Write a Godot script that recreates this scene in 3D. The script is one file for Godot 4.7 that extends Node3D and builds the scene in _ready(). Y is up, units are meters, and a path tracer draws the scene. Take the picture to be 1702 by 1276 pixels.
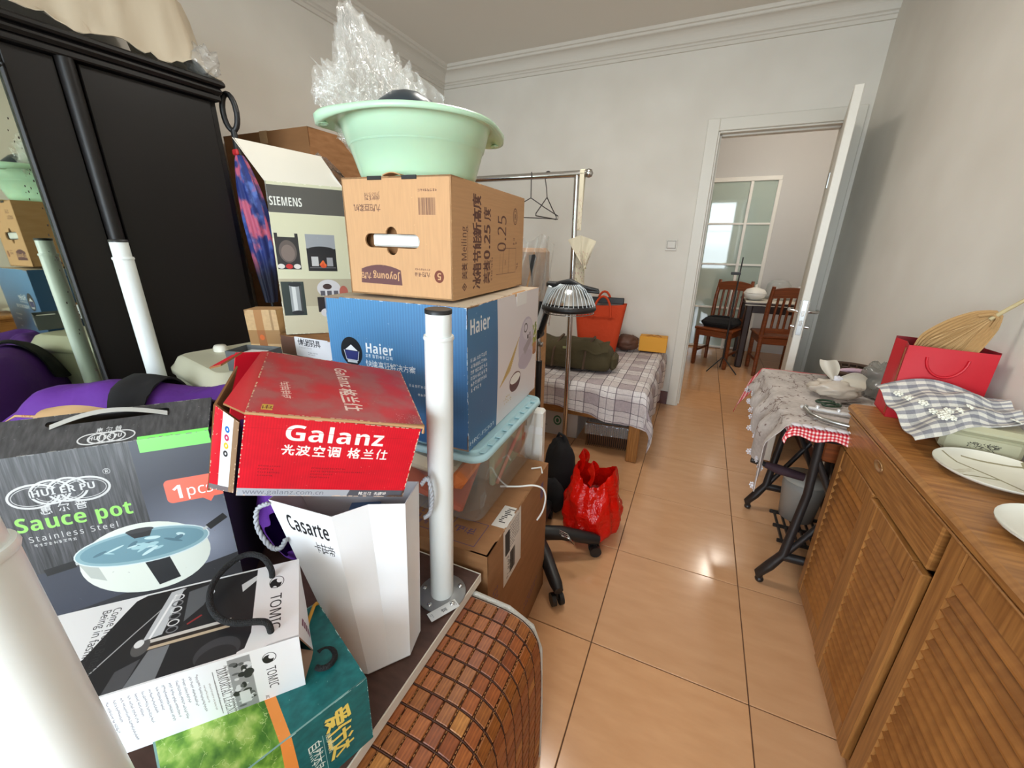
extends Node3D
# A cluttered bedroom: boxes stacked on an upturned desk, wardrobe, bed, sewing table, louvred shoe cabinet, doorway to a dining room.

var taken := {}
var M := {}
var TX := {}
var rng := RandomNumberGenerator.new()
var fonts := {}
const ROOM_H := 2.74
const BACK := -3.605
const LEFT := -2.314
const RIGHT := 0.82
const FRONT := 2.6

# ---------------------------------------------------------------- naming
func numbered(n: String) -> String:
	if not taken.has(n):
		taken[n] = 0
		return n
	taken[n] += 1
	return "%s_%03d" % [n, taken[n]]

func tag(o: Node, label: String, category: String, group := "") -> Node:
	o.set_meta("label", label)
	o.set_meta("category", category)
	if group != "":
		o.set_meta("group", group)
	return o

func thing(called: String, label: String, category: String, at := Vector3.ZERO, euler := Vector3.ZERO, group := "") -> Node3D:
	var o := Node3D.new()
	o.name = numbered(called)
	add_child(o)
	o.transform = Transform3D(Basis.from_euler(euler * PI / 180.0), at)
	tag(o, label, category, group)
	return o

func part(called: String, mesh: Mesh, mat: Variant, parent: Node, at := Vector3.ZERO, label := "") -> MeshInstance3D:
	var o := MeshInstance3D.new()
	o.name = called
	o.mesh = mesh
	if mat is Array:
		for i in mat.size():
			o.set_surface_override_material(i, mat[i])
	elif mat:
		o.material_override = mat
	o.position = at
	if label != "":
		o.set_meta("label", label)
	parent.add_child(o, true)
	return o

func struct(called: String, mesh: Mesh, mat: Variant, label: String, category: String) -> MeshInstance3D:
	var o := part(called, mesh, mat, self)
	o.set_meta("kind", "structure")
	tag(o, label, category)
	return o

# ---------------------------------------------------------------- mesh helpers
func sto() -> SurfaceTool:
	var s := SurfaceTool.new()
	s.begin(Mesh.PRIMITIVE_TRIANGLES)
	s.set_smooth_group(-1)
	return s

func done(s: SurfaceTool, into: ArrayMesh = null) -> ArrayMesh:
	s.generate_normals()
	return s.commit(into) if into else s.commit()

func v(s: SurfaceTool, p: Vector3, uv := Vector2.ZERO) -> void:
	s.set_uv(uv)
	s.add_vertex(p)

# a,b,c,d anticlockwise seen from outside: bottom left, bottom right, top right, top left
func quad(s: SurfaceTool, a: Vector3, b: Vector3, c: Vector3, d: Vector3, r := Rect2(0, 0, 1, 1)) -> void:
	var ua := Vector2(r.position.x, r.end.y)
	var ub := r.end
	var uc := Vector2(r.end.x, r.position.y)
	var ud := r.position
	v(s, a, ua); v(s, d, ud); v(s, c, uc)
	v(s, a, ua); v(s, c, uc); v(s, b, ub)

func tri(s: SurfaceTool, a: Vector3, b: Vector3, c: Vector3) -> void:
	v(s, a); v(s, c); v(s, b)

# box with chamfered edges, centre c, size z, chamfer k, placed by t
func bx(s: SurfaceTool, c: Vector3, z: Vector3, k := 0.0, t := Transform3D.IDENTITY) -> void:
	var h := z / 2.0
	k = minf(k, minf(h.x, minf(h.y, h.z)) * 0.9)
	var f := func(x: float, y: float, w: float) -> Vector3: return t * (c + Vector3(x, y, w))
	var i := h - Vector3(k, k, k)
	for sg in [-1.0, 1.0]:
		var g: float = sg
		# faces
		var fx := [f.call(g * h.x, -i.y, g * i.z), f.call(g * h.x, -i.y, -g * i.z), f.call(g * h.x, i.y, -g * i.z), f.call(g * h.x, i.y, g * i.z)]
		quad(s, fx[0], fx[1], fx[2], fx[3])
		var fz := [f.call(-g * i.x, -i.y, g * h.z), f.call(g * i.x, -i.y, g * h.z), f.call(g * i.x, i.y, g * h.z), f.call(-g * i.x, i.y, g * h.z)]
		quad(s, fz[0], fz[1], fz[2], fz[3])
		var fy := [f.call(-i.x, g * h.y, g * i.z), f.call(i.x, g * h.y, g * i.z), f.call(i.x, g * h.y, -g * i.z), f.call(-i.x, g * h.y, -g * i.z)]
		quad(s, fy[0], fy[1], fy[2], fy[3])
	if k <= 0.0:
		return
	for a in [-1.0, 1.0]:
		for b in [-1.0, 1.0]:
			var p: float = a
			var q: float = b
			var e := func(m: Vector3, n: Vector3, o: Vector3, w: Vector3) -> void:
				if p * q > 0: quad(s, m, n, o, w)
				else: quad(s, w, o, n, m)
			# along y (x=p, z=q)
			e.call(f.call(p * i.x, -i.y, q * h.z), f.call(p * h.x, -i.y, q * i.z), f.call(p * h.x, i.y, q * i.z), f.call(p * i.x, i.y, q * h.z))
			# along z (x=p, y=q)
			e.call(f.call(p * h.x, q * i.y, -i.z), f.call(p * i.x, q * h.y, -i.z), f.call(p * i.x, q * h.y, i.z), f.call(p * h.x, q * i.y, i.z))
			# along x (y=p, z=q)
			e.call(f.call(-i.x, p * h.y, q * i.z), f.call(-i.x, p * i.y, q * h.z), f.call(i.x, p * i.y, q * h.z), f.call(i.x, p * h.y, q * i.z))
			for w in [-1.0, 1.0]:
				var r: float = w
				var A: Vector3 = f.call(p * h.x, q * i.y, r * i.z)
				var B: Vector3 = f.call(p * i.x, q * h.y, r * i.z)
				var C: Vector3 = f.call(p * i.x, q * i.y, r * h.z)
				if p * q * r > 0: tri(s, A, B, C)
				else: tri(s, C, B, A)

func boxm(c: Vector3, z: Vector3, k := 0.0, t := Transform3D.IDENTITY) -> ArrayMesh:
	var s := sto()
	bx(s, c, z, k, t)
	return done(s)

func frame_at(d: Vector3) -> Basis:
	var w := d.normalized()
	var u := w.cross(Vector3.UP if absf(w.y) < 0.95 else Vector3.RIGHT).normalized()
	return Basis(u, w.cross(u), w)

# tube along points; rad is one number or one per point
func tube(s: SurfaceTool, pts: Array, rad: Variant, n := 10, caps := true, squash := 1.0) -> void:
	s.set_smooth_group(0)
	var rings := []
	var prev := Basis()
	for i in pts.size():
		var a: Vector3 = pts[maxi(i - 1, 0)]
		var b: Vector3 = pts[mini(i + 1, pts.size() - 1)]
		var fr := frame_at(b - a)
		if i > 0:
			var w := (b - a).normalized()
			var u := (prev.x - w * prev.x.dot(w)).normalized()
			fr = Basis(u, w.cross(u), w)
		prev = fr
		var r: float = rad[i] if rad is Array else rad
		var ring := []
		for k in n:
			var q := TAU * k / n
			ring.append(pts[i] + fr.x * cos(q) * r + fr.y * sin(q) * r * squash)
		rings.append(ring)
	for i in rings.size() - 1:
		for k in n:
			var k2 := (k + 1) % n
			quad(s, rings[i][k], rings[i][k2], rings[i + 1][k2], rings[i + 1][k], Rect2(float(k) / n, float(i), 1.0 / n, 1.0))
	s.set_smooth_group(-1)
	if caps:
		for k in range(1, n - 1):
			tri(s, rings[0][0], rings[0][k + 1], rings[0][k])
			var z: int = rings.size() - 1
			tri(s, rings[z][0], rings[z][k], rings[z][k + 1])

# a smooth run of points through the given ones
func smooth_path(pts: Array, per := 5) -> Array:
	var o := []
	for j in pts.size() - 1:
		var a: Vector3 = pts[j]
		for k in per:
			o.append(a.cubic_interpolate(pts[j + 1], pts[maxi(j - 1, 0)], pts[mini(j + 2, pts.size() - 1)], float(k) / per))
	o.append(pts[-1])
	return o

func tubem(pts: Array, rad: Variant, n := 10, caps := true) -> ArrayMesh:
	var s := sto()
	tube(s, pts, rad, n, caps)
	return done(s)

# profile of Vector2(radius, y) turned about y, at c
func lathe(s: SurfaceTool, prof: Array, n := 32, c := Vector3.ZERO, sx := 1.0, sz := 1.0, smooth := true) -> void:
	s.set_smooth_group(0 if smooth else -1)
	for i in prof.size() - 1:
		for k in n:
			var a := TAU * k / n
			var b := TAU * (k + 1) / n
			var p: Vector2 = prof[i]
			var q: Vector2 = prof[i + 1]
			quad(s, c + Vector3(cos(b) * p.x * sx, p.y, sin(b) * p.x * sz), c + Vector3(cos(a) * p.x * sx, p.y, sin(a) * p.x * sz),
				c + Vector3(cos(a) * q.x * sx, q.y, sin(a) * q.x * sz), c + Vector3(cos(b) * q.x * sx, q.y, sin(b) * q.x * sz))
	s.set_smooth_group(-1)

func lathem(prof: Array, n := 32, c := Vector3.ZERO, sx := 1.0, sz := 1.0) -> ArrayMesh:
	var s := sto()
	lathe(s, prof, n, c, sx, sz)
	return done(s)

# grid surface: f.call(u, v) gives a point; v runs down
func sheet(s: SurfaceTool, f: Callable, nu: int, nv: int, smooth := true, r := Rect2(0, 0, 1, 1)) -> void:
	s.set_smooth_group(0 if smooth else -1)
	var g := []
	for j in nv + 1:
		var row := []
		for i in nu + 1:
			row.append(f.call(float(i) / nu, float(j) / nv))
		g.append(row)
	for j in nv:
		for i in nu:
			var uv := Rect2(r.position + Vector2(float(i) / nu, float(j) / nv) * r.size, Vector2(r.size.x / nu, r.size.y / nv))
			quad(s, g[j + 1][i], g[j + 1][i + 1], g[j][i + 1], g[j][i], uv)
	s.set_smooth_group(-1)

# cloth or paper: the sheet f with a thickness, closed at the rim
func cloth(s: SurfaceTool, f: Callable, nu: int, nv: int, th: float) -> void:
	var e := 0.002
	var nrm := func(a: float, b: float) -> Vector3:
		var dx: Vector3 = f.call(minf(a + e, 1), b) - f.call(maxf(a - e, 0), b)
		var dy: Vector3 = f.call(a, minf(b + e, 1)) - f.call(a, maxf(b - e, 0))
		return dy.cross(dx).normalized()
	sheet(s, f, nu, nv)
	var back := func(a: float, b: float) -> Vector3: return f.call(1 - a, b) - nrm.call(1 - a, b) * th
	sheet(s, back, nu, nv, true, Rect2(1, 0, -1, 1))
	for side in 4:
		var n := nu if side % 2 == 0 else nv
		for i in n:
			var t0 := float(i) / n
			var t1 := float(i + 1) / n
			var A := Vector2(t0, 0)
			var B := Vector2(t1, 0)
			if side == 1: A = Vector2(1, t0); B = Vector2(1, t1)
			if side == 2: A = Vector2(1 - t0, 1); B = Vector2(1 - t1, 1)
			if side == 3: A = Vector2(0, 1 - t0); B = Vector2(0, 1 - t1)
			var pa: Vector3 = f.call(A.x, A.y)
			var pb: Vector3 = f.call(B.x, B.y)
			quad(s, pb, pa, pa - nrm.call(A.x, A.y) * th, pb - nrm.call(B.x, B.y) * th, Rect2(A.x, A.y, 0.001, 0.001))

func clothm(f: Callable, nu: int, nv: int, th: float) -> ArrayMesh:
	var s := sto()
	cloth(s, f, nu, nv, th)
	return done(s)

# flat outline (x, y) pulled to depth along z, from z0 to z1
func prism(s: SurfaceTool, pts: PackedVector2Array, z0: float, z1: float, t := Transform3D.IDENTITY) -> void:
	if not Geometry2D.is_polygon_clockwise(pts):
		pass
	else:
		pts = pts.duplicate()
		pts.reverse()
	# now anticlockwise with y up
	var ix := Geometry2D.triangulate_polygon(pts)
	for i in range(0, ix.size(), 3):
		var a := pts[ix[i]]
		var b := pts[ix[i + 1]]
		var c := pts[ix[i + 2]]
		if (b - a).cross(c - a) < 0:
			var w := b
			b = c
			c = w
		tri(s, t * Vector3(a.x, a.y, z1), t * Vector3(b.x, b.y, z1), t * Vector3(c.x, c.y, z1))
		tri(s, t * Vector3(c.x, c.y, z0), t * Vector3(b.x, b.y, z0), t * Vector3(a.x, a.y, z0))
	for i in pts.size():
		var a := pts[i]
		var b := pts[(i + 1) % pts.size()]
		quad(s, t * Vector3(a.x, a.y, z0), t * Vector3(b.x, b.y, z0), t * Vector3(b.x, b.y, z1), t * Vector3(a.x, a.y, z1))

func prismm(pts: PackedVector2Array, z0: float, z1: float, t := Transform3D.IDENTITY) -> ArrayMesh:
	var s := sto()
	prism(s, pts, z0, z1, t)
	return done(s)

var wob := FastNoiseLite.new()

# a board or paper panel: corners a,b,c,d as in quad(); printed outside, plain inside and on its edges
func panel(parent: Node, called: String, q: Array, th: float, front: Material, board: Material, bulge := 0.0, rough := 0.001, n := 8, label := "") -> MeshInstance3D:
	var a: Vector3 = q[0]
	var b: Vector3 = q[1]
	var c: Vector3 = q[2]
	var d: Vector3 = q[3]
	var nn := (b - a).cross(d - a).normalized()
	var key := a * 37.0
	var f := func(u: float, w: float) -> Vector3:
		var p := d.lerp(c, u).lerp(a.lerp(b, u), w)
		var e := 16.0 * u * (1 - u) * w * (1 - w)
		return p + nn * (bulge * e + rough * minf(1.0, e * 4.0) * wob.get_noise_3dv(p * 60.0 + key))
	var g := func(u: float, w: float) -> Vector3: return f.call(1 - u, w) - nn * th
	var s := sto()
	sheet(s, f, n, n)
	var m := done(s)
	s = sto()
	sheet(s, g, n, n)
	var r := [a, b, c, d]
	for i in 4:
		var p: Vector3 = r[i]
		var o: Vector3 = r[(i + 1) % 4]
		quad(s, p - nn * th, o - nn * th, o, p)
	done(s, m)
	return part(called, m, [front, board], parent, Vector3.ZERO, label)

# a closed carton, base centre at the parent's origin; mats by face: front, back, right, left, top, bottom
func carton(parent: Node, z: Vector3, mats: Dictionary, board: Material, th := 0.004, bulge := 0.003, skip := []) -> void:
	var x := z.x / 2
	var y := z.y
	var w := z.z / 2
	var F := {
		"front": [Vector3(-x, 0, w), Vector3(x, 0, w), Vector3(x, y, w), Vector3(-x, y, w)],
		"right": [Vector3(x, 0, w), Vector3(x, 0, -w), Vector3(x, y, -w), Vector3(x, y, w)],
		"back": [Vector3(x, 0, -w), Vector3(-x, 0, -w), Vector3(-x, y, -w), Vector3(x, y, -w)],
		"left": [Vector3(-x, 0, -w), Vector3(-x, 0, w), Vector3(-x, y, w), Vector3(-x, y, -w)],
		"top": [Vector3(-x, y, w), Vector3(x, y, w), Vector3(x, y, -w), Vector3(-x, y, -w)],
		"bottom": [Vector3(-x, 0, -w), Vector3(x, 0, -w), Vector3(x, 0, w), Vector3(-x, 0, w)]}
	var names := {"front": "front_panel", "back": "back_panel", "right": "side_panel", "left": "side_panel", "top": "top_panel", "bottom": "bottom_panel"}
	for k in F:
		if k in skip:
			continue
		panel(parent, names[k], F[k], th, mats.get(k, mats.get("all", board)), board, bulge if k not in ["bottom", "top"] else 0.0)

# ---------------------------------------------------------------- printing
const CJK := {
	"光": "8187 4265 c2a5 18f8 686b3f a8adcfefec", "波": "1233 0637 0f3a 53e3d6 535a3f a1a8 58d8 d89d5f 79bdff", "空": "8082 2326 23e3d6 6447 a4d7 3ada 8a8f 1fff",
	"调": "1032 05353e5c 616b4f 61f1fede a3a7 85d5 77e7 8adade8e8a", "格": "0565 303f 360c 3669 a075 93e36b 85eb 8bdbdf8f8b", "兰": "4164 c1a4 26e6 4aca 0fff",
	"仕": "5028 363f 75f5 b1bf 7fff", "惠": "23e3 8089 35d5d93935 37d7 1b2e 4a4fbfbd 7a9c dbee", "尔": "6026 54f4d7 888f6e 4a2d caee",
	"普": "4162 c1a2 23e3 6367 a3a7 3558 d5b8 17f7 39d9df3f39 3cdc", "卡": "8087 84e4 17f7 878f 8adc", "萨": "13f3 4045 b0b5 272f 27573a5d3e a6a8 78f8 8a9b d9cb 7cfc 7c5f",
	"帝": "8082 13e3 5366 b3a6 1719 17f7f9 3b3e 3bdbdebe 888f", "爱": "e021 3244 8284 d2b4 1518 15f5e8 28d8 752f 5bcb cb5f 6bef", "达": "74f4 b0b46c b4fc 2042 05353c1f 3cff",
	"自": "8062 33d3df3f33 37d7 3bdb", "然": "5027 43830b 3557 94f4 c0c48b c4fb e1f2 0d0f 4d5f 9daf dcff", "本": "14f4 808f 841c 84fc 5cbc", "色": "6025 53c3a6 36e6ea 363eefed 3aea 868a",
	"快": "202f 0408 4257 84e4e9 69f9 b0b96f b9ff", "速": "1032 05252c0f 2cff 53e3 a0ae 55e5e95955 a95d a9ed", "烹": "8082 13f3 45c5c84845 2ada8c 0cfc 2e1f 6e6f aeaf dcff",
	"饪": "3015 2363 353e6b e172 b2bf 68f8 7fff", "解": "3006 2464 242b0f 24646f4f 2868 2b6b 4448 82e2e5c5 b287 b8bf 8bfb", "决": "1133 1e39 64e4e9 59f9 a0a95f a9ff",
	"方": "7082 14f4 74682f 68d8cfaf", "案": "8082 1315 13f3e5 16f6 7438d9 b42a 8b8f 0bfb 8b2f 8bef", "九": "14b4bdcfefec 70742f", "阳": "212f 21613665 82e2ef8f82 88e8",
	"豆": "12f2 35d5da3a35 3c4e cbae 0fff", "浆": "1133 0837 505a 9064 82e26a 9475 8a8f6e 1b6b2f eb9c 9cff", "机": "0464 303f 340b 3469 92986f 92d2defffc",
	"冰": "1133 0e38 a0af8e 56866e e4b8 b8ff", "箱": "3004 2262 9074 82e2 0868 353f 380d 386b 85e5ef8f85 88e8 8beb", "节": "13f3 4046 b0b6 28d8ddbd 787f",
	"能": "4014 1464 262f 26666f 2969 2c6c 9096f6f4 e193 989ffffc e99b", "新": "3043 1262 2436 6456 0777 0a7a 474f 3c1e 5c7e e081 81886f 86f6 c6cf", "高": "8082 13f3 55b5b85855 2a2f 2adadfcf 6cacae6e6c",
	"度": "8082 22f2 222b0f 55f5 7478b8b4 6ada 5fda 7aef", "美": "4163 c1a3 13f3 26d6 8389 19f9 0cfc 8c1f 8cff", "菱": "13f3 5055 b0b5 46c6 8488 18f8 682b a9ec 5cbc bc2f 6cff",
	"博": "0666 303f 73f3 a0a9 85e5e98985 87e7 6bfb dacf 8d9e", "堡": "3016 252a 71e1e57571 77f7 a5aa 3bdb 8a8f 1fff", "厨": "11f1 11190f 4484 57878b5b57 4f9d c4f4 e2efcf a7b9", "具": "41c1cb4b41 44c4 47c7 0bfb 5d2f acdf",
	"系": "d032 7246b5 95589c 888e6e 5b2e bbde", "列": "0282 4215 3484 842f 3668 b1bb f0ffdf", "清": "1133 0636 0e3a 63f3 a0a6 66e6? 57f7", "茶": "13f3 5055 b0b5 8519 85f9 4ada 898f 5c3e bcde"}

class Canvas:
	var im: Image
	var w: int
	var h: int
	var xf := Transform2D.IDENTITY
	var host: Node
	var r := RandomNumberGenerator.new()
	func _init(owner_node: Node, ww: int, hh: int, bg: Color) -> void:
		host = owner_node
		w = ww
		h = hh
		r.seed = ww * 31 + hh
		im = Image.create(w, h, false, Image.FORMAT_RGB8)
		im.fill(bg)
	func fillp(contours: Array, c: Color) -> void:
		var es := []
		var y0 := 1e9
		var y1 := -1e9
		for ct in contours:
			var n: int = ct.size()
			for i in n:
				var a: Vector2 = xf * (ct[i] as Vector2)
				var b: Vector2 = xf * (ct[(i + 1) % n] as Vector2)
				y0 = minf(y0, a.y)
				y1 = maxf(y1, a.y)
				if absf(a.y - b.y) > 1e-6:
					es.append([a, b, 1] if a.y < b.y else [b, a, -1])
		for y in range(maxi(0, int(floor(y0))), mini(h - 1, int(ceil(y1))) + 1):
			var yc := y + 0.5
			var xs := []
			for e in es:
				var a: Vector2 = e[0]
				var b: Vector2 = e[1]
				if a.y <= yc and b.y > yc:
					xs.append([a.x + (b.x - a.x) * (yc - a.y) / (b.y - a.y), e[2]])
			if xs.is_empty():
				continue
			xs.sort_custom(func(p, q): return p[0] < q[0])
			var wn := 0
			for i in xs.size() - 1:
				wn += xs[i][1]
				if wn != 0:
					var xa := maxi(0, int(round(xs[i][0])))
					var xb := mini(w, int(round(xs[i + 1][0])))
					if xb > xa:
						im.fill_rect(Rect2i(xa, y, xb - xa, 1), c)
	func poly(pts: Array, c: Color) -> void:
		fillp([pts], c)
	func rect(x: float, y: float, ww: float, hh: float, c: Color) -> void:
		fillp([[Vector2(x, y), Vector2(x + ww, y), Vector2(x + ww, y + hh), Vector2(x, y + hh)]], c)
	func rrect(x: float, y: float, ww: float, hh: float, q: float, c: Color) -> void:
		var p := []
		for k in 4:
			var cx := x + (ww - q if k in [0, 3] else q)
			var cy := y + (hh - q if k in [0, 1] else q)
			for i in 7:
				var a := PI / 2 * (k + i / 6.0)
				p.append(Vector2(cx + cos(a) * q, cy + sin(a) * q))
		fillp([p], c)
	func oval(cx: float, cy: float, rx: float, ry: float, c: Color, rot := 0.0) -> void:
		var p := []
		for i in 40:
			p.append(Vector2(cx, cy) + Vector2(cos(TAU * i / 40) * rx, sin(TAU * i / 40) * ry).rotated(rot))
		fillp([p], c)
	func ring(cx: float, cy: float, rx: float, ry: float, t: float, c: Color, rot := 0.0) -> void:
		var p := []
		for i in 41:
			p.append(Vector2(cx, cy) + Vector2(cos(TAU * i / 40) * rx, sin(TAU * i / 40) * ry).rotated(rot))
		line(p, t, c)
	func line(p: Array, t: float, c: Color) -> void:
		for i in p.size() - 1:
			var a: Vector2 = p[i]
			var b: Vector2 = p[i + 1]
			if a.is_equal_approx(b):
				continue
			var d := (b - a).normalized() * t / 2
			var n := d.orthogonal()
			fillp([[a - d * 0.6 + n, b + d * 0.6 + n, b + d * 0.6 - n, a - d * 0.6 - n]], c)
	func text(s: String, x: float, y: float, size: float, c: Color, face := "sans", weight := 400, sx := 1.0, gap := 0.0) -> float:
		var f: Font = host.font(face, weight)
		var ts := TextServerManager.get_primary_interface()
		var rid: RID = f.get_rids()[0]
		for ch in s:
			var gi := ts.font_get_glyph_index(rid, 64, ch.unicode_at(0), 0)
			var g: Dictionary = ts.font_get_glyph_contours(rid, 64, gi)
			if g.has("points"):
				var st := 0
				var cs := []
				for e in g.contours:
					var p := []
					for i in range(st, e + 1):
						p.append(Vector2(x + g.points[i].x * size / 64 * sx, y + g.points[i].y * size / 64))
					st = e + 1
					cs.append(p)
				fillp(cs, c)
			x += ts.font_get_glyph_advance(rid, 64, gi).x * size / 64 * sx + gap
		return x
	func cjk(s: String, x: float, y: float, size: float, c: Color, t := 0.11, gap := 0.12, sx := 1.0) -> float:
		for ch in s:
			if ch == " ":
				x += size * 0.5
				continue
			var def: String = host.CJK.get(ch, "")
			if def == "":
				def = host.faux(r)
			for st in def.split(" "):
				var p := []
				for i in range(0, st.length() - 1, 2):
					p.append(Vector2(x + st.substr(i, 1).hex_to_int() / 15.0 * size * sx, y + st.substr(i + 1, 1).hex_to_int() / 15.0 * size))
				if p.size() > 1:
					line(p, t * size, c)
			x += size * (sx + gap)
		return x
	# lines of print too small to read
	func small(x: float, y: float, ww: float, rows: int, pitch: float, c: Color, latin := false) -> void:
		for j in rows:
			var e := x + ww * (1.0 if j < rows - 1 else r.randf_range(0.4, 0.9))
			var q := x
			var hh := pitch * 0.62
			while q < e - hh:
				if latin:
					var n := r.randf_range(1.0, 4.5) * hh
					var k := q
					while k < minf(q + n, e):
						rect(k, y + j * pitch + hh * 0.3 * r.randi_range(0, 1), hh * 0.22, hh * r.randf_range(0.5, 0.8), c)
						rect(k, y + j * pitch + hh * r.randf_range(0.2, 0.7), hh * 0.5, hh * 0.2, c)
						k += hh * 0.62
					q += n + hh * 0.6
				else:
					for z in 4:
						if r.randf() < 0.5: rect(q, y + j * pitch + hh * z / 4.0, hh * r.randf_range(0.5, 1), hh * 0.13, c)
						else: rect(q + hh * r.randf_range(0, 0.8), y + j * pitch, hh * 0.14, hh, c)
					q += hh * 1.2
	func bars(x: float, y: float, ww: float, hh: float, c: Color) -> void:
		var q := x
		while q < x + ww:
			var t := r.randf_range(0.008, 0.03) * ww
			rect(q, y, t, hh, c)
			q += t + r.randf_range(0.01, 0.035) * ww
	func grad(x0: int, y0: int, ww: int, hh: int, f: Callable) -> void:
		for y in range(maxi(y0, 0), mini(y0 + hh, h)):
			for x in range(maxi(x0, 0), mini(x0 + ww, w)):
				var c: Variant = f.call(float(x - x0) / ww, float(y - y0) / hh)
				if c != null:
					im.set_pixel(x, y, c)
	# pale worn edges and scuffs of a handled carton
	func wear(c: Color, amount: int, edge := 6.0) -> void:
		for k in amount:
			var a := r.randi_range(0, 3)
			var t := r.randf()
			var l := r.randf_range(0.005, 0.03)
			var d := r.randf_range(0.3, 1.0) * edge
			if a == 0: rect(t * w, 0, l * w, d, c)
			elif a == 1: rect(t * w, h - d, l * w, d, c)
			elif a == 2: rect(0, t * h, d, l * h, c)
			else: rect(w - d, t * h, d, l * h, c)
		for k in amount / 3:
			var p := Vector2(r.randf() * w, r.randf() * h)
			line([p, p + Vector2(r.randf_range(-1, 1), r.randf_range(-1, 1)) * 14.0], r.randf_range(1, 3), c)
	func out(half := true) -> ImageTexture:
		if half:
			im.resize(w / 2, h / 2, Image.INTERPOLATE_BILINEAR)
		return ImageTexture.create_from_image(im)

func faux(r: RandomNumberGenerator) -> String:
	var o := []
	for k in 6:
		if k % 2: o.append("%x%x%x%x" % [r.randi_range(0, 5), k * 2 + 2, r.randi_range(9, 15), k * 2 + 2])
		else: o.append("%x%x%x%x" % [k * 3, r.randi_range(0, 5), k * 3, r.randi_range(9, 15)])
	return " ".join(o)

func font(face: String, weight: int) -> Font:
	var key := face + str(weight)
	if not fonts.has(key):
		var f := SystemFont.new()
		f.font_names = PackedStringArray(["Droid Serif" if face == "serif" else "Droid Sans"])
		f.font_weight = weight
		fonts[key] = f
	return fonts[key]

# ---------------------------------------------------------------- materials
func col(r: float, g: float, b: float) -> Color:   # sRGB 0..255
	return Color(r / 255.0, g / 255.0, b / 255.0)

func mat(called: String, c: Color, rough := 0.7, metal := 0.0, spec := 0.5) -> StandardMaterial3D:
	var m := StandardMaterial3D.new()
	m.resource_name = called
	m.albedo_color = c
	m.roughness = rough
	m.metallic = metal
	m.metallic_specular = spec
	m.cull_mode = BaseMaterial3D.CULL_DISABLED
	M[called] = m
	return m

func printed(called: String, t: Texture2D, rough := 0.5, spec := 0.4) -> StandardMaterial3D:
	var m := mat(called, Color.WHITE, rough, 0.0, spec)
	m.albedo_texture = t
	m.texture_repeat = false
	return m

# grain: a noise picture laid on by triplanar mapping, in metres per repeat
func grain(m: StandardMaterial3D, t: Texture2D, rep: Vector3, world := false) -> StandardMaterial3D:
	m.albedo_texture = t
	m.uv1_triplanar = true
	m.uv1_world_triplanar = world
	m.uv1_scale = Vector3(1 / rep.x, 1 / rep.y, 1 / rep.z)
	return m

func relief(m: StandardMaterial3D, t: Texture2D, cm: float) -> StandardMaterial3D:
	m.heightmap_enabled = true
	m.heightmap_texture = t
	m.heightmap_scale = cm
	return m

func noise_tex(sd: int, freq: float, lo: Color, hi: Color, n := 256, oct := 4, sx := 1.0, sy := 1.0, kind := FastNoiseLite.TYPE_SIMPLEX_SMOOTH, power := 1.0) -> ImageTexture:
	# seamless by laying the noise on two circles
	var f := FastNoiseLite.new()
	f.seed = sd
	f.noise_type = kind
	f.frequency = freq
	f.fractal_octaves = oct
	var a := f.get_seamless_image(maxi(8, int(n / sx)), maxi(8, int(n / sy)), false, false, 0.2)
	a.resize(n, n, Image.INTERPOLATE_CUBIC)
	var im := Image.create(n, n, false, Image.FORMAT_RGB8)
	for y in n:
		for x in n:
			im.set_pixel(x, y, lo.lerp(hi, pow(clampf(a.get_pixel(x, y).r, 0, 1), power)))
	return ImageTexture.create_from_image(im)

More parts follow.
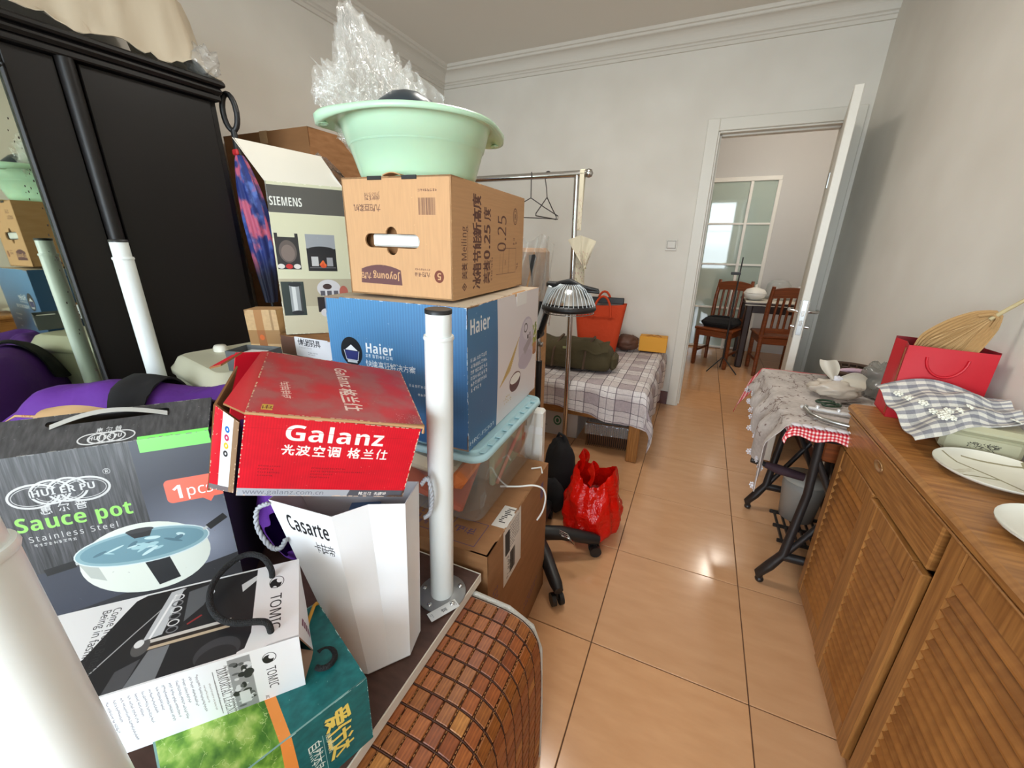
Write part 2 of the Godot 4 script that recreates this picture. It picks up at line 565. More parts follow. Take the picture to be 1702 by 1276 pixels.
# ---------------------------------------------------------------- scene
func _ready() -> void:
	rng.seed = 7
	wob.seed = 3
	wob.frequency = 0.05
	# camera
	var cam := Camera3D.new()
	cam.name = "camera"
	cam.fov = 87.04
	cam.near = 0.02
	cam.far = 60.0
	cam.transform = Transform3D(Basis(Vector3(0.91050, 0.01198, -0.41333), Vector3(-0.14738, 0.94333, -0.29732), Vector3(0.38635, 0.33163, 0.86067)), Vector3(0, 1.34, 0))
	add_child(cam)
	# sky and exposure
	var sky := ProceduralSkyMaterial.new()
	sky.sky_top_color = Color(0.62, 0.72, 0.86)
	sky.sky_horizon_color = Color(0.86, 0.88, 0.9)
	sky.ground_bottom_color = Color(0.45, 0.44, 0.42)
	sky.ground_horizon_color = Color(0.75, 0.75, 0.74)
	sky.sky_energy_multiplier = 2.2
	sky.ground_energy_multiplier = 1.6
	var env := Environment.new()
	env.background_mode = Environment.BG_SKY
	env.sky = Sky.new()
	env.sky.sky_material = sky
	env.tonemap_mode = Environment.TONE_MAPPER_LINEAR
	env.tonemap_exposure = 1.0
	env.sdfgi_enabled = true
	env.ssao_enabled = true
	env.ssil_enabled = true
	var we := WorldEnvironment.new()
	we.name = "world"
	we.environment = env
	add_child(we)
	# daylight that comes in by the window behind the camera
	var day := AreaLight3D.new()
	day.name = "window_daylight"
	day.area_size = Vector2(2.2, 1.9)
	day.light_color = Color(0.90, 0.965, 1.0)
	day.light_energy = 12.0
	day.area_range = 16.0
	day.area_attenuation = 2.0
	day.shadow_enabled = true
	add_child(day)
	day.position = Vector3(-0.45, 1.58, FRONT - 0.01)
	# the bedroom's ceiling lamp, above the picture
	var top := AreaLight3D.new()
	top.name = "bedroom_lamp_light"
	top.area_size = Vector2(0.44, 0.44)
	top.light_color = Color(1.0, 0.985, 0.95)
	top.light_energy = 1.7
	top.area_range = 14.0
	top.area_attenuation = 2.0
	top.shadow_enabled = true
	add_child(top)
	top.position = Vector3(-0.65, ROOM_H - 0.105, -1.75)
	top.rotation_degrees = Vector3(-90, 0, 0)
	# the dining room's ceiling lamp
	var lamp := OmniLight3D.new()
	lamp.name = "dining_lamp_light"
	lamp.light_color = Color(1.0, 0.97, 0.92)
	lamp.light_energy = 0.75
	lamp.light_size = 0.1
	lamp.omni_range = 12.0
	lamp.omni_attenuation = 2.0
	lamp.shadow_enabled = true
	add_child(lamp)
	lamp.position = Vector3(0.68, 2.58, -4.8)
	make_materials()
	room()
	dining()
	right_side()
	bed_side()
	stack()
	left_side()
	desk_things()

func make_materials() -> void:
	TX.cloud = noise_tex(1, 0.02, Color(0.9, 0.9, 0.9), Color(1, 1, 1), 256, 4)
	TX.bump = noise_tex(5, 0.06, Color.BLACK, Color.WHITE, 256, 3)
	TX.fold = noise_tex(6, 0.02, Color.BLACK, Color.WHITE, 256, 3)
	TX.crinkle = noise_tex(9, 0.03, Color.BLACK, Color.WHITE, 256, 3, 1, 1, FastNoiseLite.TYPE_CELLULAR)
	TX.wall = noise_tex(2, 0.012, col(222, 216, 206), col(231, 226, 217), 256, 3)
	TX.wood = noise_tex(11, 0.05, col(130, 83, 40), col(184, 129, 70), 512, 4, 9, 1)
	TX.woodv = noise_tex(11, 0.05, col(130, 83, 40), col(184, 129, 70), 512, 4, 1, 9)
	TX.redwood = noise_tex(13, 0.05, col(98, 46, 18), col(142, 74, 34), 256, 4, 10, 1)
	TX.tile = noise_tex(15, 0.03, col(200, 150, 108), col(211, 162, 120), 512, 4, 4, 1)
	TX.board = noise_tex(17, 0.05, col(70, 46, 38), col(92, 64, 54), 256, 4, 3, 1)
	TX.kraft = noise_tex(19, 0.06, col(186, 142, 100), col(200, 156, 114), 256, 3, 4, 1)
	TX.kraftdark = noise_tex(20, 0.06, col(134, 94, 60), col(156, 112, 76), 256, 3, 4, 1)
	relief(grain(mat("wall_paint", Color.WHITE, 0.85, 0, 0.3), TX.wall, Vector3(1.5, 1.5, 1.5), true), TX.bump, 0.05)
	mat("ceiling_paint", col(230, 224, 214), 0.9, 0, 0.2)
	mat("dining_paint", col(204, 203, 202), 0.85, 0, 0.3)
	mat("plaster", col(222, 216, 206), 0.7, 0, 0.3)
	mat("white_paint", col(222, 217, 206), 0.4)
	mat("grout", col(96, 66, 44), 0.9)
	grain(mat("tile_glaze", Color.WHITE, 0.15, 0, 0.5), TX.tile, Vector3(0.9, 0.9, 0.9), true)
	grain(mat("tile_glaze_pale", Color(1.03, 1.02, 1.0), 0.16, 0, 0.5), TX.tile, Vector3(0.7, 0.7, 0.8), true)
	mat("skirting_glaze", col(92, 46, 38), 0.3)
	mat("chrome", col(205, 205, 205), 0.16, 1.0)
	mat("steel", col(170, 170, 168), 0.3, 1.0)
	mat("black_plastic", col(28, 27, 28), 0.45)
	mat("black_cloth", col(24, 23, 25), 0.9)
	mat("black_iron", col(34, 30, 29), 0.4)
	mat("white_plastic", col(232, 230, 224), 0.35)
	mat("white_card", col(236, 235, 234), 0.55)
	grain(mat("kraft", Color.WHITE, 0.85, 0, 0.3), TX.kraft, Vector3(0.4, 0.4, 0.4))
	grain(mat("kraft_dark", Color.WHITE, 0.85, 0, 0.3), TX.kraftdark, Vector3(0.4, 0.4, 0.4))
	grain(mat("oak", Color.WHITE, 0.38, 0, 0.5), TX.wood, Vector3(0.5, 0.25, 0.5))
	grain(mat("oak_upright", Color.WHITE, 0.38, 0, 0.5), TX.woodv, Vector3(0.35, 0.8, 0.35))
	grain(mat("red_wood", Color.WHITE, 0.35, 0, 0.5), TX.redwood, Vector3(0.5, 0.25, 0.5))

func room() -> void:
	# floor: grout bed and glazed tiles
	var fl := struct("floor", boxm(Vector3(-0.3, -0.054, -1.75), Vector3(4.4, 0.1, 9.0), 0), M.grout, "orange-tan glazed tile floor running from the boxes into the dining room", "floor")
	var px := 0.494
	var pz := 0.505
	var tm := {}
	for i in range(-5, 5):
		for j in range(-6, 11):
			var x0 := maxf(-0.1635 + i * px, -2.5)
			var x1 := minf(-0.1635 + (i + 1) * px, 1.9)
			var z1 := minf(-1.083 - (j) * pz + pz, FRONT)
			var z0 := maxf(-1.083 - (j + 1) * pz + pz, -6.15)
			if x1 - x0 < 0.03 or z1 - z0 < 0.03:
				continue
			if z0 > -3.5 and x0 > RIGHT:
				continue
			if z0 > -3.5:
				x1 = minf(x1, RIGHT)
				x0 = maxf(x0, LEFT)
			if x1 - x0 < 0.02:
				continue
			var key := "%.3f %.3f" % [x1 - x0, z1 - z0]
			if not tm.has(key):
				tm[key] = boxm(Vector3.ZERO, Vector3(x1 - x0 - 0.0035, 0.01, z1 - z0 - 0.0035), 0.0012)
			part("tile", tm[key], M.tile_glaze if rng.randf() < 0.6 else M.tile_glaze_pale, fl, Vector3((x0 + x1) / 2, -0.005, (z0 + z1) / 2))
	struct("wall_left", boxm(Vector3(LEFT - 0.06, ROOM_H / 2, -0.5), Vector3(0.12, ROOM_H, 6.5), 0), M.wall_paint, "pale plaster wall behind the black wardrobe", "wall")
	struct("wall_right", boxm(Vector3(RIGHT + 0.06, ROOM_H / 2, -0.5), Vector3(0.12, ROOM_H, 6.5), 0), M.wall_paint, "pale plaster wall beside the louvred cabinet and the door leaf", "wall")
	var s := sto()
	bx(s, Vector3((LEFT - 0.035) / 2, ROOM_H / 2, BACK - 0.07), Vector3(-0.035 - LEFT, ROOM_H, 0.14))
	bx(s, Vector3((RIGHT + 0.715) / 2, ROOM_H / 2, BACK - 0.07), Vector3(RIGHT - 0.715, ROOM_H, 0.14))
	bx(s, Vector3(0.34, (ROOM_H + 2.095) / 2, BACK - 0.07), Vector3(0.75, ROOM_H - 2.095, 0.14))
	struct("wall_back", done(s), M.wall_paint, "pale plaster wall with the doorway, behind the bed", "wall")
	s = sto()
	bx(s, Vector3((LEFT - 1.6) / 2, ROOM_H / 2, FRONT + 0.07), Vector3(-1.6 - LEFT, ROOM_H, 0.14))
	bx(s, Vector3((RIGHT + 0.7) / 2, ROOM_H / 2, FRONT + 0.07), Vector3(RIGHT - 0.7, ROOM_H, 0.14))
	bx(s, Vector3(-0.45, 0.3, FRONT + 0.07), Vector3(2.3, 0.6, 0.14))
	bx(s, Vector3(-0.45, (ROOM_H + 2.56) / 2, FRONT + 0.07), Vector3(2.3, ROOM_H - 2.56, 0.14))
	struct("wall_front", done(s), M.wall_paint, "pale wall around the window, behind the camera", "wall")
	struct("ceiling", boxm(Vector3(-0.3, ROOM_H + 0.05, -1.75), Vector3(4.4, 0.1, 9.0), 0), M.ceiling_paint, "plain grey-white ceiling above the moulded cornice", "ceiling")
	# window in the front wall
	s = sto()
	for x in [-1.57, -0.82, -0.08, 0.67]:
		bx(s, Vector3(x, 1.58, FRONT + 0.1), Vector3(0.06, 1.96, 0.05), 0.006)
	for y in [0.63, 2.53, 1.72]:
		bx(s, Vector3(-0.45, y, FRONT + 0.1), Vector3(2.3, 0.06, 0.05), 0.006)
	var win := struct("window_1", done(s), M.white_plastic, "white framed window letting in daylight behind the camera", "window")
	var pane := mat("window_glass", Color(0.95, 1.0, 0.98, 0.06), 0.02)
	pane.transparency = BaseMaterial3D.TRANSPARENCY_ALPHA
	for x in [-1.195, -0.45, 0.295]:
		for y in [Vector2(1.175, 1.03), Vector2(2.125, 0.75)]:
			part("pane", boxm(Vector3(x, y.x, FRONT + 0.1), Vector3(0.69, y.y, 0.005)), pane, win)
	# cornice: steps, cove, steps
	var prof := [Vector2(0, 0), Vector2(0.012, 0.001), Vector2(0.012, 0.022), Vector2(0.02, 0.026), Vector2(0.02, 0.036), Vector2(0.028, 0.04)]
	for i in 9:
		var a := PI / 2 * i / 8.0
		prof.append(Vector2(0.032 + 0.062 * (1 - cos(a)), 0.042 + 0.062 * sin(a)))
	prof.append_array([Vector2(0.1, 0.108), Vector2(0.1, 0.12), Vector2(0.112, 0.123), Vector2(0.118, 0.142)])
	var left_run := func(p: Vector2, z: float) -> Vector3: return Vector3(LEFT + p.x, ROOM_H - 0.142 + p.y, z)
	s = sto()
	for i in prof.size() - 1:
		quad(s, left_run.call(prof[i], FRONT), left_run.call(prof[i], BACK + prof[i].x), left_run.call(prof[i + 1], BACK + prof[i + 1].x), left_run.call(prof[i + 1], FRONT))
	struct("trim_1", done(s), M.plaster, "white moulded plaster cornice along the left wall", "cornice")
	s = sto()
	for i in prof.size() - 1:
		var A: Vector2 = prof[i]
		var B: Vector2 = prof[i + 1]
		quad(s, Vector3(LEFT + A.x, ROOM_H - 0.142 + A.y, BACK + A.x), Vector3(RIGHT, ROOM_H - 0.142 + A.y, BACK + A.x), Vector3(RIGHT, ROOM_H - 0.142 + B.y, BACK + B.x), Vector3(LEFT + B.x, ROOM_H - 0.142 + B.y, BACK + B.x))
	struct("trim_2", done(s), M.plaster, "white moulded plaster cornice along the back wall above the doorway", "cornice")
	struct("baseboard_back", boxm(Vector3((LEFT - 0.115) / 2, 0.058, BACK + 0.006), Vector3(-0.115 - LEFT, 0.116, 0.012), 0.002), M.skirting_glaze, "dark red-brown tile skirting along the back wall by the doorway", "baseboard")
	struct("baseboard_right", boxm(Vector3(RIGHT - 0.006, 0.058, -2.7), Vector3(0.012, 0.116, 1.75), 0.002), M.skirting_glaze, "dark red-brown tile skirting behind the sewing table", "baseboard")
	# door casing and lining
	s = sto()
	for x in [-0.075, 0.755]:
		bx(s, Vector3(x, 1.087, BACK + 0.009), Vector3(0.08, 2.174, 0.018), 0.004)
	bx(s, Vector3(0.34, 2.134, BACK + 0.0085), Vector3(0.75, 0.078, 0.017), 0.004)
	for x in [-0.03, 0.71]:
		bx(s, Vector3(x, 1.046, BACK - 0.07), Vector3(0.012, 2.092, 0.15), 0.002)
	bx(s, Vector3(0.34, 2.089, BACK - 0.07), Vector3(0.73, 0.012, 0.15), 0.002)
	for x in [-0.018, 0.698]:
		bx(s, Vector3(x, 1.04, BACK - 0.08), Vector3(0.013, 2.08, 0.06), 0.002)
	bx(s, Vector3(0.34, 2.077, BACK - 0.08), Vector3(0.7, 0.013, 0.06), 0.002)
	struct("trim_3", done(s), M.white_paint, "cream painted casing and lining around the open doorway", "door frame")
	# ceiling lamp over the middle of the bedroom
	var lamp_face := mat("panel_glow", col(255, 250, 240), 0.6)
	lamp_face.emission_enabled = true
	lamp_face.emission = col(255, 246, 230)
	lamp_face.emission_energy_multiplier = 1.5
	var cl := thing("ceiling_lamp", "square white ceiling lamp over the middle of the bedroom, above the photo's frame", "lamp", Vector3(-0.65, ROOM_H, -1.75))
	part("frame", boxm(Vector3(0, -0.045, 0), Vector3(0.5, 0.09, 0.5), 0.01), M.white_plastic, cl)
	part("diffuser", boxm(Vector3(0, -0.094, 0), Vector3(0.45, 0.012, 0.45), 0.004), lamp_face, cl)
	# door leaf swung into the room
	var d := thing("door_1", "cream painted door leaf standing open against the right wall, lever handles on its edge", "door", Vector3(0.7, 0.0, BACK + 0.02), Vector3(0, -9.9, 0))
	d.set_meta("kind", "structure")
	s = sto()
	bx(s, Vector3(0, 1.047, 0.39), Vector3(0.04, 2.074, 0.78), 0.003)
	part("leaf", done(s), M.white_paint, d)
	part("hinge", boxm(Vector3(-0.005, 1.75, 0.0), Vector3(0.05, 0.1, 0.014), 0.004), M.steel, d)
	part("hinge", boxm(Vector3(-0.005, 0.3, 0.0), Vector3(0.05, 0.1, 0.014), 0.004), M.steel, d)
	part("lock_plate", boxm(Vector3(0, 0.945, 0.7815), Vector3(0.026, 0.2, 0.003), 0.001), M.steel, d)
	s = sto()
	for y in [0.97, 0.915]:
		bx(s, Vector3(0, y, 0.784), Vector3(0.014, 0.03, 0.004), 0.001)
	part("latch", done(s), M.chrome, d)
	for sg in [-1.0, 1.0]:
		part("handle_plate", boxm(Vector3(sg * 0.023, 0.93, 0.722), Vector3(0.006, 0.22, 0.04), 0.003), M.chrome, d)
		part("lever", tubem([Vector3(sg * 0.026, 0.975, 0.722), Vector3(sg * 0.066, 0.975, 0.722), Vector3(sg * 0.07, 0.975, 0.7), Vector3(sg * 0.07, 0.973, 0.61)], [0.009, 0.009, 0.01, 0.008], 10), M.chrome, d)
		part("key_knob", tubem([Vector3(sg * 0.026, 0.885, 0.722), Vector3(sg * 0.045, 0.885, 0.722)], 0.009, 10), M.chrome, d)
	# light switch
	var sw := thing("light_switch", "square white light switch on the back wall left of the doorway", "switch", Vector3(-0.249, 1.33, BACK))
	var swm := mat("switch_plastic", col(216, 210, 200), 0.4)
	part("plate", boxm(Vector3(0, 0, 0.004), Vector3(0.086, 0.086, 0.008), 0.003), swm, sw)
	part("surround", boxm(Vector3(0, 0.004, 0.0082), Vector3(0.066, 0.058, 0.0012), 0.0003), mat("switch_gap", col(120, 114, 106), 0.6), sw)
	part("rocker", boxm(Vector3(0, 0.004, 0.0095), Vector3(0.06, 0.052, 0.004), 0.0015), swm, sw)

func dining() -> void:
	var z := -6.1
	struct("wall_dining_back", boxm(Vector3(0.0, ROOM_H / 2, z - 0.06), Vector3(3.6, ROOM_H, 0.12)), M.dining_paint, "far dining room wall seen through the doorway", "wall")
	struct("wall_dining_left", boxm(Vector3(-1.66, ROOM_H / 2, -4.92), Vector3(0.12, ROOM_H, 2.4)), M.wall_paint, "left dining room wall beyond the doorway", "wall")
	struct("wall_dining_right", boxm(Vector3(1.76, ROOM_H / 2, -4.92), Vector3(0.12, ROOM_H, 2.4)), M.wall_paint, "right dining room wall beyond the doorway", "wall")
	struct("wall_dining_front", boxm(Vector3(1.32, ROOM_H / 2, BACK - 0.07), Vector3(0.86, ROOM_H, 0.14)), M.wall_paint, "dining room side of the wall right of the doorway", "wall")
	# glazed partition
	var s := sto()
	bx(s, Vector3(0.0, 2.085, z + 0.02), Vector3(1.4, 0.05, 0.04), 0.004)
	for x in [-0.68, -0.16, 0.4, 0.685]:
		bx(s, Vector3(x, 1.03, z + 0.02), Vector3(0.034 if x < 0.6 else 0.04, 2.06, 0.035), 0.004)
	for y in [1.585, 1.1, 0.55, 0.02]:
		bx(s, Vector3(0.0, y, z + 0.019), Vector3(1.36, 0.024, 0.03), 0.003)
	var w := struct("window_2", done(s), M.white_plastic, "white framed glazed partition on the far dining room wall", "window")
	var g := mat("frosted_glass", col(170, 186, 178), 0.03, 0, 0.9)
	var xs := [-0.663, -0.177, -0.143, 0.383, 0.417, 0.665]
	var ys := [2.06, 1.597, 1.573, 1.112, 1.088, 0.562, 0.538, 0.032]
	for i in 3:
		for j in 4:
			var x0: float = xs[i * 2]
			var x1: float = xs[i * 2 + 1]
			var y1: float = ys[j * 2]
			var y0: float = ys[j * 2 + 1]
			part("pane", boxm(Vector3((x0 + x1) / 2, (y0 + y1) / 2, z + 0.014), Vector3(x1 - x0, y1 - y0, 0.006)), g, w)
	# ceiling lamp
	var glow := mat("lamp_glow", col(255, 244, 226), 0.6)
	glow.emission_enabled = true
	glow.emission = col(255, 240, 220)
	glow.emission_energy_multiplier = 3.0
	var l := thing("ceiling_lamp", "round opal ceiling lamp in the dining room", "lamp", Vector3(0.68, ROOM_H, -4.8))
	part("base", lathem([Vector2(0, 0), Vector2(0.16, 0), Vector2(0.16, -0.025), Vector2(0, -0.025)], 24), M.white_plastic, l)
	part("shade", lathem([Vector2(0.15, -0.025), Vector2(0.15, -0.05), Vector2(0.11, -0.085), Vector2(0, -0.1)], 24), glow, l)
	dining_chair(Vector3(0.29, 0, -5.22), 158, "reddish wooden slat-back chair with a black bag on its seat, seen left through the doorway", true)
	dining_chair(Vector3(0.83, 0, -5.1), 6, "reddish wooden slat-back chair seen from behind, pushed up to the dining table", false)
	# table
	var t := thing("dining_table", "dark wooden dining table under a pale cloth beyond the doorway", "table", Vector3(1.08, 0, -5.45))
	var dark := mat("dark_wood", col(44, 24, 18), 0.35)
	part("tabletop", boxm(Vector3(0, 0.735, 0), Vector3(1.2, 0.03, 0.62), 0.008), dark, t)
	part("apron", boxm(Vector3(0, 0.675, 0), Vector3(1.1, 0.09, 0.54), 0.004), dark, t)
	for sx in [-0.54, 0.54]:
		for sz in [-0.25, 0.25]:
			part("leg", boxm(Vector3(sx, 0.36, sz), Vector3(0.07, 0.72, 0.07), 0.012), dark, t)
	var runner := mat("pale_lace", col(196, 190, 178), 0.9)
	tag(part("table_runner", clothm(func(u, w2): return Vector3(0.49 + u * 1.15, 0.756 + 0.002 * sin(u * 40) * sin(w2 * 30) - maxf(0, w2 - 0.93) * 0.6, -5.74 + minf(w2, 0.93) * 0.635 + 0.008), 30, 12, 0.003), runner, self), "pale cloth spread over the dark dining table", "tablecloth")
	var tu := thing("serving_dish", "white lidded serving dish on the dining table between the two chairs", "dish", Vector3(0.58, 0.762, -5.32))
	part("bowl", lathem([Vector2(0, 0), Vector2(0.06, 0), Vector2(0.1, 0.03), Vector2(0.115, 0.07), Vector2(0.11, 0.072)], 24), M.white_plastic, tu)
	part("lid", lathem([Vector2(0.112, 0.075), Vector2(0.09, 0.11), Vector2(0.03, 0.13), Vector2(0.012, 0.135), Vector2(0.014, 0.16), Vector2(0, 0.165)], 24), M.white_plastic, tu)
	var clear := mat("cover_plastic", Color(0.75, 0.78, 0.78, 0.35), 0.1)
	clear.transparency = BaseMaterial3D.TRANSPARENCY_ALPHA
	var dm := thing("food_cover", "clear domed food cover on the dining table behind the right chair", "cover", Vector3(0.82, 0.762, -5.5))
	part("dome", lathem([Vector2(0.125, 0), Vector2(0.125, 0.1), Vector2(0.115, 0.16), Vector2(0.08, 0.2), Vector2(0, 0.21)], 24), clear, dm)
	part("rim", lathem([Vector2(0.127, 0), Vector2(0.132, 0.006), Vector2(0.127, 0.012), Vector2(0.122, 0.006), Vector2(0.127, 0)], 24), M.steel, dm)
	var pb := mat("white_film", Color(0.92, 0.92, 0.93, 0.75), 0.3)
	pb.transparency = BaseMaterial3D.TRANSPARENCY_ALPHA
	tag(part("plastic_bag", crumple(Vector3(0.13, 0.16, 0.1), 21, 0.25), pb, self, Vector3(1.03, 0.762, -5.4)), "crumpled white plastic bag at the right end of the dining table", "bag")
	# phone tripod
	var tr := thing("phone_tripod", "thin black phone tripod standing in front of the dining chairs", "tripod", Vector3(0.355, 0, -4.9))
	part("pole", tubem([Vector3(0, 0.15, 0), Vector3(0, 0.7, 0), Vector3(0.01, 1.22, -0.01)], [0.011, 0.009, 0.006], 8), M.black_plastic, tr)
	for k in 3:
		var a := TAU * k / 3.0 + 2.6
		part("leg", tubem([Vector3(0, 0.17, 0), Vector3(cos(a) * 0.17, 0.006, sin(a) * 0.17)], 0.006, 6), M.black_plastic, tr)
	part("clamp", boxm(Vector3(-0.03, 1.06, 0.012), Vector3(0.09, 0.03, 0.02), 0.004), M.black_plastic, tr)

# lumpy bag-like blob, base at y = 0
func crumple(z: Vector3, sd: int, amount: float, n := 28, m := 18) -> ArrayMesh:
	var f := FastNoiseLite.new()
	f.seed = sd
	f.frequency = 1.1
	f.fractal_octaves = 4
	var s := sto()
	sheet(s, func(u, w):
		var a: float = -u * TAU
		var b: float = PI * w
		var d := Vector3(sin(b) * cos(a), cos(b), sin(b) * sin(a))
		var r := 1.0 + amount * f.get_noise_3dv(d * 1.6) * 2.0
		var p := d * r * z / 2.0
		return Vector3(p.x, maxf(0.0, p.y + z.y * 0.45), p.z), n, m)
	return done(s)

func dining_chair(at: Vector3, yaw: float, label: String, bag: bool) -> void:
	var c := thing("dining_chair", label, "chair", at, Vector3(0, yaw, 0), "wooden dining chairs")
	# back at +z
	part("seat", boxm(Vector3(0, 0.435, 0), Vector3(0.42, 0.03, 0.42), 0.01), M.red_wood, c)
	part("seat_rail", boxm(Vector3(0, 0.385, 0), Vector3(0.38, 0.07, 0.38), 0.006), M.red_wood, c)
	for sx in [-1.0, 1.0]:
		part("leg", boxm(Vector3(sx * 0.175, 0.21, -0.175), Vector3(0.04, 0.42, 0.04), 0.008), M.red_wood, c)
		part("leg", tubem([Vector3(sx * 0.18, 0, 0.2), Vector3(sx * 0.18, 0.45, 0.185), Vector3(sx * 0.18, 0.75, 0.21), Vector3(sx * 0.175, 0.95, 0.25)], [0.02, 0.024, 0.022, 0.018], 8), M.red_wood, c)
		part("stretcher", boxm(Vector3(sx * 0.177, 0.16, 0.01), Vector3(0.02, 0.03, 0.36), 0.005), M.red_wood, c)
	var top := PackedVector2Array()
	for i in 11:
		var x := -0.185 + 0.37 * i / 10.0
		top.append(Vector2(x, 0.945 - 0.9 * x * x))
	top.append(Vector2(0.185, 0.84))
	for i in 7:
		var x := 0.185 - 0.37 * i / 6.0
		top.append(Vector2(x, 0.845 - 0.5 * x * x))
	part("top_rail", prismm(top, 0.215, 0.245), M.red_wood, c)
	part("back_rail", boxm(Vector3(0, 0.5, 0.19), Vector3(0.35, 0.05, 0.024), 0.006), M.red_wood, c)
	for k in 5:
		part("slat", tubem([Vector3(-0.11 + k * 0.055, 0.5, 0.19), Vector3(-0.11 + k * 0.055, 0.66, 0.2), Vector3(-0.11 + k * 0.055, 0.845, 0.23)], 0.0125, 6), M.red_wood, c)
	if bag:
		var b := thing("seat_bag", "black padded bag lying on the left dining chair", "bag", at + Vector3(0.0, 0.45, 0.02), Vector3(0, yaw, 0))
		part("body", boxm(Vector3(0, 0.05, 0), Vector3(0.36, 0.1, 0.3), 0.04), M.black_cloth, b)
		part("strap", tubem([Vector3(-0.15, 0.095, 0), Vector3(-0.05, 0.115, 0.02), Vector3(0.08, 0.112, 0), Vector3(0.15, 0.095, -0.02)], 0.01, 6), M.black_cloth, b)

# one louvred door in the plane x = 0 facing -x, between z0 and z1 (z1 nearer), y0..y1
func louvre_door(parent: Node, z0: float, z1: float, y0: float, y1: float, at: Vector3, stile := 0.05) -> void:
	var s := sto()
	var th := 0.02
	for z in [z0 + stile / 2, z1 - stile / 2]:
		bx(s, Vector3(th / 2, (y0 + y1) / 2, z), Vector3(th, y1 - y0, stile - 0.001), 0.003)
	for y in [y0 + 0.03, y1 - 0.03]:
		bx(s, Vector3(th / 2 + 0.001, y, (z0 + z1) / 2), Vector3(th - 0.002, 0.06, z1 - z0 - 2 * stile), 0.002)
	var d := part("door", done(s), M.oak_upright, parent, at)
	var n := int((y1 - y0 - 0.12) / 0.028)
	var pitch := (y1 - y0 - 0.12) / n
	var prof := PackedVector2Array([Vector2(0.016, 0.026), Vector2(-0.002, 0.0), Vector2(-0.004, 0.003), Vector2(-0.003, 0.006), Vector2(0.0125, 0.0285)])
	var t := Transform3D(Basis(Vector3(1, 0, 0), Vector3(0, 1, 0), Vector3(0, 0, 1)), Vector3.ZERO)
	var m := prismm(prof, z0 + stile - 0.004, z1 - stile + 0.004, t)
	for k in n:
		part("slat", m, M.slat_a if rng.randf() < 0.5 else M.slat_b, d, Vector3(0.004, y0 + 0.06 + k * pitch, 0))
	part("backing", boxm(Vector3(0.026, (y0 + y1) / 2, (z0 + z1) / 2), Vector3(0.006, y1 - y0 - 0.02, z1 - z0 - 0.02)), M.oak, d)

func lace_flower(r: float) -> ArrayMesh:
	var s := sto()
	for k in 7:
		var a := TAU * k / 7.0
		lathe(s, [Vector2(r * 0.26, 0), Vector2(r * 0.22, 0.0018), Vector2(0, 0.0026)], 8, Vector3(cos(a) * r * 0.66, 0, sin(a) * r * 0.66))
	lathe(s, [Vector2(r * 0.38, 0), Vector2(r * 0.3, 0.003), Vector2(0, 0.0045)], 10)
	return done(s)

func right_side() -> void:
	grain(mat("slat_a", col(238, 226, 214), 0.4), TX.wood, Vector3(0.7, 0.3, 0.7))
	grain(mat("slat_b", col(255, 244, 230), 0.4), TX.wood, Vector3(0.9, 0.4, 0.9))
	# louvred shoe cabinet: two units under one worktop
	var X := 0.537
	for unit in 2:
		var z0 := -1.645 if unit == 0 else -0.985
		var z1 := -0.99 if unit == 0 else 0.15
		var c := thing("shoe_cabinet", "honey-brown louvred cabinet with a drawer, at the sewing table end" if unit == 0 else "taller-doored honey-brown louvred cabinet at the right edge, nearest the camera", "cabinet", Vector3(X, 0, 0))
		var s := sto()
		bx(s, Vector3(0.16, 0.4, z0 + 0.009), Vector3(0.24, 0.8, 0.018), 0.002)
		bx(s, Vector3(0.16, 0.4, z1 - 0.009), Vector3(0.24, 0.8, 0.018), 0.002)
		bx(s, Vector3(0.272, 0.4, (z0 + z1) / 2), Vector3(0.012, 0.8, z1 - z0 - 0.04))
		bx(s, Vector3(0.15, 0.06, (z0 + z1) / 2), Vector3(0.22, 0.016, z1 - z0 - 0.04))
		bx(s, Vector3(0.03, 0.03, (z0 + z1) / 2), Vector3(0.016, 0.06, z1 - z0 - 0.04), 0.002)
		part("carcass", done(s), M.oak_upright, c)
		if unit == 0:
			louvre_door(c, z0 + 0.003, -1.318, 0.045, 0.675, Vector3.ZERO, 0.045)
			louvre_door(c, -1.315, -1.0, 0.045, 0.668, Vector3(-0.005, 0, 0))
			var dr := part("drawer", boxm(Vector3(0.01, 0.738, -1.3225), Vector3(0.02, 0.118, 0.635), 0.004), M.oak, c)
			part("drawer_box", boxm(Vector3(0.13, 0.738, -1.3225), Vector3(0.22, 0.09, 0.58)), M.oak, c)
			# recessed oval pull
			var s2 := sto()
			lathe(s2, [Vector2(0.027, 0), Vector2(0.029, 0.003), Vector2(0.024, 0.004), Vector2(0.02, 0.001), Vector2(0.0, -0.002)], 24, Vector3.ZERO, 0.5, 1.0)
			var pull := part("drawer_pull", done(s2), M.pull, dr, Vector3(-0.0005, 0.756, -1.34), "pale metal oval drawer pull") if M.has("pull") else part("drawer_pull", done(s2), mat("pull", col(178, 140, 98), 0.3, 0.6), dr, Vector3(-0.0005, 0.756, -1.34), "pale oval drawer pull")
			pull.rotation_degrees = Vector3(0, 0, 90)
		else:
			louvre_door(c, z0 + 0.006, -0.42, 0.045, 0.795, Vector3.ZERO, 0.06)
			louvre_door(c, -0.415, z1 - 0.005, 0.045, 0.795, Vector3(-0.008, 0, 0), 0.06)
	var s := sto()
	bx(s, Vector3(0.673, 0.817, -0.75), Vector3(0.29, 0.032, 1.82), 0.01)
	bx(s, Vector3(0.67, 0.799, -0.75), Vector3(0.276, 0.006, 1.806), 0.002)
	tag(part("worktop", done(s), M.oak, self), "honey-brown wooden worktop with a rounded edge along both louvred cabinets", "worktop")
	sewing_table()
	on_cabinet()

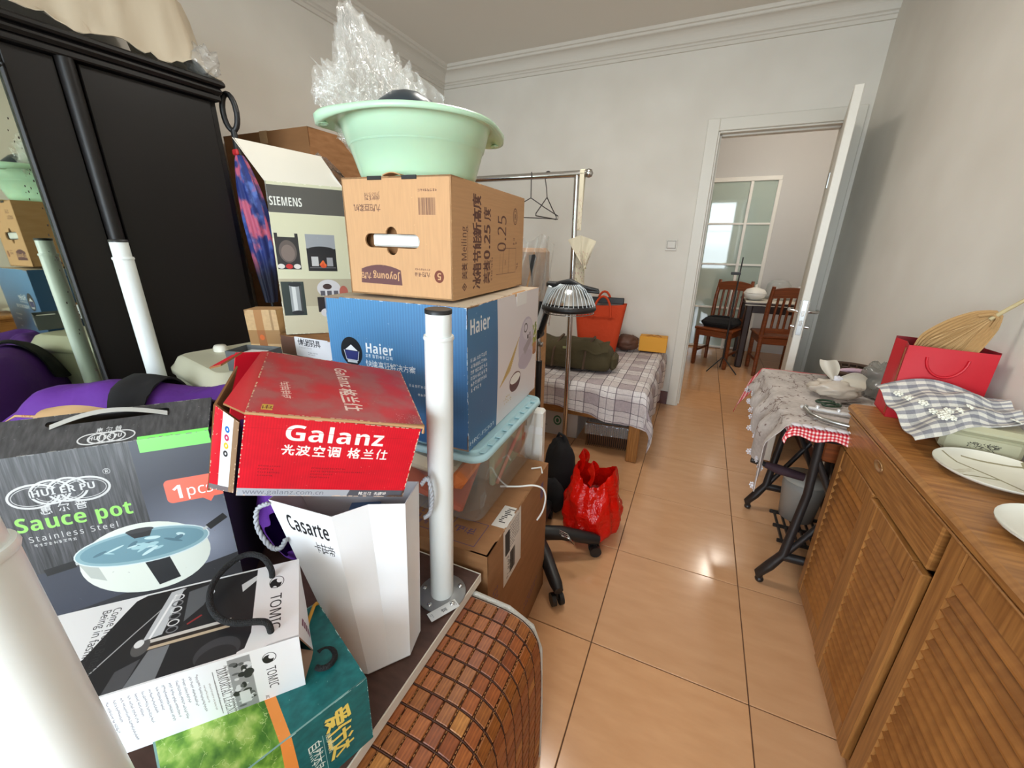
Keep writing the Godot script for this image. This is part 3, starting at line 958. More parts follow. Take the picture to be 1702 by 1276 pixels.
func sewing_table() -> void:
	var t := thing("sewing_table", "old treadle sewing machine table with black cast-iron legs, beside the louvred cabinet", "table", Vector3(0.59, 0, -2.0))
	part("tabletop", boxm(Vector3(0, 0.72, 0), Vector3(0.43, 0.03, 0.78), 0.006), M.red_wood, t)
	part("drawer_case", boxm(Vector3(0.05, 0.64, 0.1), Vector3(0.26, 0.13, 0.4), 0.006), M.red_wood, t)
	for sg in [-1.0, 1.0]:
		var z: float = 0.33 * sg + (0.01 if sg > 0 else 0.12)
		var s := sto()
		# A-shaped iron end frame with claw feet
		tube(s, [Vector3(-0.11, 0.705, z), Vector3(-0.1, 0.45, z), Vector3(-0.12, 0.16, z), Vector3(-0.155, 0.09, z), Vector3(-0.185, 0.04, z), Vector3(-0.178, 0.015, z)], [0.016, 0.015, 0.018, 0.021, 0.018, 0.012], 8, true, 1.0)
		tube(s, [Vector3(0.11, 0.705, z), Vector3(0.1, 0.45, z), Vector3(0.12, 0.16, z), Vector3(0.155, 0.09, z), Vector3(0.185, 0.04, z), Vector3(0.178, 0.015, z)], [0.016, 0.015, 0.018, 0.021, 0.018, 0.012], 8)
		tube(s, [Vector3(-0.11, 0.69, z), Vector3(0.11, 0.69, z)], 0.02, 8)
		tube(s, [Vector3(-0.12, 0.15, z), Vector3(0.12, 0.15, z)], 0.018, 8)
		tube(s, [Vector3(-0.1, 0.6, z), Vector3(0, 0.4, z), Vector3(0.11, 0.17, z)], 0.012, 8)
		tube(s, [Vector3(0.1, 0.6, z), Vector3(0, 0.4, z), Vector3(-0.11, 0.17, z)], 0.012, 8)
		part("iron_leg", done(s), M.black_iron, t)
		for sx in [-0.178, 0.178]:
			part("caster", lathem([Vector2(0, 0), Vector2(0.014, 0.002), Vector2(0.017, 0.012), Vector2(0.012, 0.022), Vector2(0, 0.024)], 10, Vector3(sx, 0, z)), M.black_iron, t)
	part("cross_brace", tubem([Vector3(0.1, 0.5, -0.2), Vector3(0.08, 0.28, 0.06), Vector3(0.1, 0.5, 0.33)], 0.014, 8), M.black_iron, t)
	var s := sto()
	for k in 7:
		bx(s, Vector3(-0.09 + k * 0.03, 0.1, 0.05), Vector3(0.01, 0.012, 0.24), 0.002)
	for z in [-0.065, 0.05, 0.165]:
		bx(s, Vector3(0, 0.1, z), Vector3(0.22, 0.016, 0.014), 0.003)
	part("treadle", done(s), M.black_iron, t)
	s = sto()
	lathe(s, [Vector2(0.13, -0.008), Vector2(0.14, 0), Vector2(0.13, 0.008), Vector2(0.122, 0), Vector2(0.13, -0.008)], 28)
	for k in 5:
		tube(s, [Vector3.ZERO, Vector3(cos(TAU * k / 5) * 0.128, 0, sin(TAU * k / 5) * 0.128)], 0.007, 6)
	var fw := part("flywheel", done(s), M.black_iron, t, Vector3(0.15, 0.33, 0.16))
	fw.rotation_degrees = Vector3(0, 0, 90)
	# gingham undercloth
	var c := Canvas.new(self, 512, 512, col(222, 182, 176))
	for k in 32:
		for j in 32:
			var a := k % 2
			var b := j % 2
			c.im.fill_rect(Rect2i(k * 16, j * 16, 16, 16), col(190, 30, 44) if a and b else (col(214, 108, 110) if a or b else col(236, 214, 208)))
	var ging := printed("gingham", c.out(false), 0.9, 0.2)
	ging.texture_repeat = true
	ging.uv1_scale = Vector3(1.6, 2.6, 1)
	var top := 0.7365
	var gf := func(u: float, w: float) -> Vector3:
		# u from far to near along z, w from wall to front; both hang over
		var zz := -2.52 + u * 1.04
		var xx := 0.80 - w * (0.455 + 0.14 * smoothstep(-2.30, -2.40, zz))
		var p := Vector3(xx, top, zz)
		if xx < 0.37:
			p = Vector3(0.37 - 0.008 - (0.37 - xx) * 0.25 - 0.006 * sin(zz * 40), top - (0.37 - xx) * 1.0, zz)
		if zz > -1.605:
			var h := zz + 1.605
			p.z = -1.605 + 0.012 + h * 0.1
			p.y -= h * (0.26 + 0.06 * sin(xx * 60))
		if zz < -2.395:
			var h := -2.395 - zz
			p.z = -2.395 - 0.012 - h * 0.3
			p.y -= h
			if xx < 0.40:
				p.x -= h * 0.35
		return p
	tag(part("gingham_cloth", clothm(gf, 44, 26, 0.0025), ging, self), "red and white gingham undercloth showing at both ends of the sewing table", "tablecloth")
	# embroidered cloth
	c = Canvas.new(self, 1024, 1024, col(196, 186, 178))
	c.r.seed = 5
	c.grad(0, 0, 1024, 1024, func(x, y):
		var n := wob.get_noise_2d(x * 700, y * 700) * 0.05 + wob.get_noise_2d(x * 90, y * 90) * 0.08
		return Color(0.74 + n, 0.70 + n, 0.675 + n))
	for k in 26:
		var p := Vector2(c.r.randf_range(40, 980), c.r.randf_range(40, 980))
		var a := c.r.randf() * TAU
		var path := [p]
		for j in 12:
			a += c.r.randf_range(-0.7, 0.8)
			p += Vector2(cos(a), sin(a)) * 20
			path.append(p)
			if j % 2:
				c.oval(p.x + 10 * cos(a + 1.5), p.y + 10 * sin(a + 1.5), 11, 4.5, col(128, 112, 106), a + 0.8)
				c.oval(p.x - 9 * cos(a + 1.5), p.y - 9 * sin(a + 1.5), 9, 3.5, col(150, 132, 124), a - 0.8)
		c.line(path, 3.5, col(110, 92, 86))
	for k in 60:
		var q := Vector2(c.r.randf_range(0, 1000), c.r.randf_range(0, 1000))
		c.oval(q.x, q.y, 7, 5, col(120, 102, 98), c.r.randf() * 3)
	var emb := printed("embroidered_linen", c.out(false), 0.9, 0.2)
	var top2 := 0.7425
	var ef := func(u: float, w: float) -> Vector3:
		var zz := lerpf(-2.345, -1.602, u)
		var drop := lerpf(0.10, 0.27, pow(u, 1.6)) + 0.02 * sin(u * 34.0)
		var L := 0.435 + drop
		var q := w * L
		var p := Vector3(0.80 - q, top2 + 0.0015 * sin(zz * 50) * sin(q * 40), zz)
		if q > 0.435:
			var h := q - 0.435
			p = Vector3(0.365 - 0.01 - 0.028 * smoothstep(0, 0.1, h) - 0.014 * (sin(zz * 38.0) + 1.0) * smoothstep(0, 0.1, h), top2 - h, zz + h * 0.12 * sin(zz * 11))
		return p
	var lt := part("embroidered_cloth", clothm(ef, 60, 40, 0.0022), emb, self)
	tag(lt, "pale embroidered linen cloth with a lace flower hem, draped over the sewing table", "tablecloth")
	var fl := lace_flower(0.016)
	for k in 15:
		var u := 0.04 + k * 0.066
		var e: Vector3 = ef.call(minf(u, 1.0), 0.975)
		var o := part("lace_flower", fl, M.lace if M.has("lace") else mat("lace", col(214, 210, 214), 0.8), lt, e + Vector3(-0.004, -0.012, 0.0))
		o.rotation_degrees = Vector3(rng.randf_range(-15, 15), rng.randf_range(0, 90), 88)
	# scalloped lace edge at the near end of the cloth
	var sc := sto()
	for k in 13:
		lathe(sc, [Vector2(0.017, 0), Vector2(0.015, 0.002), Vector2(0.0, 0.003)], 10, Vector3(0.385 + k * 0.033, 0.7445, -1.602))
	part("lace_edge", done(sc), M.lace, lt)
	# wicker basket with a pink handled thing
	var wk := mat("dark_wicker", col(84, 62, 48), 0.8)
	var b := thing("wicker_basket", "low dark wicker basket at the far end of the sewing table by the wall", "basket", Vector3(0.695, 0.745, -2.27))
	var s3 := sto()
	for k in 7:
		lathe(s3, [Vector2(0.062 + k * 0.006, k * 0.008), Vector2(0.069 + k * 0.006, k * 0.008 + 0.004), Vector2(0.063 + k * 0.006, k * 0.008 + 0.008)], 30, Vector3.ZERO, 1.05, 0.95)
	for k in 22:
		var a := TAU * k / 22
		tube(s3, [Vector3(cos(a) * 0.066, 0.0, sin(a) * 0.062), Vector3(cos(a) * 0.112, 0.058, sin(a) * 0.102)], 0.0045, 5)
	part("weave", done(s3), wk, b)
	part("rim", lathem([Vector2(0.104, 0.052), Vector2(0.116, 0.056), Vector2(0.113, 0.068), Vector2(0.102, 0.066), Vector2(0.104, 0.052)], 30), wk, b)
	part("base", lathem([Vector2(0, 0.001), Vector2(0.066, 0.001), Vector2(0.066, 0.006), Vector2(0, 0.006)], 24), wk, b)
	var arc := []
	for k in 13:
		var a := PI * k / 12
		arc.append(Vector3(0.695 - cos(a) * 0.075 + 0.01, 0.79 + sin(a) * 0.026, -2.2 - 0.02 * cos(a)))
	tag(part("pink_band", tubem(arc, 0.011, 10), mat("pink_plastic", col(206, 170, 186), 0.45), self), "pale pink plastic hoop resting across the wicker basket", "hoop")
	var film := mat("grey_film", Color(0.6, 0.59, 0.56, 0.55), 0.22)
	film.transparency = BaseMaterial3D.TRANSPARENCY_ALPHA
	tag(part("plastic_bag", crumple(Vector3(0.13, 0.15, 0.15), 4, 0.3), film, self, Vector3(0.74, 0.745, -2.08)), "crumpled greyish plastic bag on the sewing table between basket and red gift bag", "bag")
	# knotted bag
	var kf := mat("milky_film", Color(0.86, 0.8, 0.73, 0.62), 0.22)
	kf.transparency = BaseMaterial3D.TRANSPARENCY_ALPHA
	var k := thing("knotted_bag", "small knotted milky plastic bag standing on the embroidered cloth", "bag", Vector3(0.575, 0.745, -2.0))
	part("body", crumple(Vector3(0.17, 0.075, 0.13), 14, 0.22), kf, k)
	part("knot", crumple(Vector3(0.035, 0.03, 0.03), 3, 0.3), M.lace, k, Vector3(0.0, 0.06, 0))
	part("ear", clothm(func(u, w): return Vector3(-0.012 - w * 0.03 + (u - 0.5) * (0.02 + 0.05 * sin(w * 2.2)), 0.075 + w * 0.075, -0.01 * w + 0.012 * sin(u * 5)), 8, 8, 0.0015), mat("ear_film", col(204, 194, 176), 0.5), k)
	part("ear", clothm(func(u, w): return Vector3(0.01 + w * 0.085, 0.078 + (u - 0.5) * (0.02 + 0.06 * sin(w * 2.6)) - 0.01 * w, 0.012 * sin(u * 6) + 0.01), 8, 8, 0.0015), M.ear_film, k)
	# scissors
	var sc2 := thing("scissors", "green-handled scissors lying open on the embroidered cloth", "scissors", Vector3(0.575, 0.75, -1.89), Vector3(0, 22, 0))
	var gr := mat("green_plastic", col(34, 58, 38), 0.4)
	for sg in [-1.0, 1.0]:
		var loop := []
		for q in 17:
			var a: float = TAU * q / 16.0
			loop.append(Vector3(-0.045 + cos(a) * 0.033, 0.002, sg * 0.018 + sin(a) * 0.017))
		part("handle", tubem(loop, 0.0045, 8, false), gr, sc2)
		part("blade", prismm(PackedVector2Array([Vector2(-0.015, -0.005), Vector2(0.095, 0.001), Vector2(0.02, 0.007), Vector2(-0.015, 0.006)]), -0.001, 0.001, Transform3D(Basis.from_euler(Vector3(-PI / 2, sg * 0.18, 0)), Vector3(0, 0.001 + sg * 0.001, 0))), mat("dark_steel", col(74, 66, 62), 0.4, 0.8), sc2)
	part("rivet", lathem([Vector2(0.005, -0.002), Vector2(0.005, 0.004), Vector2(0, 0.005)], 10), M.steel, sc2)
	# hacksaw
	var hs := thing("hacksaw", "hacksaw with a bright bar and a bowed grey tube frame on the near table edge", "saw", Vector3(0.49, 0.75, -1.735), Vector3(0, -8, 0))
	var brt := mat("bright_metal", col(232, 232, 232), 0.32, 0.4)
	part("bar", boxm(Vector3(0.01, 0.006, -0.03), Vector3(0.165, 0.01, 0.018), 0.003), brt, hs)
	for x in [-0.02, 0.045]:
		part("wing_nut", lathem([Vector2(0.006, 0), Vector2(0.006, 0.012), Vector2(0, 0.013)], 10, Vector3(x, 0.008, -0.03)), brt, hs)
	part("bow", tubem([Vector3(-0.055, 0.01, -0.03), Vector3(-0.06, 0.012, 0.0), Vector3(-0.045, 0.01, 0.05), Vector3(-0.01, 0.008, 0.082), Vector3(0.05, 0.008, 0.098), Vector3(0.09, 0.008, 0.1)], 0.0075, 10), M.steel, hs)
	part("blade", boxm(Vector3(0.015, 0.004, 0.075), Vector3(0.1, 0.006, 0.001)), M.steel, hs)
	# stored beneath
	var tub := thing("plastic_tub", "pale round tub in a clear bag stored under the sewing table", "tub", Vector3(0.585, 0.108, -2.06))
	part("body", lathem([Vector2(0, 0), Vector2(0.07, 0), Vector2(0.085, 0.16), Vector2(0.085, 0.2), Vector2(0, 0.205)], 24), mat("tub_grey", col(150, 146, 138), 0.5), tub)
	part("lid", lathem([Vector2(0.089, 0.2), Vector2(0.089, 0.215), Vector2(0, 0.22)], 24), mat("tub_lid", col(176, 170, 158), 0.5), tub)
	var um := thing("folded_umbrella", "dark folded umbrella poking out from under the sewing table cloth", "umbrella", Vector3(0.345, 0.40, -1.96), Vector3(0, 0, -7))
	part("canopy", tubem([Vector3(0.05, 0, 0), Vector3(0.1, 0, 0.01), Vector3(0.2, 0.002, 0.02)], [0.014, 0.022, 0.018], 10), mat("plum_cloth", col(58, 34, 42), 0.8), um)
	part("handle", tubem([Vector3(-0.01, 0.004, 0), Vector3(0.02, 0.004, 0), Vector3(0.05, 0, 0)], [0.013, 0.016, 0.012], 10), M.black_plastic, um)

func on_cabinet() -> void:
	# red gift bag
	var red := mat("red_paper", col(196, 18, 36), 0.42)
	var red2 := mat("red_paper_inside", col(130, 14, 26), 0.6)
	var g := thing("gift_bag", "glossy red paper gift bag with rope handles, holding the palm-leaf fan", "bag", Vector3(0.695, 0.8335, -1.61), Vector3(0, -4, 0))
	var w := 0.098
	var h := 0.232
	var d := 0.06
	panel(g, "front_panel", [Vector3(-w, 0, d), Vector3(w, 0, d), Vector3(w, h - 0.005, d), Vector3(-w, h, d)], 0.0015, red, red2, 0.006)
	panel(g, "back_panel", [Vector3(w, 0, -d), Vector3(-w, 0, -d), Vector3(-w, h + 0.006, -d), Vector3(w, h, -d)], 0.0015, red, red2, 0.003)
	for sg in [-1.0, 1.0]:
		for k in [0, 1]:
			var z0: float = d if k == 0 else 0.0
			var z1: float = 0.0 if k == 0 else -d
			var xa: float = sg * (w if k == 0 else w - 0.012)
			var xb: float = sg * (w - 0.012 if k == 0 else w)
			var q := [Vector3(sg * w, 0, z0), Vector3(sg * w, 0, z1), Vector3(xb, h, z1), Vector3(xa, h, z0)]
			if sg < 0: q = [Vector3(sg * w, 0, z1), Vector3(sg * w, 0, z0), Vector3(xa, h, z0), Vector3(xb, h, z1)]
			panel(g, "gusset", q, 0.0015, red, red2, 0.0, 0.0005, 4)
	panel(g, "base", [Vector3(-w, 0.002, -d), Vector3(w, 0.002, -d), Vector3(w, 0.002, d), Vector3(-w, 0.002, d)], 0.0015, red, red2)
	part("gold_line", boxm(Vector3(-w - 0.0008, h / 2, d - 0.012), Vector3(0.0012, h - 0.02, 0.004)), mat("gold_print", col(140, 96, 48), 0.4, 0.3), g)
	for zz in [d + 0.004, -d - 0.002]:
		var lp := []
		for k in 15:
			var a := PI * k / 14.0
			lp.append(Vector3(-cos(a) * 0.045 - 0.005, (h - 0.03) - sin(a) * 0.055 * (1.0 if zz > 0 else -1.0), zz + 0.004 * sin(a)))
		part("rope_handle", tubem(lp, 0.0036, 8), red, g)
	# palm-leaf fan
	var f := thing("palm_fan", "dried palm-leaf fan stuck handle-up in the red gift bag", "fan", Vector3(0.630, 0.997, -1.612))
	var leaf := printed("palm_leaf", null, 0.75)
	var c := Canvas.new(self, 512, 512, col(178, 140, 92))
	c.r.seed = 8
	for k in 150:
		var a := c.r.randf_range(-1.0, 1.0)
		var sh := c.r.randf_range(-30, 34)
		c.line([Vector2(256 + a * 20, -10), Vector2(256 + a * 300, 540)], c.r.randf_range(1, 5), col(172 + sh, 136 + sh, 90 + sh * 0.9))
	leaf.albedo_texture = c.out(false)
	# stalk direction from the bag up to the right
	var ax := Vector3(0.1, 0.122, 0.02).normalized()
	var sd := Vector3(0.72, -0.6, 0.16).normalized()
	sd = (sd - ax * sd.dot(ax)).normalized()
	var up := sd.cross(ax).normalized()
	var blade := func(u: float, w2: float) -> Vector3:
		var t := u * 2 - 1
		var rr := 0.235 * (1.0 - w2)
		var wd := 0.066 * pow(sin(clampf((w2 * 0.93 + 0.07) * PI * 0.75, 0, PI)), 0.7)
		if w2 < 0.12: wd *= sqrt(w2 / 0.12) * 0.45 + 0.55
		wd *= 1.0 - 0.55 * smoothstep(0.6, 1.0, w2)
		var len := -0.02 + w2 * 0.235
		var fold := 0.0025 * sin(t * 40.0) * smoothstep(0.0, 0.3, w2)
		var cup := 0.05 * t * t * smoothstep(0.1, 0.8, w2)
		return ax * (0.205 - len) + sd * t * wd + up * (cup + fold)
	part("blade", clothm(blade, 64, 24, 0.0012), leaf, f)
	part("stalk", tubem([ax * 0.2 + up * 0.004, ax * 0.23 + up * 0.003, ax * 0.3 + up * 0.006, ax * 0.325 + up * 0.008], [0.0055, 0.0055, 0.005, 0.006], 8), mat("stalk", col(188, 170, 128), 0.7), f)
	part("binding", tubem([ax * 0.19 - sd * 0.022, ax * 0.213 - sd * 0.008 + up * 0.005, ax * 0.213 + sd * 0.008 + up * 0.005, ax * 0.19 + sd * 0.022], 0.005, 8), leaf, f)
	part("string", tubem([ax * 0.318 + up * 0.01, ax * 0.29 + up * 0.016 + sd * 0.01, ax * 0.262 + up * 0.01 + sd * 0.022, ax * 0.275 + sd * 0.02], 0.0015, 5), mat("string", col(150, 140, 110), 0.9), f)
	# tea tin
	c = Canvas.new(self, 1024, 512, col(176, 172, 142))
	c.r.seed = 3
	for k in 70:
		var p := Vector2(500 + c.r.randf_range(-200, 240), 230 + c.r.randf_range(-110, 90))
		var a := c.r.randf_range(-1.4, 1.4)
		c.line([p, p + Vector2(cos(a), sin(a)) * c.r.randf_range(20, 60)], c.r.randf_range(8, 18), col(52, 48, 36))
	c.line([Vector2(230, 380), Vector2(820, 380)], 8, col(70, 64, 46))
	c.small(330, 400, 400, 1, 44, col(96, 88, 64))
	var tinf := printed("tin_print", c.out(), 0.35, 0.5)
	var tinm := mat("tin_green", col(176, 172, 142), 0.35)
	var t := thing("tea_tin", "pale green oblong tea tin with brushwork lettering, under the chequered cloth", "tin", Vector3(0.727, 0.8335, -1.385), Vector3(0, -13, 0))
	part("body", boxm(Vector3(0, 0.026, 0), Vector3(0.15, 0.052, 0.1), 0.01), tinm, t)
	part("front_print", boxm(Vector3(0.0, 0.026, 0.0503), Vector3(0.13, 0.042, 0.0008)), null, t)
	var sq := sto()
	quad(sq, Vector3(-0.064, 0.006, 0.0509), Vector3(0.064, 0.006, 0.0509), Vector3(0.064, 0.047, 0.0509), Vector3(-0.064, 0.047, 0.0509))
	t.get_node("front_print").mesh = done(sq)
	t.get_node("front_print").material_override = tinf
	part("lid", boxm(Vector3(0, 0.064, 0), Vector3(0.154, 0.026, 0.104), 0.01), tinm, t)
	# chequered cloth with lace daisies
	c = Canvas.new(self, 1024, 1024, col(220, 216, 206))
	for j in 11:
		c.im.fill_rect(Rect2i(0, j * 94, 1024, 46), col(160, 158, 162))
	c.grad(0, 0, 1024, 1024, func(x, y):
		var q: Color = c.im.get_pixel(int(round(x * 1024)), int(round(y * 1024)))
		if int(x * 13) % 2 == 1: q = q * Color(0.85, 0.855, 0.875)
		var n := 0.97 + 0.05 * wob.get_noise_2d(x * 900, y * 900)
		return q * n)
	var chk := printed("chequered_cotton", c.out(), 0.9, 0.2)
	var A := Vector3(0.551, 0.925, -1.57)
	var B := Vector3(0.79, 0.962, -1.47)
	var C := Vector3(0.565, 0.868, -1.285)
	var D := Vector3(0.80, 0.93, -1.375)
	var cf := func(u: float, w2: float) -> Vector3:
		var p := A.lerp(B, u).lerp(C.lerp(D, u), w2)
		p.y += 0.03 * sin(PI * minf(1, u * 1.15)) * (1 - w2 * 0.55) + 0.005 * sin(u * 17 + w2 * 9) * sin(w2 * 6) + 0.006 * sin(w2 * 15.0 + u * 5)
		p.x = minf(p.x, 0.812)
		p.z += 0.01 * sin(u * 9) * w2
		return p
	var ck := part("chequered_cloth", clothm(cf, 40, 32, 0.003), chk, self)
	tag(ck, "grey and white chequered cloth with lace daisies, thrown over the tea tin", "cloth")
	var dz := lace_flower(0.0135)
	var spots := [Vector2(0.14, 0.2), Vector2(0.18, 0.35), Vector2(0.24, 0.5), Vector2(0.29, 0.64), Vector2(0.35, 0.74), Vector2(0.42, 0.66), Vector2(0.3, 0.8), Vector2(0.38, 0.82), Vector2(0.5, 0.72), Vector2(0.6, 0.66), Vector2(0.9, 0.9)]
	for q in spots:
		var o := part("lace_daisy", dz, mat("daisy", col(238, 236, 222), 0.8) if not M.has("daisy") else M.daisy, ck, cf.call(q.x, q.y) + Vector3(-0.001, 0.003, 0.001))
		o.rotation_degrees = Vector3(20, 20 * q.x * 8, 15)
	# plates
	c = Canvas.new(self, 512, 512, col(226, 222, 206))
	for e in [[60, 210, 240, 300], [215, 20, 235, 500], [300, 60, 500, 250], [380, 330, 500, 200], [60, 330, 200, 460]]:
		c.line([Vector2(e[0], e[1]), Vector2((e[0] + e[2]) / 2.0 + 12, (e[1] + e[3]) / 2.0), Vector2(e[2], e[3])], 13, col(150, 142, 112))
	for k in 50:
		c.oval(150 + c.r.randf_range(-50, 60), 190 + c.r.randf_range(-16, 16), 14, 3, col(206, 198, 178), 0.1)
	var glaze := printed("plate_glaze", c.out(false), 0.12, 0.5)
	var plain := mat("plate_white", col(228, 225, 212), 0.12)
	for k in 2:
		var p := thing("plate", "shallow cream plate with crossing olive lines on the worktop beside the tin" if k == 0 else "plain white plate cut by the right edge of the photo, nearest on the worktop", "plate", Vector3(0.69 if k == 0 else 0.686, 0.8335, -1.21 if k == 0 else -0.945), Vector3(0, 30, 0), "plates on the worktop")
		var q := 0.108 if k == 0 else 0.11
		var s := sto()
		var pr := [Vector2(0.0, 0.006), Vector2(q * 0.62, 0.006), Vector2(q * 0.8, 0.012), Vector2(q * 0.985, 0.021), Vector2(q, 0.0235)]
		s.set_smooth_group(0)
		for i in pr.size() - 1:
			for j in 40:
				var a := TAU * j / 40
				var b := TAU * (j + 1) / 40
				var P: Vector2 = pr[i]
				var Q: Vector2 = pr[i + 1]
				for e in [[P, a], [P, b], [Q, b], [P, a], [Q, b], [Q, a]]:
					var r0: float = e[0].x
					v(s, Vector3(cos(e[1]) * r0, e[0].y, sin(e[1]) * r0), Vector2(0.5 + cos(e[1]) * r0 / q * 0.5, 0.5 + sin(e[1]) * r0 / q * 0.5))
		part("face", done(s), glaze if k == 0 else plain, p)
		part("underside", lathem([Vector2(0, 0.002), Vector2(q * 0.5, 0.002), Vector2(q * 0.52, 0), Vector2(q * 0.6, 0), Vector2(q * 0.62, 0.003), Vector2(q * 0.82, 0.009), Vector2(q * 1.0, 0.0205), Vector2(q * 1.0, 0.0235)], 40), plain, p)
	var cup := thing("red_cup", "small red lacquer cup just inside the right edge behind the plates", "cup", Vector3(0.772, 0.8335, -1.075))
	part("wall", lathem([Vector2(0.0, 0), Vector2(0.024, 0), Vector2(0.027, 0.02), Vector2(0.032, 0.065), Vector2(0.03, 0.065), Vector2(0.025, 0.02), Vector2(0, 0.005)], 24), mat("red_lacquer", col(120, 22, 24), 0.3), cup)

func bed_side() -> void:
	# bed
	var b := thing("bed", "low wooden bed along the back wall, legs and rail showing below the plaid cover", "bed", Vector3(-1.12, 0, -3.0))
	for sx in [-0.88, 0.88]:
		for sz in [-0.55, 0.55]:
			part("leg", boxm(Vector3(sx, 0.17, sz), Vector3(0.07, 0.34, 0.06), 0.006), M.oak_upright, b)
	part("rail", boxm(Vector3(0, 0.30, 0.555), Vector3(1.69, 0.09, 0.03), 0.005), M.oak, b)
	part("rail", boxm(Vector3(0, 0.315, -0.555), Vector3(1.69, 0.09, 0.03), 0.005), M.oak, b)
	part("rail", boxm(Vector3(0.88, 0.315, 0), Vector3(0.03, 0.09, 1.04), 0.005), M.oak, b)
	part("mattress", boxm(Vector3(0, 0.42, 0), Vector3(1.84, 0.12, 1.14), 0.03), M.white_card, b)
	var c := Canvas.new(self, 1024, 1024, col(206, 198, 196))
	c.grad(0, 0, 1024, 1024, func(x, y):
		var cx: float = fposmod(x * 4.0, 1.0)
		var cy: float = fposmod(y * 4.0, 1.0)
		var k := Color(0.86, 0.83, 0.82)
		if cx > 0.5: k = k * Color(0.93, 0.915, 0.915)
		if cy > 0.5: k = k * Color(0.93, 0.91, 0.91)
		if cx > 0.5 and cy > 0.5: k = k * Color(0.93, 0.92, 0.94)
		var n: float = 1.0 + 0.07 * wob.get_noise_2d(x * 3000, y * 300) + 0.07 * wob.get_noise_2d(x * 300, y * 3000)
		for q in [cx, cy]:
			if absf(q - 0.02) < 0.014 or absf(q - 0.52) < 0.012 or absf(q - 0.26) < 0.007:
				k = Color(0.44, 0.40, 0.42)
		return k * n)
	var plaid := printed("plaid_cotton", c.out(false), 0.9, 0.2)
	plaid.texture_repeat = true
	plaid.uv1_scale = Vector3(2.7, 1.9, 1)
	var cf := func(u: float, w: float) -> Vector3:
		# u along the bed from far left to right, w from the wall to the aisle; both hang over
		var x := -2.06 + u * 2.14
		var z := -3.595 + w * 1.47
		var y := 0.492 + 0.006 * sin(x * 9.0 + z * 5.0) + 0.01 * wob.get_noise_2d(x * 180, z * 180)
		var p := Vector3(x, y, z)
		var fold := 0.0
		if x > -0.20:
			var h := x + 0.20
			fold = h
			p.x = -0.20 + 0.03 * smoothstep(0.0, 0.06, h) + 0.02 * sin(z * 22.0) * smoothstep(0.0, 0.12, h)
			p.y -= h * 0.95
		if z > -2.42:
			var h := z + 2.42
			p.z = -2.42 + 0.025 * smoothstep(0.0, 0.06, h) + 0.012 * sin(x * 26.0) * smoothstep(0.0, 0.12, h)
			p.y -= h * (0.62 + 0.16 * smoothstep(-0.8, -0.2, x))
			if fold > 0.0:
				p.z += fold * 0.12
				p.x += h * 0.1
				p.y += fold * 0.45
		return p
	tag(part("bed_cover", clothm(cf, 90, 70, 0.004), plaid, self), "grey, white and pink plaid cotton cover over the bed, hanging at the front corner", "bedspread")
	# duffel bag
	var olive := mat("olive_canvas", col(74, 64, 38), 0.85)
	relief(olive, TX.fold, 0.4)
	olive.uv1_triplanar = true
	olive.uv1_scale = Vector3(4, 4, 4)
	var d := thing("duffel_bag", "long olive-brown canvas duffel bag slumped on the front of the plaid bed", "bag", Vector3(-0.75, 0.503, -2.72), Vector3(0, 3, 0))
	var df := func(u: float, w: float) -> Vector3:
		var a := w * TAU
		var x := lerpf(-0.29, 0.29, u)
		var e := 1.0 - pow(absf(u * 2 - 1), 18.0)
		var top := 0.175 + 0.055 * (1 - u) + 0.006 * sin(u * 19.0) - 0.016 * sin(u * 7.0)
		var zz := cos(a)
		var yy := sin(a)
		zz = signf(zz) * pow(absf(zz), 0.55)
		yy = signf(yy) * pow(absf(yy), 0.6)
		return Vector3(x, maxf(0.0, top * (0.5 + 0.5 * yy * e)) + 0.004 * wob.get_noise_2d(u * 120, w * 120), zz * 0.11 * (0.35 + 0.65 * e))
	var s := sto()
	sheet(s, func(u, w): return df.call(u, 1.0 - w), 44, 36)
	part("body", done(s), olive, d)
	for x in [-0.12, 0.1]:
		part("strap", tubem([Vector3(x, 0.02, 0.118), Vector3(x + 0.01, 0.14, 0.112), Vector3(x + 0.04, 0.215, 0.05), Vector3(x + 0.05, 0.225, 0.0)], 0.009, 6), mat("olive_strap", col(84, 64, 48), 0.8) if not M.has("olive_strap") else M.olive_strap, d)
	part("flap", clothm(func(u, w): return Vector3(0.06 + u * 0.2, 0.205 - w * 0.06 + 0.012 * sin(u * 8), 0.05 + w * 0.07), 14, 6, 0.004), olive, d)
	part("badge", boxm(Vector3(-0.03, 0.16, 0.112), Vector3(0.036, 0.016, 0.003), 0.001), mat("badge_green", col(140, 144, 96), 0.6), d)
	part("side_pocket", boxm(Vector3(0.29, 0.07, 0.0), Vector3(0.05, 0.1, 0.15), 0.02), olive, d)
	# orange tote
	var orange := mat("orange_canvas", col(206, 66, 22), 0.8)
	relief(orange, TX.fold, 0.35)
	orange.uv1_triplanar = true
	orange.uv1_scale = Vector3(3.5, 3.5, 3.5)
	var t := thing("tote_bag", "bright orange canvas tote bag standing on the bed against the wall", "bag", Vector3(-0.70, 0.503, -3.28), Vector3(0, 6, 0))
	var tf := func(u: float, w: float) -> Vector3:
		# w from top to bottom, u around
		var a := u * TAU
		var rx := lerpf(0.205, 0.15, w)
		var x := rx * signf(cos(a)) * pow(absf(cos(a)), 0.5)
		var z := lerpf(0.05, 0.085, w) * signf(sin(a)) * pow(absf(sin(a)), 0.6)
		var sl := 0.02 * sin(u * 21) * (1 - w) + 0.012 * sin(u * 9 + w * 6)
		return Vector3(x, (1 - w) * (0.37 + 0.02 * cos(a)), z + sl * 0.6)
	s = sto()
	sheet(s, func(u, w): return tf.call(1 - u, w), 44, 18)
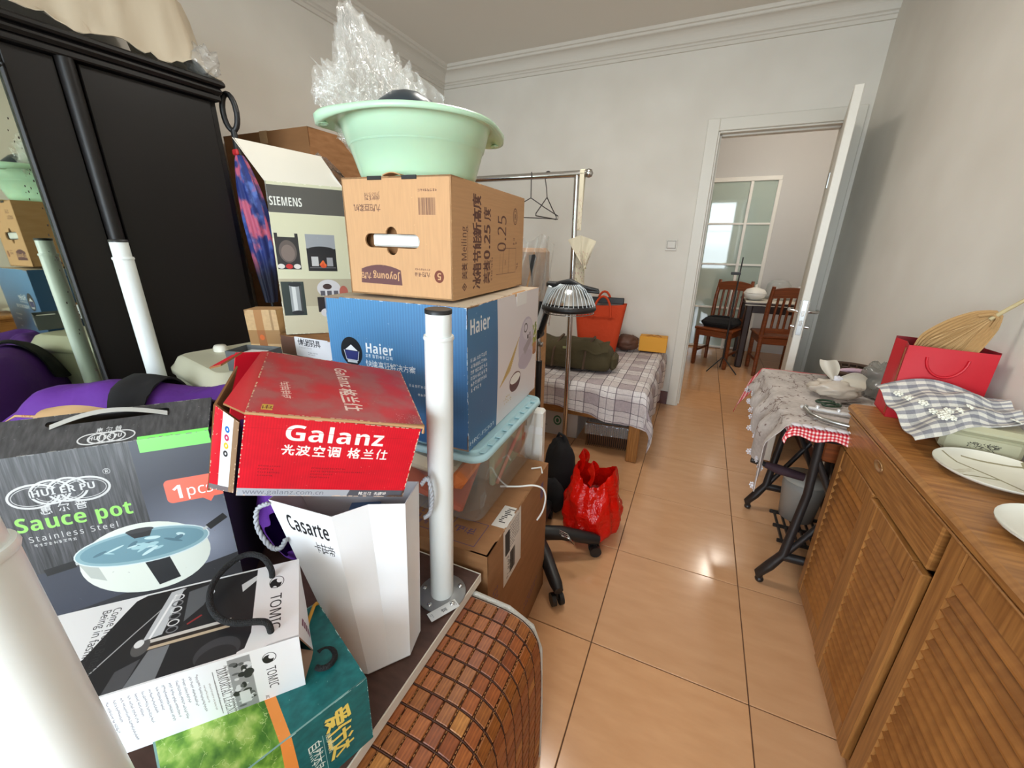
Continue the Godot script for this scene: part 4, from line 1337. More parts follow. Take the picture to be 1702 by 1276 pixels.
	part("body", done(s), orange, t)
	part("base", boxm(Vector3(0, 0.004, 0), Vector3(0.27, 0.008, 0.15), 0.003), orange, t)
	for zz in [0.062, -0.05]:
		var lp := []
		for k in 13:
			var a := PI * k / 12.0
			lp.append(Vector3(-cos(a) * 0.07 + 0.02, 0.28 + sin(a) * (0.13 if zz < 0 else 0.1) + 0.06 * sin(a), zz - (0.03 * sin(a) if zz > 0 else 0.0)))
		part("handle", tubem(lp, 0.009, 8), orange, t)
	part("front_seam", boxm(Vector3(0, 0.285, 0.062), Vector3(0.24, 0.006, 0.008), 0.002), orange, t)
	var bk := thing("black_folder", "black topped grey folder standing up inside the orange tote bag", "folder", Vector3(-0.66, 0.64, -3.30), Vector3(-6, 6, 0))
	part("cover", boxm(Vector3(0, 0.13, 0), Vector3(0.26, 0.26, 0.02), 0.004), mat("grey_fleck", col(112, 104, 100), 0.8), bk)
	part("spine", boxm(Vector3(0, 0.265, 0), Vector3(0.27, 0.05, 0.028), 0.005), M.black_plastic, bk)
	var br := mat("brown_leather", col(96, 62, 46), 0.5)
	tag(part("brown_bundle", crumple(Vector3(0.2, 0.13, 0.16), 31, 0.15), br, self, Vector3(-0.485, 0.503, -3.40)), "small soft brown bag tucked beside the orange tote bag", "bag")
	# yellow box
	var y := thing("yellow_box", "mustard-yellow gift box with a cord bow on the bed corner nearest the doorway", "box", Vector3(-0.278, 0.503, -3.46), Vector3(0, 2, 0))
	var yel := mat("mustard_card", col(226, 158, 44), 0.6)
	part("body", boxm(Vector3(0, 0.06, 0), Vector3(0.215, 0.12, 0.12), 0.004), yel, y)
	part("bow", tubem([Vector3(-0.06, 0.122, 0.03), Vector3(-0.02, 0.132, 0.02), Vector3(0.0, 0.124, 0.03), Vector3(0.03, 0.134, 0.02), Vector3(0.06, 0.122, 0.035)], 0.004, 6), mat("cord", col(176, 120, 60), 0.8), y)
	part("flap", boxm(Vector3(0, 0.121, 0.02), Vector3(0.2, 0.002, 0.07), 0.0005), yel, y)
	# under the bed
	var wb := thing("white_carton", "white carton with a round green mark stored under the bed", "box", Vector3(-0.83, 0, -2.75))
	var wc := Canvas.new(self, 512, 256, col(212, 208, 204))
	wc.oval(300, 120, 44, 44, col(74, 128, 96))
	wc.oval(300, 120, 30, 30, col(212, 208, 204))
	wc.oval(300, 120, 16, 20, col(74, 128, 96))
	wc.small(90, 170, 120, 2, 24, col(120, 120, 116))
	var wp := printed("white_carton_print", wc.out(false), 0.6)
	carton(wb, Vector3(0.36, 0.22, 0.3), {"front": wp, "all": M.white_card}, M.white_card)
	var rb := thing("rattan_basket", "slatted rattan basket covered with clear film under the bed corner", "basket", Vector3(-0.43, 0, -2.66), Vector3(0, 6, 0))
	var rat := mat("rattan", col(122, 84, 52), 0.7)
	part("liner", boxm(Vector3(0, 0.085, 0), Vector3(0.28, 0.16, 0.2), 0.004), mat("dark_liner", col(52, 40, 34), 0.9), rb)
	for k in 22:
		part("cane", tubem([Vector3(-0.147 + k * 0.014, 0.0, 0.106), Vector3(-0.147 + k * 0.014, 0.17, 0.106)], 0.0042, 5), rat, rb)
	for k in 12:
		part("cane", tubem([Vector3(0.148, 0.0, 0.09 - k * 0.017), Vector3(0.148, 0.17, 0.09 - k * 0.017)], 0.0042, 5), rat, rb)
	part("rim", tubem([Vector3(-0.152, 0.172, 0.108), Vector3(0.152, 0.172, 0.108), Vector3(0.152, 0.172, -0.1), Vector3(-0.152, 0.172, -0.1), Vector3(-0.152, 0.172, 0.108)], 0.006, 6), rat, rb)
	var clear := mat("clear_film", Color(0.85, 0.85, 0.84, 0.22), 0.12)
	clear.transparency = BaseMaterial3D.TRANSPARENCY_ALPHA
	part("film", clothm(func(u, w): return Vector3(-0.16 + u * 0.32, 0.182 - smoothstep(0.5, 1.0, w) * 0.09, -0.1 + minf(w, 0.6) / 0.6 * 0.216 + 0.006 * sin(u * 30) * sin(w * 9)), 30, 16, 0.001), clear, rb)
	# clothes rack
	var r := thing("clothes_rack", "chrome tube clothes rack with a ball-ended top rail, in front of the bed", "rack", Vector3(-0.69, 0, -2.36))
	part("post", tubem([Vector3(0.02, 0.03, 0), Vector3(0.0, 1.685, 0)], 0.0155, 14), M.chrome, r)
	part("post", tubem([Vector3(-1.12, 0.03, 0), Vector3(-1.12, 1.685, 0)], 0.0155, 14), M.chrome, r)
	part("top_rail", tubem([Vector3(-1.19, 1.69, 0), Vector3(0.06, 1.69, 0)], 0.017, 14), M.chrome, r)
	part("ball_end", lathem([Vector2(0, -0.024), Vector2(0.017, -0.017), Vector2(0.024, 0), Vector2(0.017, 0.017), Vector2(0, 0.024)], 16, Vector3(0.064, 1.69, 0)), M.chrome, r)
	for x in [0.02, -1.12]:
		part("foot", tubem([Vector3(x, 0.02, 0.05), Vector3(x, 0.03, 0), Vector3(x, 0.02, -0.03)], 0.016, 10), M.chrome, r)
	var wire := mat("hanger_wire", col(52, 44, 42), 0.5)
	for k in 2:
		var hx := -0.955 if k == 0 else -0.857
		var h := thing("clothes_hanger", "dark wire hanger on the rack, nearer the brown box, turned wide" if k == 0 else "dark wire hanger on the rack, nearer the post, seen nearly edge on", "hanger", Vector3(hx, 1.6895, -2.36), Vector3(0, 24 if k == 0 else 78, 0), "wire hangers on the rack")
		var hook := []
		for q in 10:
			var a := -0.5 + PI * 1.15 * q / 9.0
			hook.append(Vector3(0, 0.0 + sin(a) * 0.021, cos(a) * 0.021))
		hook.append(Vector3(0, -0.06, -0.006))
		hook.append(Vector3(0, -0.11, 0))
		part("hook", tubem(hook, 0.003, 6), wire, h)
		var wd := 0.16 if k == 0 else 0.11
		part("frame", tubem([Vector3(0, -0.11, 0), Vector3(wd * 0.5, -0.16, 0.0), Vector3(wd, -0.205, 0.0), Vector3(wd, -0.222, 0), Vector3(wd * 0.5, -0.218, 0), Vector3(-wd, -0.212, 0), Vector3(-wd, -0.2, 0), Vector3(-wd * 0.5, -0.155, 0), Vector3(0, -0.11, 0)], 0.003, 6), wire, h)
	# cloth pouch with a strap
	var pc := Canvas.new(self, 256, 512, col(214, 205, 182))
	pc.r.seed = 12
	for k in 50:
		pc.oval(pc.r.randf_range(0, 256), pc.r.randf_range(240, 512), pc.r.randf_range(6, 18), pc.r.randf_range(4, 9), [col(160, 156, 112), col(196, 168, 150), col(184, 138, 140)][k % 3], pc.r.randf() * 3)
	var pouch := printed("pouch_cotton", pc.out(false), 0.9, 0.2)
	var p := thing("cloth_pouch", "cream cloth pouch hanging by its long strap from the end of the rack rail", "pouch", Vector3(-0.655, 1.709, -2.36))
	for z in [0.019, -0.019]:
		part("strap", clothm(func(u, w): return Vector3(-0.014 + u * 0.024 + w * (0.0 if z > 0 else -0.012), -w * 0.30 - 0.004, z - z * 0.2 * w), 3, 12, 0.002), pouch, p)
	part("strap_top", clothm(func(u, w): return Vector3(-0.014 + u * 0.024, 0.001 - 0.02 * absf(w - 0.5) ** 2 * 4, 0.0195 - w * 0.039), 3, 6, 0.002), pouch, p)
	part("flap", clothm(func(u, w): return Vector3(-0.06, -0.355, 0.02).lerp(Vector3(0.007, -0.33, 0.02), u).lerp(Vector3(0.045, -0.51, 0.022), w) + Vector3(0, 0, 0.006 * sin(u * 4 + w * 5)), 10, 12, 0.002), pouch, p)
	part("body", clothm(func(u, w): return Vector3(0.007, -0.33, 0.006).lerp(Vector3(0.10, -0.36, 0.002), u).lerp(Vector3(0.045, -0.51, 0.008), w) + Vector3(0, 0, 0.008 * sin(u * 8 + w * 3)), 12, 12, 0.006), pouch, p)
	part("tail", clothm(func(u, w): return Vector3(lerpf(-0.035, 0.03, u) + 0.01 * w, -0.36 - w * 0.25, -0.014 + 0.008 * sin(u * 6)), 8, 10, 0.003), pouch, p)
	heat_lamp()
	floor_things()

func heat_lamp() -> void:
	var l := thing("heat_lamp", "black and chrome physiotherapy heat lamp with a caged dome head on a jointed arm", "lamp", Vector3(-0.70, 0, -1.9))
	var arm := mat("arm_white", col(214, 222, 226), 0.35)
	var hx := 0.142
	var hy := 1.055
	# head: dark dish, ribbed silver dome, bottom guard
	part("dish", lathem([Vector2(0.0, 0.012), Vector2(0.1, 0.012), Vector2(0.128, 0.0), Vector2(0.131, -0.014), Vector2(0.124, -0.022), Vector2(0.115, -0.006), Vector2(0.0, 0.0)], 36, Vector3(hx, hy, 0)), M.black_plastic, l)
	var s := sto()
	lathe(s, [Vector2(0.112, 0.012), Vector2(0.1, 0.04), Vector2(0.074, 0.076), Vector2(0.04, 0.094), Vector2(0, 0.098)], 36, Vector3(hx, hy, 0))
	part("dome", done(s), M.chrome, l)
	for k in 34:
		var a := TAU * k / 34.0
		var q := func(r: float, y: float) -> Vector3: return Vector3(hx + cos(a) * r, hy + y, sin(a) * r)
		part("guard_rib", tubem([q.call(0.124, 0.004), q.call(0.106, 0.042), q.call(0.08, 0.08), q.call(0.045, 0.1)], 0.0018, 5), arm, l)
	s = sto()
	for k in 18:
		var z := -0.11 + k * 0.013
		var x := sqrt(maxf(0.0, 0.0144 - z * z))
		tube(s, [Vector3(hx - x, hy - 0.024, z), Vector3(hx + x, hy - 0.024, z)], 0.0015, 5)
	for y in [-0.02, -0.034]:
		lathe(s, [Vector2(0.119, y), Vector2(0.122, y + 0.002), Vector2(0.119, y + 0.004), Vector2(0.117, y + 0.002), Vector2(0.119, y)], 36, Vector3(hx, hy, 0))
	for k in 36:
		var a := TAU * k / 36
		tube(s, [Vector3(hx + cos(a) * 0.12, hy - 0.018, sin(a) * 0.12), Vector3(hx + cos(a) * 0.118, hy - 0.034, sin(a) * 0.118)], 0.0013, 4)
	part("bottom_guard", done(s), M.steel, l)
	part("handle", tubem([Vector3(hx - 0.06, hy + 0.098, 0), Vector3(hx, hy + 0.112, 0), Vector3(hx + 0.06, hy + 0.09, 0.0), Vector3(hx + 0.135, hy + 0.078, 0), Vector3(hx + 0.14, hy + 0.07, 0), Vector3(hx + 0.07, hy + 0.072, 0)], [0.012, 0.014, 0.01, 0.008, 0.008, 0.007], 8), M.black_plastic, l)
	# bowed arm
	part("arm", boxm(Vector3.ZERO, Vector3(0.022, 0.23, 0.026), 0.004, Transform3D(Basis.from_euler(Vector3(0, 0, -0.30)), Vector3(0.02, 1.035, 0.02))), arm, l)
	part("arm_rail", boxm(Vector3.ZERO, Vector3(0.02, 0.25, 0.03), 0.004, Transform3D(Basis.from_euler(Vector3(0, 0, -0.30)), Vector3(0.042, 1.025, 0.01))), M.black_plastic, l)
	part("arm_cap", boxm(Vector3(0.06, 1.15, 0.012), Vector3(0.06, 0.03, 0.034), 0.008), M.black_plastic, l)
	part("arm_link", tubem([Vector3(-0.02, 0.92, -0.02), Vector3(-0.01, 1.06, -0.03)], 0.012, 8), M.black_plastic, l)
	part("joint", tubem([Vector3(-0.01, 0.9, -0.03), Vector3(-0.01, 0.9, 0.035)], 0.022, 12), M.black_plastic, l)
	part("knob", lathem([Vector2(0, 0), Vector2(0.012, 0), Vector2(0.014, 0.02), Vector2(0, 0.024)], 10, Vector3(0.01, 0.84, 0.012)), M.steel, l)
	part("upper_post", tubem([Vector3(0, 0.72, 0), Vector3(-0.01, 0.9, 0)], 0.011, 10), M.chrome, l)
	part("lower_post", tubem([Vector3(0, 0.05, 0), Vector3(0, 0.76, 0)], 0.016, 12), M.black_plastic, l)
	part("base", lathem([Vector2(0, 0.0), Vector2(0.09, 0.0), Vector2(0.09, 0.02), Vector2(0.03, 0.05), Vector2(0, 0.05)], 24), M.black_plastic, l)

func floor_things() -> void:
	var rf := mat("red_film", Color(0.86, 0.07, 0.02, 0.86), 0.22)
	rf.transparency = BaseMaterial3D.TRANSPARENCY_ALPHA
	rf.albedo_color = Color(0.86, 0.08, 0.03)
	rf.transparency = BaseMaterial3D.TRANSPARENCY_DISABLED
	rf.backlight_enabled = true
	rf.backlight = Color(0.5, 0.03, 0.0)
	relief(rf, TX.crinkle, 0.5)
	rf.uv1_triplanar = true
	rf.uv1_scale = Vector3(7, 7, 7)
	var b := thing("red_carrier_bag", "crinkled bright red plastic carrier bag standing on the tiles behind the chair base", "bag", Vector3(-0.318, 0, -1.685))
	var f := FastNoiseLite.new()
	f.seed = 17
	f.frequency = 0.9
	var s := sto()
	sheet(s, func(u, w):
		var a: float = -u * TAU
		var r := lerpf(0.085, 0.138, sin(clampf(w * 1.1, 0, 1) * PI * 0.62))
		if w > 0.86: r *= 1.0 - (w - 0.86) * 2.2
		var n := f.get_noise_3d(cos(a) * 2, w * 3, sin(a) * 2)
		r *= 1.0 + 0.2 * n + 0.03 * sin(a * 17.0 + w * 4)
		return Vector3(cos(a) * r * 1.0, maxf(0, 0.325 * (1.0 - w) + 0.035 * (1 - w) * cos(a * 2.0)), sin(a) * r * 1.15), 64, 28)
	part("body", done(s), rf, b)
	for sg in [-1.0, 1.0]:
		var hf := func(u: float, w: float) -> Vector3:
			var a := PI * u
			var rr := 0.055 - w * 0.026
			return Vector3(-0.03 + 0.035 * sg - 0.02 * w + 0.012 * sin(u * 9), 0.30 + sin(a) * (rr * 2.0) * 0.9, cos(a) * rr + 0.05 * sg)
		part("handle", clothm(hf, 20, 5, 0.0015), rf, b)
	part("fill", crumple(Vector3(0.13, 0.24, 0.16), 8, 0.12), mat("red_fill", col(120, 20, 14), 0.8), b, Vector3(0, 0.005, 0))
	# swivel chair base
	var c := thing("swivel_chair_base", "black five-star swivel chair base with casters poking out past the brown carton", "chair", Vector3(-0.505, 0, -1.395))
	var hub := 0.13
	part("hub", lathem([Vector2(0, 0.08), Vector2(0.045, 0.08), Vector2(0.045, 0.14), Vector2(0.03, 0.15), Vector2(0.03, 0.34), Vector2(0, 0.34)], 20), M.black_plastic, c)
	for k in 5:
		var a := deg_to_rad(26.0 - 76.0 * k) if k < 2 else deg_to_rad(26.0 - 76.0 - 71.0 * (k - 1))
		a = -a
		var d := Vector3(cos(a), 0, sin(a))
		s = sto()
		tube(s, [d * 0.03 + Vector3(0, hub - 0.01, 0), d * 0.12 + Vector3(0, hub - 0.012, 0), d * 0.26 + Vector3(0, 0.085, 0), d * 0.29 + Vector3(0, 0.078, 0)], [0.032, 0.031, 0.026, 0.019], 8)
		part("leg", done(s), M.black_plastic, c)
		var w := d * 0.275
		var n := Vector3(-d.z, 0, d.x)
		s = sto()
		for e in [-0.016, 0.016]:
			var o: float = e
			tube(s, [w + n * (o - 0.008) + Vector3(0, 0.026, 0), w + n * (o + 0.008) + Vector3(0, 0.026, 0)], 0.026, 14)
		tube(s, [w + Vector3(0, 0.03, 0), w + Vector3(0, 0.075, 0)], 0.008, 8)
		part("caster", done(s), M.black_plastic, c)
	# backpack
	var bp := thing("black_backpack", "black backpack leaning behind the red carrier bag at the foot of the rack", "backpack", Vector3(-0.53, 0, -1.80), Vector3(0, -15, 0))
	part("body", crumple(Vector3(0.17, 0.42, 0.16), 41, 0.07, 30, 24), M.black_cloth, bp)
	part("front_pocket", crumple(Vector3(0.15, 0.2, 0.07), 42, 0.06), M.black_cloth, bp, Vector3(0.02, 0.02, 0.085))
	part("top_loop", tubem([Vector3(-0.03, 0.37, 0), Vector3(-0.01, 0.42, 0.0), Vector3(0.02, 0.415, 0), Vector3(0.03, 0.37, 0)], 0.008, 6), M.black_cloth, bp)
	var cord := thing("power_cable", "white power cable looping out over the edge of the brown carton", "cable", Vector3(-0.5, 0.576, -1.05))
	part("flex", tubem(smooth_path([Vector3(-0.50, 0.58, -1.03), Vector3(-0.44, 0.585, -1.05), Vector3(-0.40, 0.588, -1.07), Vector3(-0.372, 0.575, -1.085), Vector3(-0.362, 0.54, -1.09), Vector3(-0.368, 0.49, -1.085), Vector3(-0.385, 0.45, -1.08)]), 0.003, 8), M.white_plastic, cord, Vector3(0.5, -0.576, 1.05))
	part("flex_end", tubem([Vector3(-0.45, 0.578, -1.18), Vector3(-0.42, 0.58, -1.2), Vector3(-0.405, 0.578, -1.17)], 0.003, 6), M.white_plastic, cord, Vector3(0.5, -0.576, 1.05))
	var clip := thing("wire_clips", "bunch of bent chrome wire clips at the hub of the chair base", "clip", Vector3(-0.33, 0.165, -1.385))
	for k in 3:
		part("wire", tubem([Vector3(-0.06, 0.0 + k * 0.008, 0), Vector3(-0.02, 0.004 + k * 0.01, 0.02), Vector3(0.012, -0.012, 0.012 + k * 0.008), Vector3(-0.02, -0.016, -0.004), Vector3(-0.05, -0.006, 0.004)], 0.002, 6), M.chrome, clip)

# flat panel with a hole: local x 0..w, y 0..h, facing +z at z = 0
func holed_panel(parent: Node, called: String, w: float, h: float, hole: PackedVector2Array, th: float, front: Material, board: Material, t: Transform3D) -> void:
	var cx := 0.0
	for p in hole: cx += p.x / hole.size()
	var s := sto()
	var e := sto()
	for side in 2:
		var half := PackedVector2Array([Vector2(0, 0), Vector2(cx, 0), Vector2(cx, h), Vector2(0, h)]) if side == 0 else PackedVector2Array([Vector2(cx, 0), Vector2(w, 0), Vector2(w, h), Vector2(cx, h)])
		for poly in Geometry2D.clip_polygons(half, hole):
			var ix := Geometry2D.triangulate_polygon(poly)
			for i in range(0, ix.size(), 3):
				var a: Vector2 = poly[ix[i]]
				var b: Vector2 = poly[ix[i + 1]]
				var c: Vector2 = poly[ix[i + 2]]
				if (b - a).cross(c - a) < 0:
					var q := b
					b = c
					c = q
				for p in [a, c, b]: v(s, t * Vector3(p.x, p.y, 0), Vector2(p.x / w, 1 - p.y / h))
				for p in [a, b, c]: v(e, t * Vector3(p.x, p.y, -th))
	for ring in [hole, PackedVector2Array([Vector2(0, 0), Vector2(0, h), Vector2(w, h), Vector2(w, 0)])]:
		for i in ring.size():
			var a: Vector2 = ring[i]
			var b: Vector2 = ring[(i + 1) % ring.size()]
			quad(e, t * Vector3(a.x, a.y, -th), t * Vector3(a.x, a.y, 0), t * Vector3(b.x, b.y, 0), t * Vector3(b.x, b.y, -th))
	var m := done(s)
	done(e, m)
	part(called, m, [front, board], parent)

func slot_shape(c: Vector2, w: float, h: float, bump: float) -> PackedVector2Array:
	var p := PackedVector2Array()
	var r := h / 2
	for i in 9: p.append(c + Vector2(w / 2 - r, 0) + Vector2.from_angle(-PI / 2 + PI * i / 8) * r)
	if bump > 0:
		for i in 9: p.append(c + Vector2(0, r) + Vector2.from_angle(PI * i / 8) * bump)
	for i in 9: p.append(c - Vector2(w / 2 - r, 0) + Vector2.from_angle(PI / 2 + PI * i / 8) * r)
	if bump > 0:
		for i in 9: p.append(c - Vector2(0, r) + Vector2.from_angle(PI + PI * i / 8) * bump)
	return p

func stack() -> void:
	# brown carton on the floor
	var kd := col(150, 108, 74)
	var ink := col(96, 78, 110)
	var c := Canvas.new(self, 1024, 1136, kd)
	c.grad(0, 0, 1024, 1136, func(x, y): return kd * (1.0 + 0.06 * wob.get_noise_2d(x * 60, y * 300)))
	c.rect(205, 0, 270, 400, col(214, 208, 200))
	for k in 3:
		c.rect(230 + k * 4, 40 + k * 4, 60, 150, col(60, 56, 54))
		c.bars(300, 215, 80, 150, col(50, 48, 46))
	c.small(300, 30, 150, 8, 20, col(90, 86, 84))
	for k in 14: c.rect(240 + c.r.randi_range(0, 50), 220 + k * 11, c.r.randi_range(6, 50), 6, col(60, 56, 54))
	c.rect(860, 90, 60, 130, col(112, 92, 118))
	c.small(60, 300, 90, 6, 34, ink)
	c.small(560, 880, 300, 2, 44, ink)
	c.wear(col(176, 138, 100), 60, 8)
	var fr := printed("brown_carton_side", c.out(false), 0.8, 0.3)
	c = Canvas.new(self, 860, 1024, kd)
	c.grad(0, 0, 860, 1024, func(x, y): return kd * (1.03 + 0.05 * wob.get_noise_2d(x * 60, y * 300)))
	c.rect(770, 590, 90, 200, col(214, 208, 200))
	for k in 9: c.rect(790 + c.r.randi_range(0, 14), 610 + k * 16, c.r.randi_range(20, 48), 8, col(60, 56, 54))
	c.line([Vector2(560, 800), Vector2(760, 800), Vector2(760, 985), Vector2(560, 985), Vector2(560, 800)], 4, ink)
	c.xf = Transform2D(0.0, Vector2.ZERO)
	c.cjk("出口", 590, 850, 60, ink, 0.09)
	c.line([Vector2(300, 740), Vector2(520, 740), Vector2(520, 960), Vector2(300, 960), Vector2(300, 740)], 4, ink)
	c.small(330, 770, 160, 4, 44, ink)
	c.wear(col(176, 138, 100), 60, 8)
	var ft := printed("brown_carton_top", c.out(false), 0.8, 0.3)
	var fb := thing("brown_carton", "large brown carton with a white shipping label, on the floor under the clear bin", "box", Vector3(-0.618, 0, -0.989), Vector3(0, 1.8, 0))
	carton(fb, Vector3(0.43, 0.572, 0.515), {"right": fr, "top": ft, "all": M.kraft_dark}, M.kraft_dark, 0.005, 0.002)
	clear_bin()
	haier_box()
	joy_box()
	basin()
	# wrapped parcel behind
	var pc := thing("wrapped_parcel", "tall brown paper parcel in loose clear plastic, behind the blue and white box", "parcel", Vector3(-0.85, 0, -2.14), Vector3(0, 4, 0))
	part("paper", boxm(Vector3(0, 0.66, 0), Vector3(0.17, 1.3, 0.13), 0.02), M.kraft, pc)
	part("torn_hole", prismm(PackedVector2Array([Vector2(0.002, 1.275), Vector2(0.035, 1.28), Vector2(0.045, 1.265), Vector2(0.028, 1.2), Vector2(0.026, 1.12), Vector2(0.015, 1.19), Vector2(0.004, 1.25)]), 0.062, 0.068), M.black_plastic, pc)
	part("plastic_wrap", clothm(func(u, w): return Vector3(0.0, 0, 0) + Vector3(-0.1 + u * 0.2, 1.36 - w * 0.42 + 0.02 * sin(u * 9), 0.076 + 0.012 * sin(u * 15 + w * 7)), 20, 16, 0.001), M.clear_film, pc)
	part("plastic_wrap", clothm(func(u, w): return Vector3(0.094 + 0.01 * sin(u * 9 + w * 8), 1.35 - w * 0.45 + 0.02 * sin(u * 5), 0.08 - u * 0.16), 12, 16, 0.001), M.clear_film, pc)
	var wb := thing("white_foam_slab", "white foam slab standing on the floor just behind the clear bin", "foam", Vector3(-0.50, 0, -1.34), Vector3(0, 5, 0))
	part("slab", boxm(Vector3(0, 0.37, 0), Vector3(0.07, 0.74, 0.05), 0.008), M.white_plastic, wb)
	part("tape", boxm(Vector3(0, 0.66, 0.0255), Vector3(0.072, 0.03, 0.002), 0.0005), M.white_card, wb)

func rounded_rect(w: float, d: float, r: float, n := 6) -> PackedVector2Array:
	var p := PackedVector2Array()
	for k in 4:
		var c := Vector2((w / 2 - r) * (1 if k in [0, 3] else -1), (d / 2 - r) * (1 if k in [0, 1] else -1))
		for i in n + 1:
			p.append(c + Vector2.from_angle(PI / 2 * (k + float(i) / n)) * r)
	return p

# stacked rings of one outline: list of [outline, y]
func skin(s: SurfaceTool, rings: Array, smooth := true) -> void:
	s.set_smooth_group(0 if smooth else -1)
	for i in rings.size() - 1:
		var A: PackedVector2Array = rings[i][0]
		var B: PackedVector2Array = rings[i + 1][0]
		for k in A.size():
			var j := (k + 1) % A.size()
			quad(s, Vector3(A[j].x, rings[i][1], A[j].y), Vector3(A[k].x, rings[i][1], A[k].y), Vector3(B[k].x, rings[i + 1][1], B[k].y), Vector3(B[j].x, rings[i + 1][1], B[j].y))
	s.set_smooth_group(-1)

func fill_y(s: SurfaceTool, o: PackedVector2Array, y: float, up := true) -> void:
	for i in range(1, o.size() - 1):
		var a := Vector3(o[0].x, y, o[0].y)
		var b := Vector3(o[i].x, y, o[i].y)
		var c := Vector3(o[i + 1].x, y, o[i + 1].y)
		if up: tri(s, a, c, b)
		else: tri(s, a, b, c)

func clear_bin() -> void:
	var cl := mat("clear_tub", Color(0.84, 0.9, 0.9, 0.1), 0.06)
	cl.transparency = BaseMaterial3D.TRANSPARENCY_ALPHA
	var b := thing("storage_bin", "clear plastic storage bin with a pale blue lid, under the blue rice cooker carton", "bin", Vector3(-0.648, 0.577, -1.055), Vector3(0, 1.8, 0))
	var s := sto()
	var W := 0.385
	var D := 0.50
	skin(s, [[rounded_rect(W - 0.05, D - 0.05, 0.035), 0.003], [rounded_rect(W - 0.04, D - 0.04, 0.04), 0.012], [rounded_rect(W - 0.022, D - 0.022, 0.04), 0.215]])
	fill_y(s, rounded_rect(W - 0.05, D - 0.05, 0.035), 0.003)
	part("tub", done(s), cl, b)
	s = sto()
	skin(s, [[rounded_rect(W - 0.012, D - 0.012, 0.04), 0.205], [rounded_rect(W - 0.012, D - 0.012, 0.04), 0.212], [rounded_rect(W - 0.024, D - 0.024, 0.04), 0.212]])
	part("tub_rim", done(s), cl, b)
	var lb := mat("lid_blue", col(176, 212, 220), 0.35)
	s = sto()
	skin(s, [[rounded_rect(W, D, 0.045), 0.209], [rounded_rect(W + 0.006, D + 0.006, 0.047), 0.214], [rounded_rect(W, D, 0.045), 0.227], [rounded_rect(W - 0.014, D - 0.014, 0.04), 0.228], [rounded_rect(W - 0.024, D - 0.024, 0.036), 0.222], [rounded_rect(W - 0.05, D - 0.05, 0.03), 0.221], [rounded_rect(W - 0.056, D - 0.056, 0.03), 0.231]])
	fill_y(s, rounded_rect(W - 0.056, D - 0.056, 0.03), 0.231)
	fill_y(s, rounded_rect(W, D, 0.045), 0.209, false)
	var lid := part("lid", done(s), lb, b)
	for k in 9:
		part("rib", boxm(Vector3(W / 2 - 0.018, 0.225, 0.2 - k * 0.05), Vector3(0.018, 0.004, 0.024), 0.0015), lb, lid)
	# contents, seen through the wall
	var g := "things inside the clear bin"
	var q := thing("packed_bundle", "orange and pink cloth bundle inside the clear bin", "cloth", Vector3(-0.60, 0.60, -0.93), Vector3.ZERO, g)
	part("pink_fold", boxm(Vector3.ZERO, Vector3(0.2, 0.02, 0.2), 0.008, Transform3D(Basis.from_euler(Vector3(0.3, 0.2, -0.5)), Vector3(-0.02, 0.09, 0.05))), mat("salmon_cloth", col(186, 104, 84), 0.8), q)
	part("orange_fold", boxm(Vector3.ZERO, Vector3(0.05, 0.05, 0.16), 0.02, Transform3D(Basis.from_euler(Vector3(0.2, 0, 0.2)), Vector3(0.075, 0.13, 0.06))), mat("orange_cloth", col(214, 122, 66), 0.8), q)
	part("cream_fold", boxm(Vector3.ZERO, Vector3(0.19, 0.05, 0.1), 0.02, Transform3D(Basis.from_euler(Vector3(0, 0.1, -0.15)), Vector3(-0.02, 0.14, 0.08))), mat("cream_cloth", col(214, 198, 172), 0.8), q)
	var bk := thing("grey_booklet", "pale grey booklet leaning inside the clear bin", "book", Vector3(-0.67, 0.60, -0.86), Vector3.ZERO, g)
	part("cover", boxm(Vector3(0, 0.05, 0.0), Vector3(0.2, 0.1, 0.012), 0.003, Transform3D(Basis.from_euler(Vector3(-0.1, 0.05, -0.03)), Vector3.ZERO)), mat("booklet_grey", col(168, 160, 152), 0.6), bk)
	var cr := thing("green_packet", "grey-green flat packet standing against the aisle side inside the clear bin", "packet", Vector3(-0.52, 0.60, -1.12), Vector3(0, 3, 0), g)
	part("packet", boxm(Vector3(0, 0.07, 0), Vector3(0.02, 0.14, 0.26), 0.006), mat("packet_green", col(136, 150, 128), 0.6), cr)
	part("strap", tubem([Vector3(0.016, 0.01, 0.12), Vector3(0.016, 0.06, 0.02), Vector3(0.018, 0.12, -0.1)], 0.006, 6), mat("strap_pink", col(190, 128, 112), 0.7), cr)

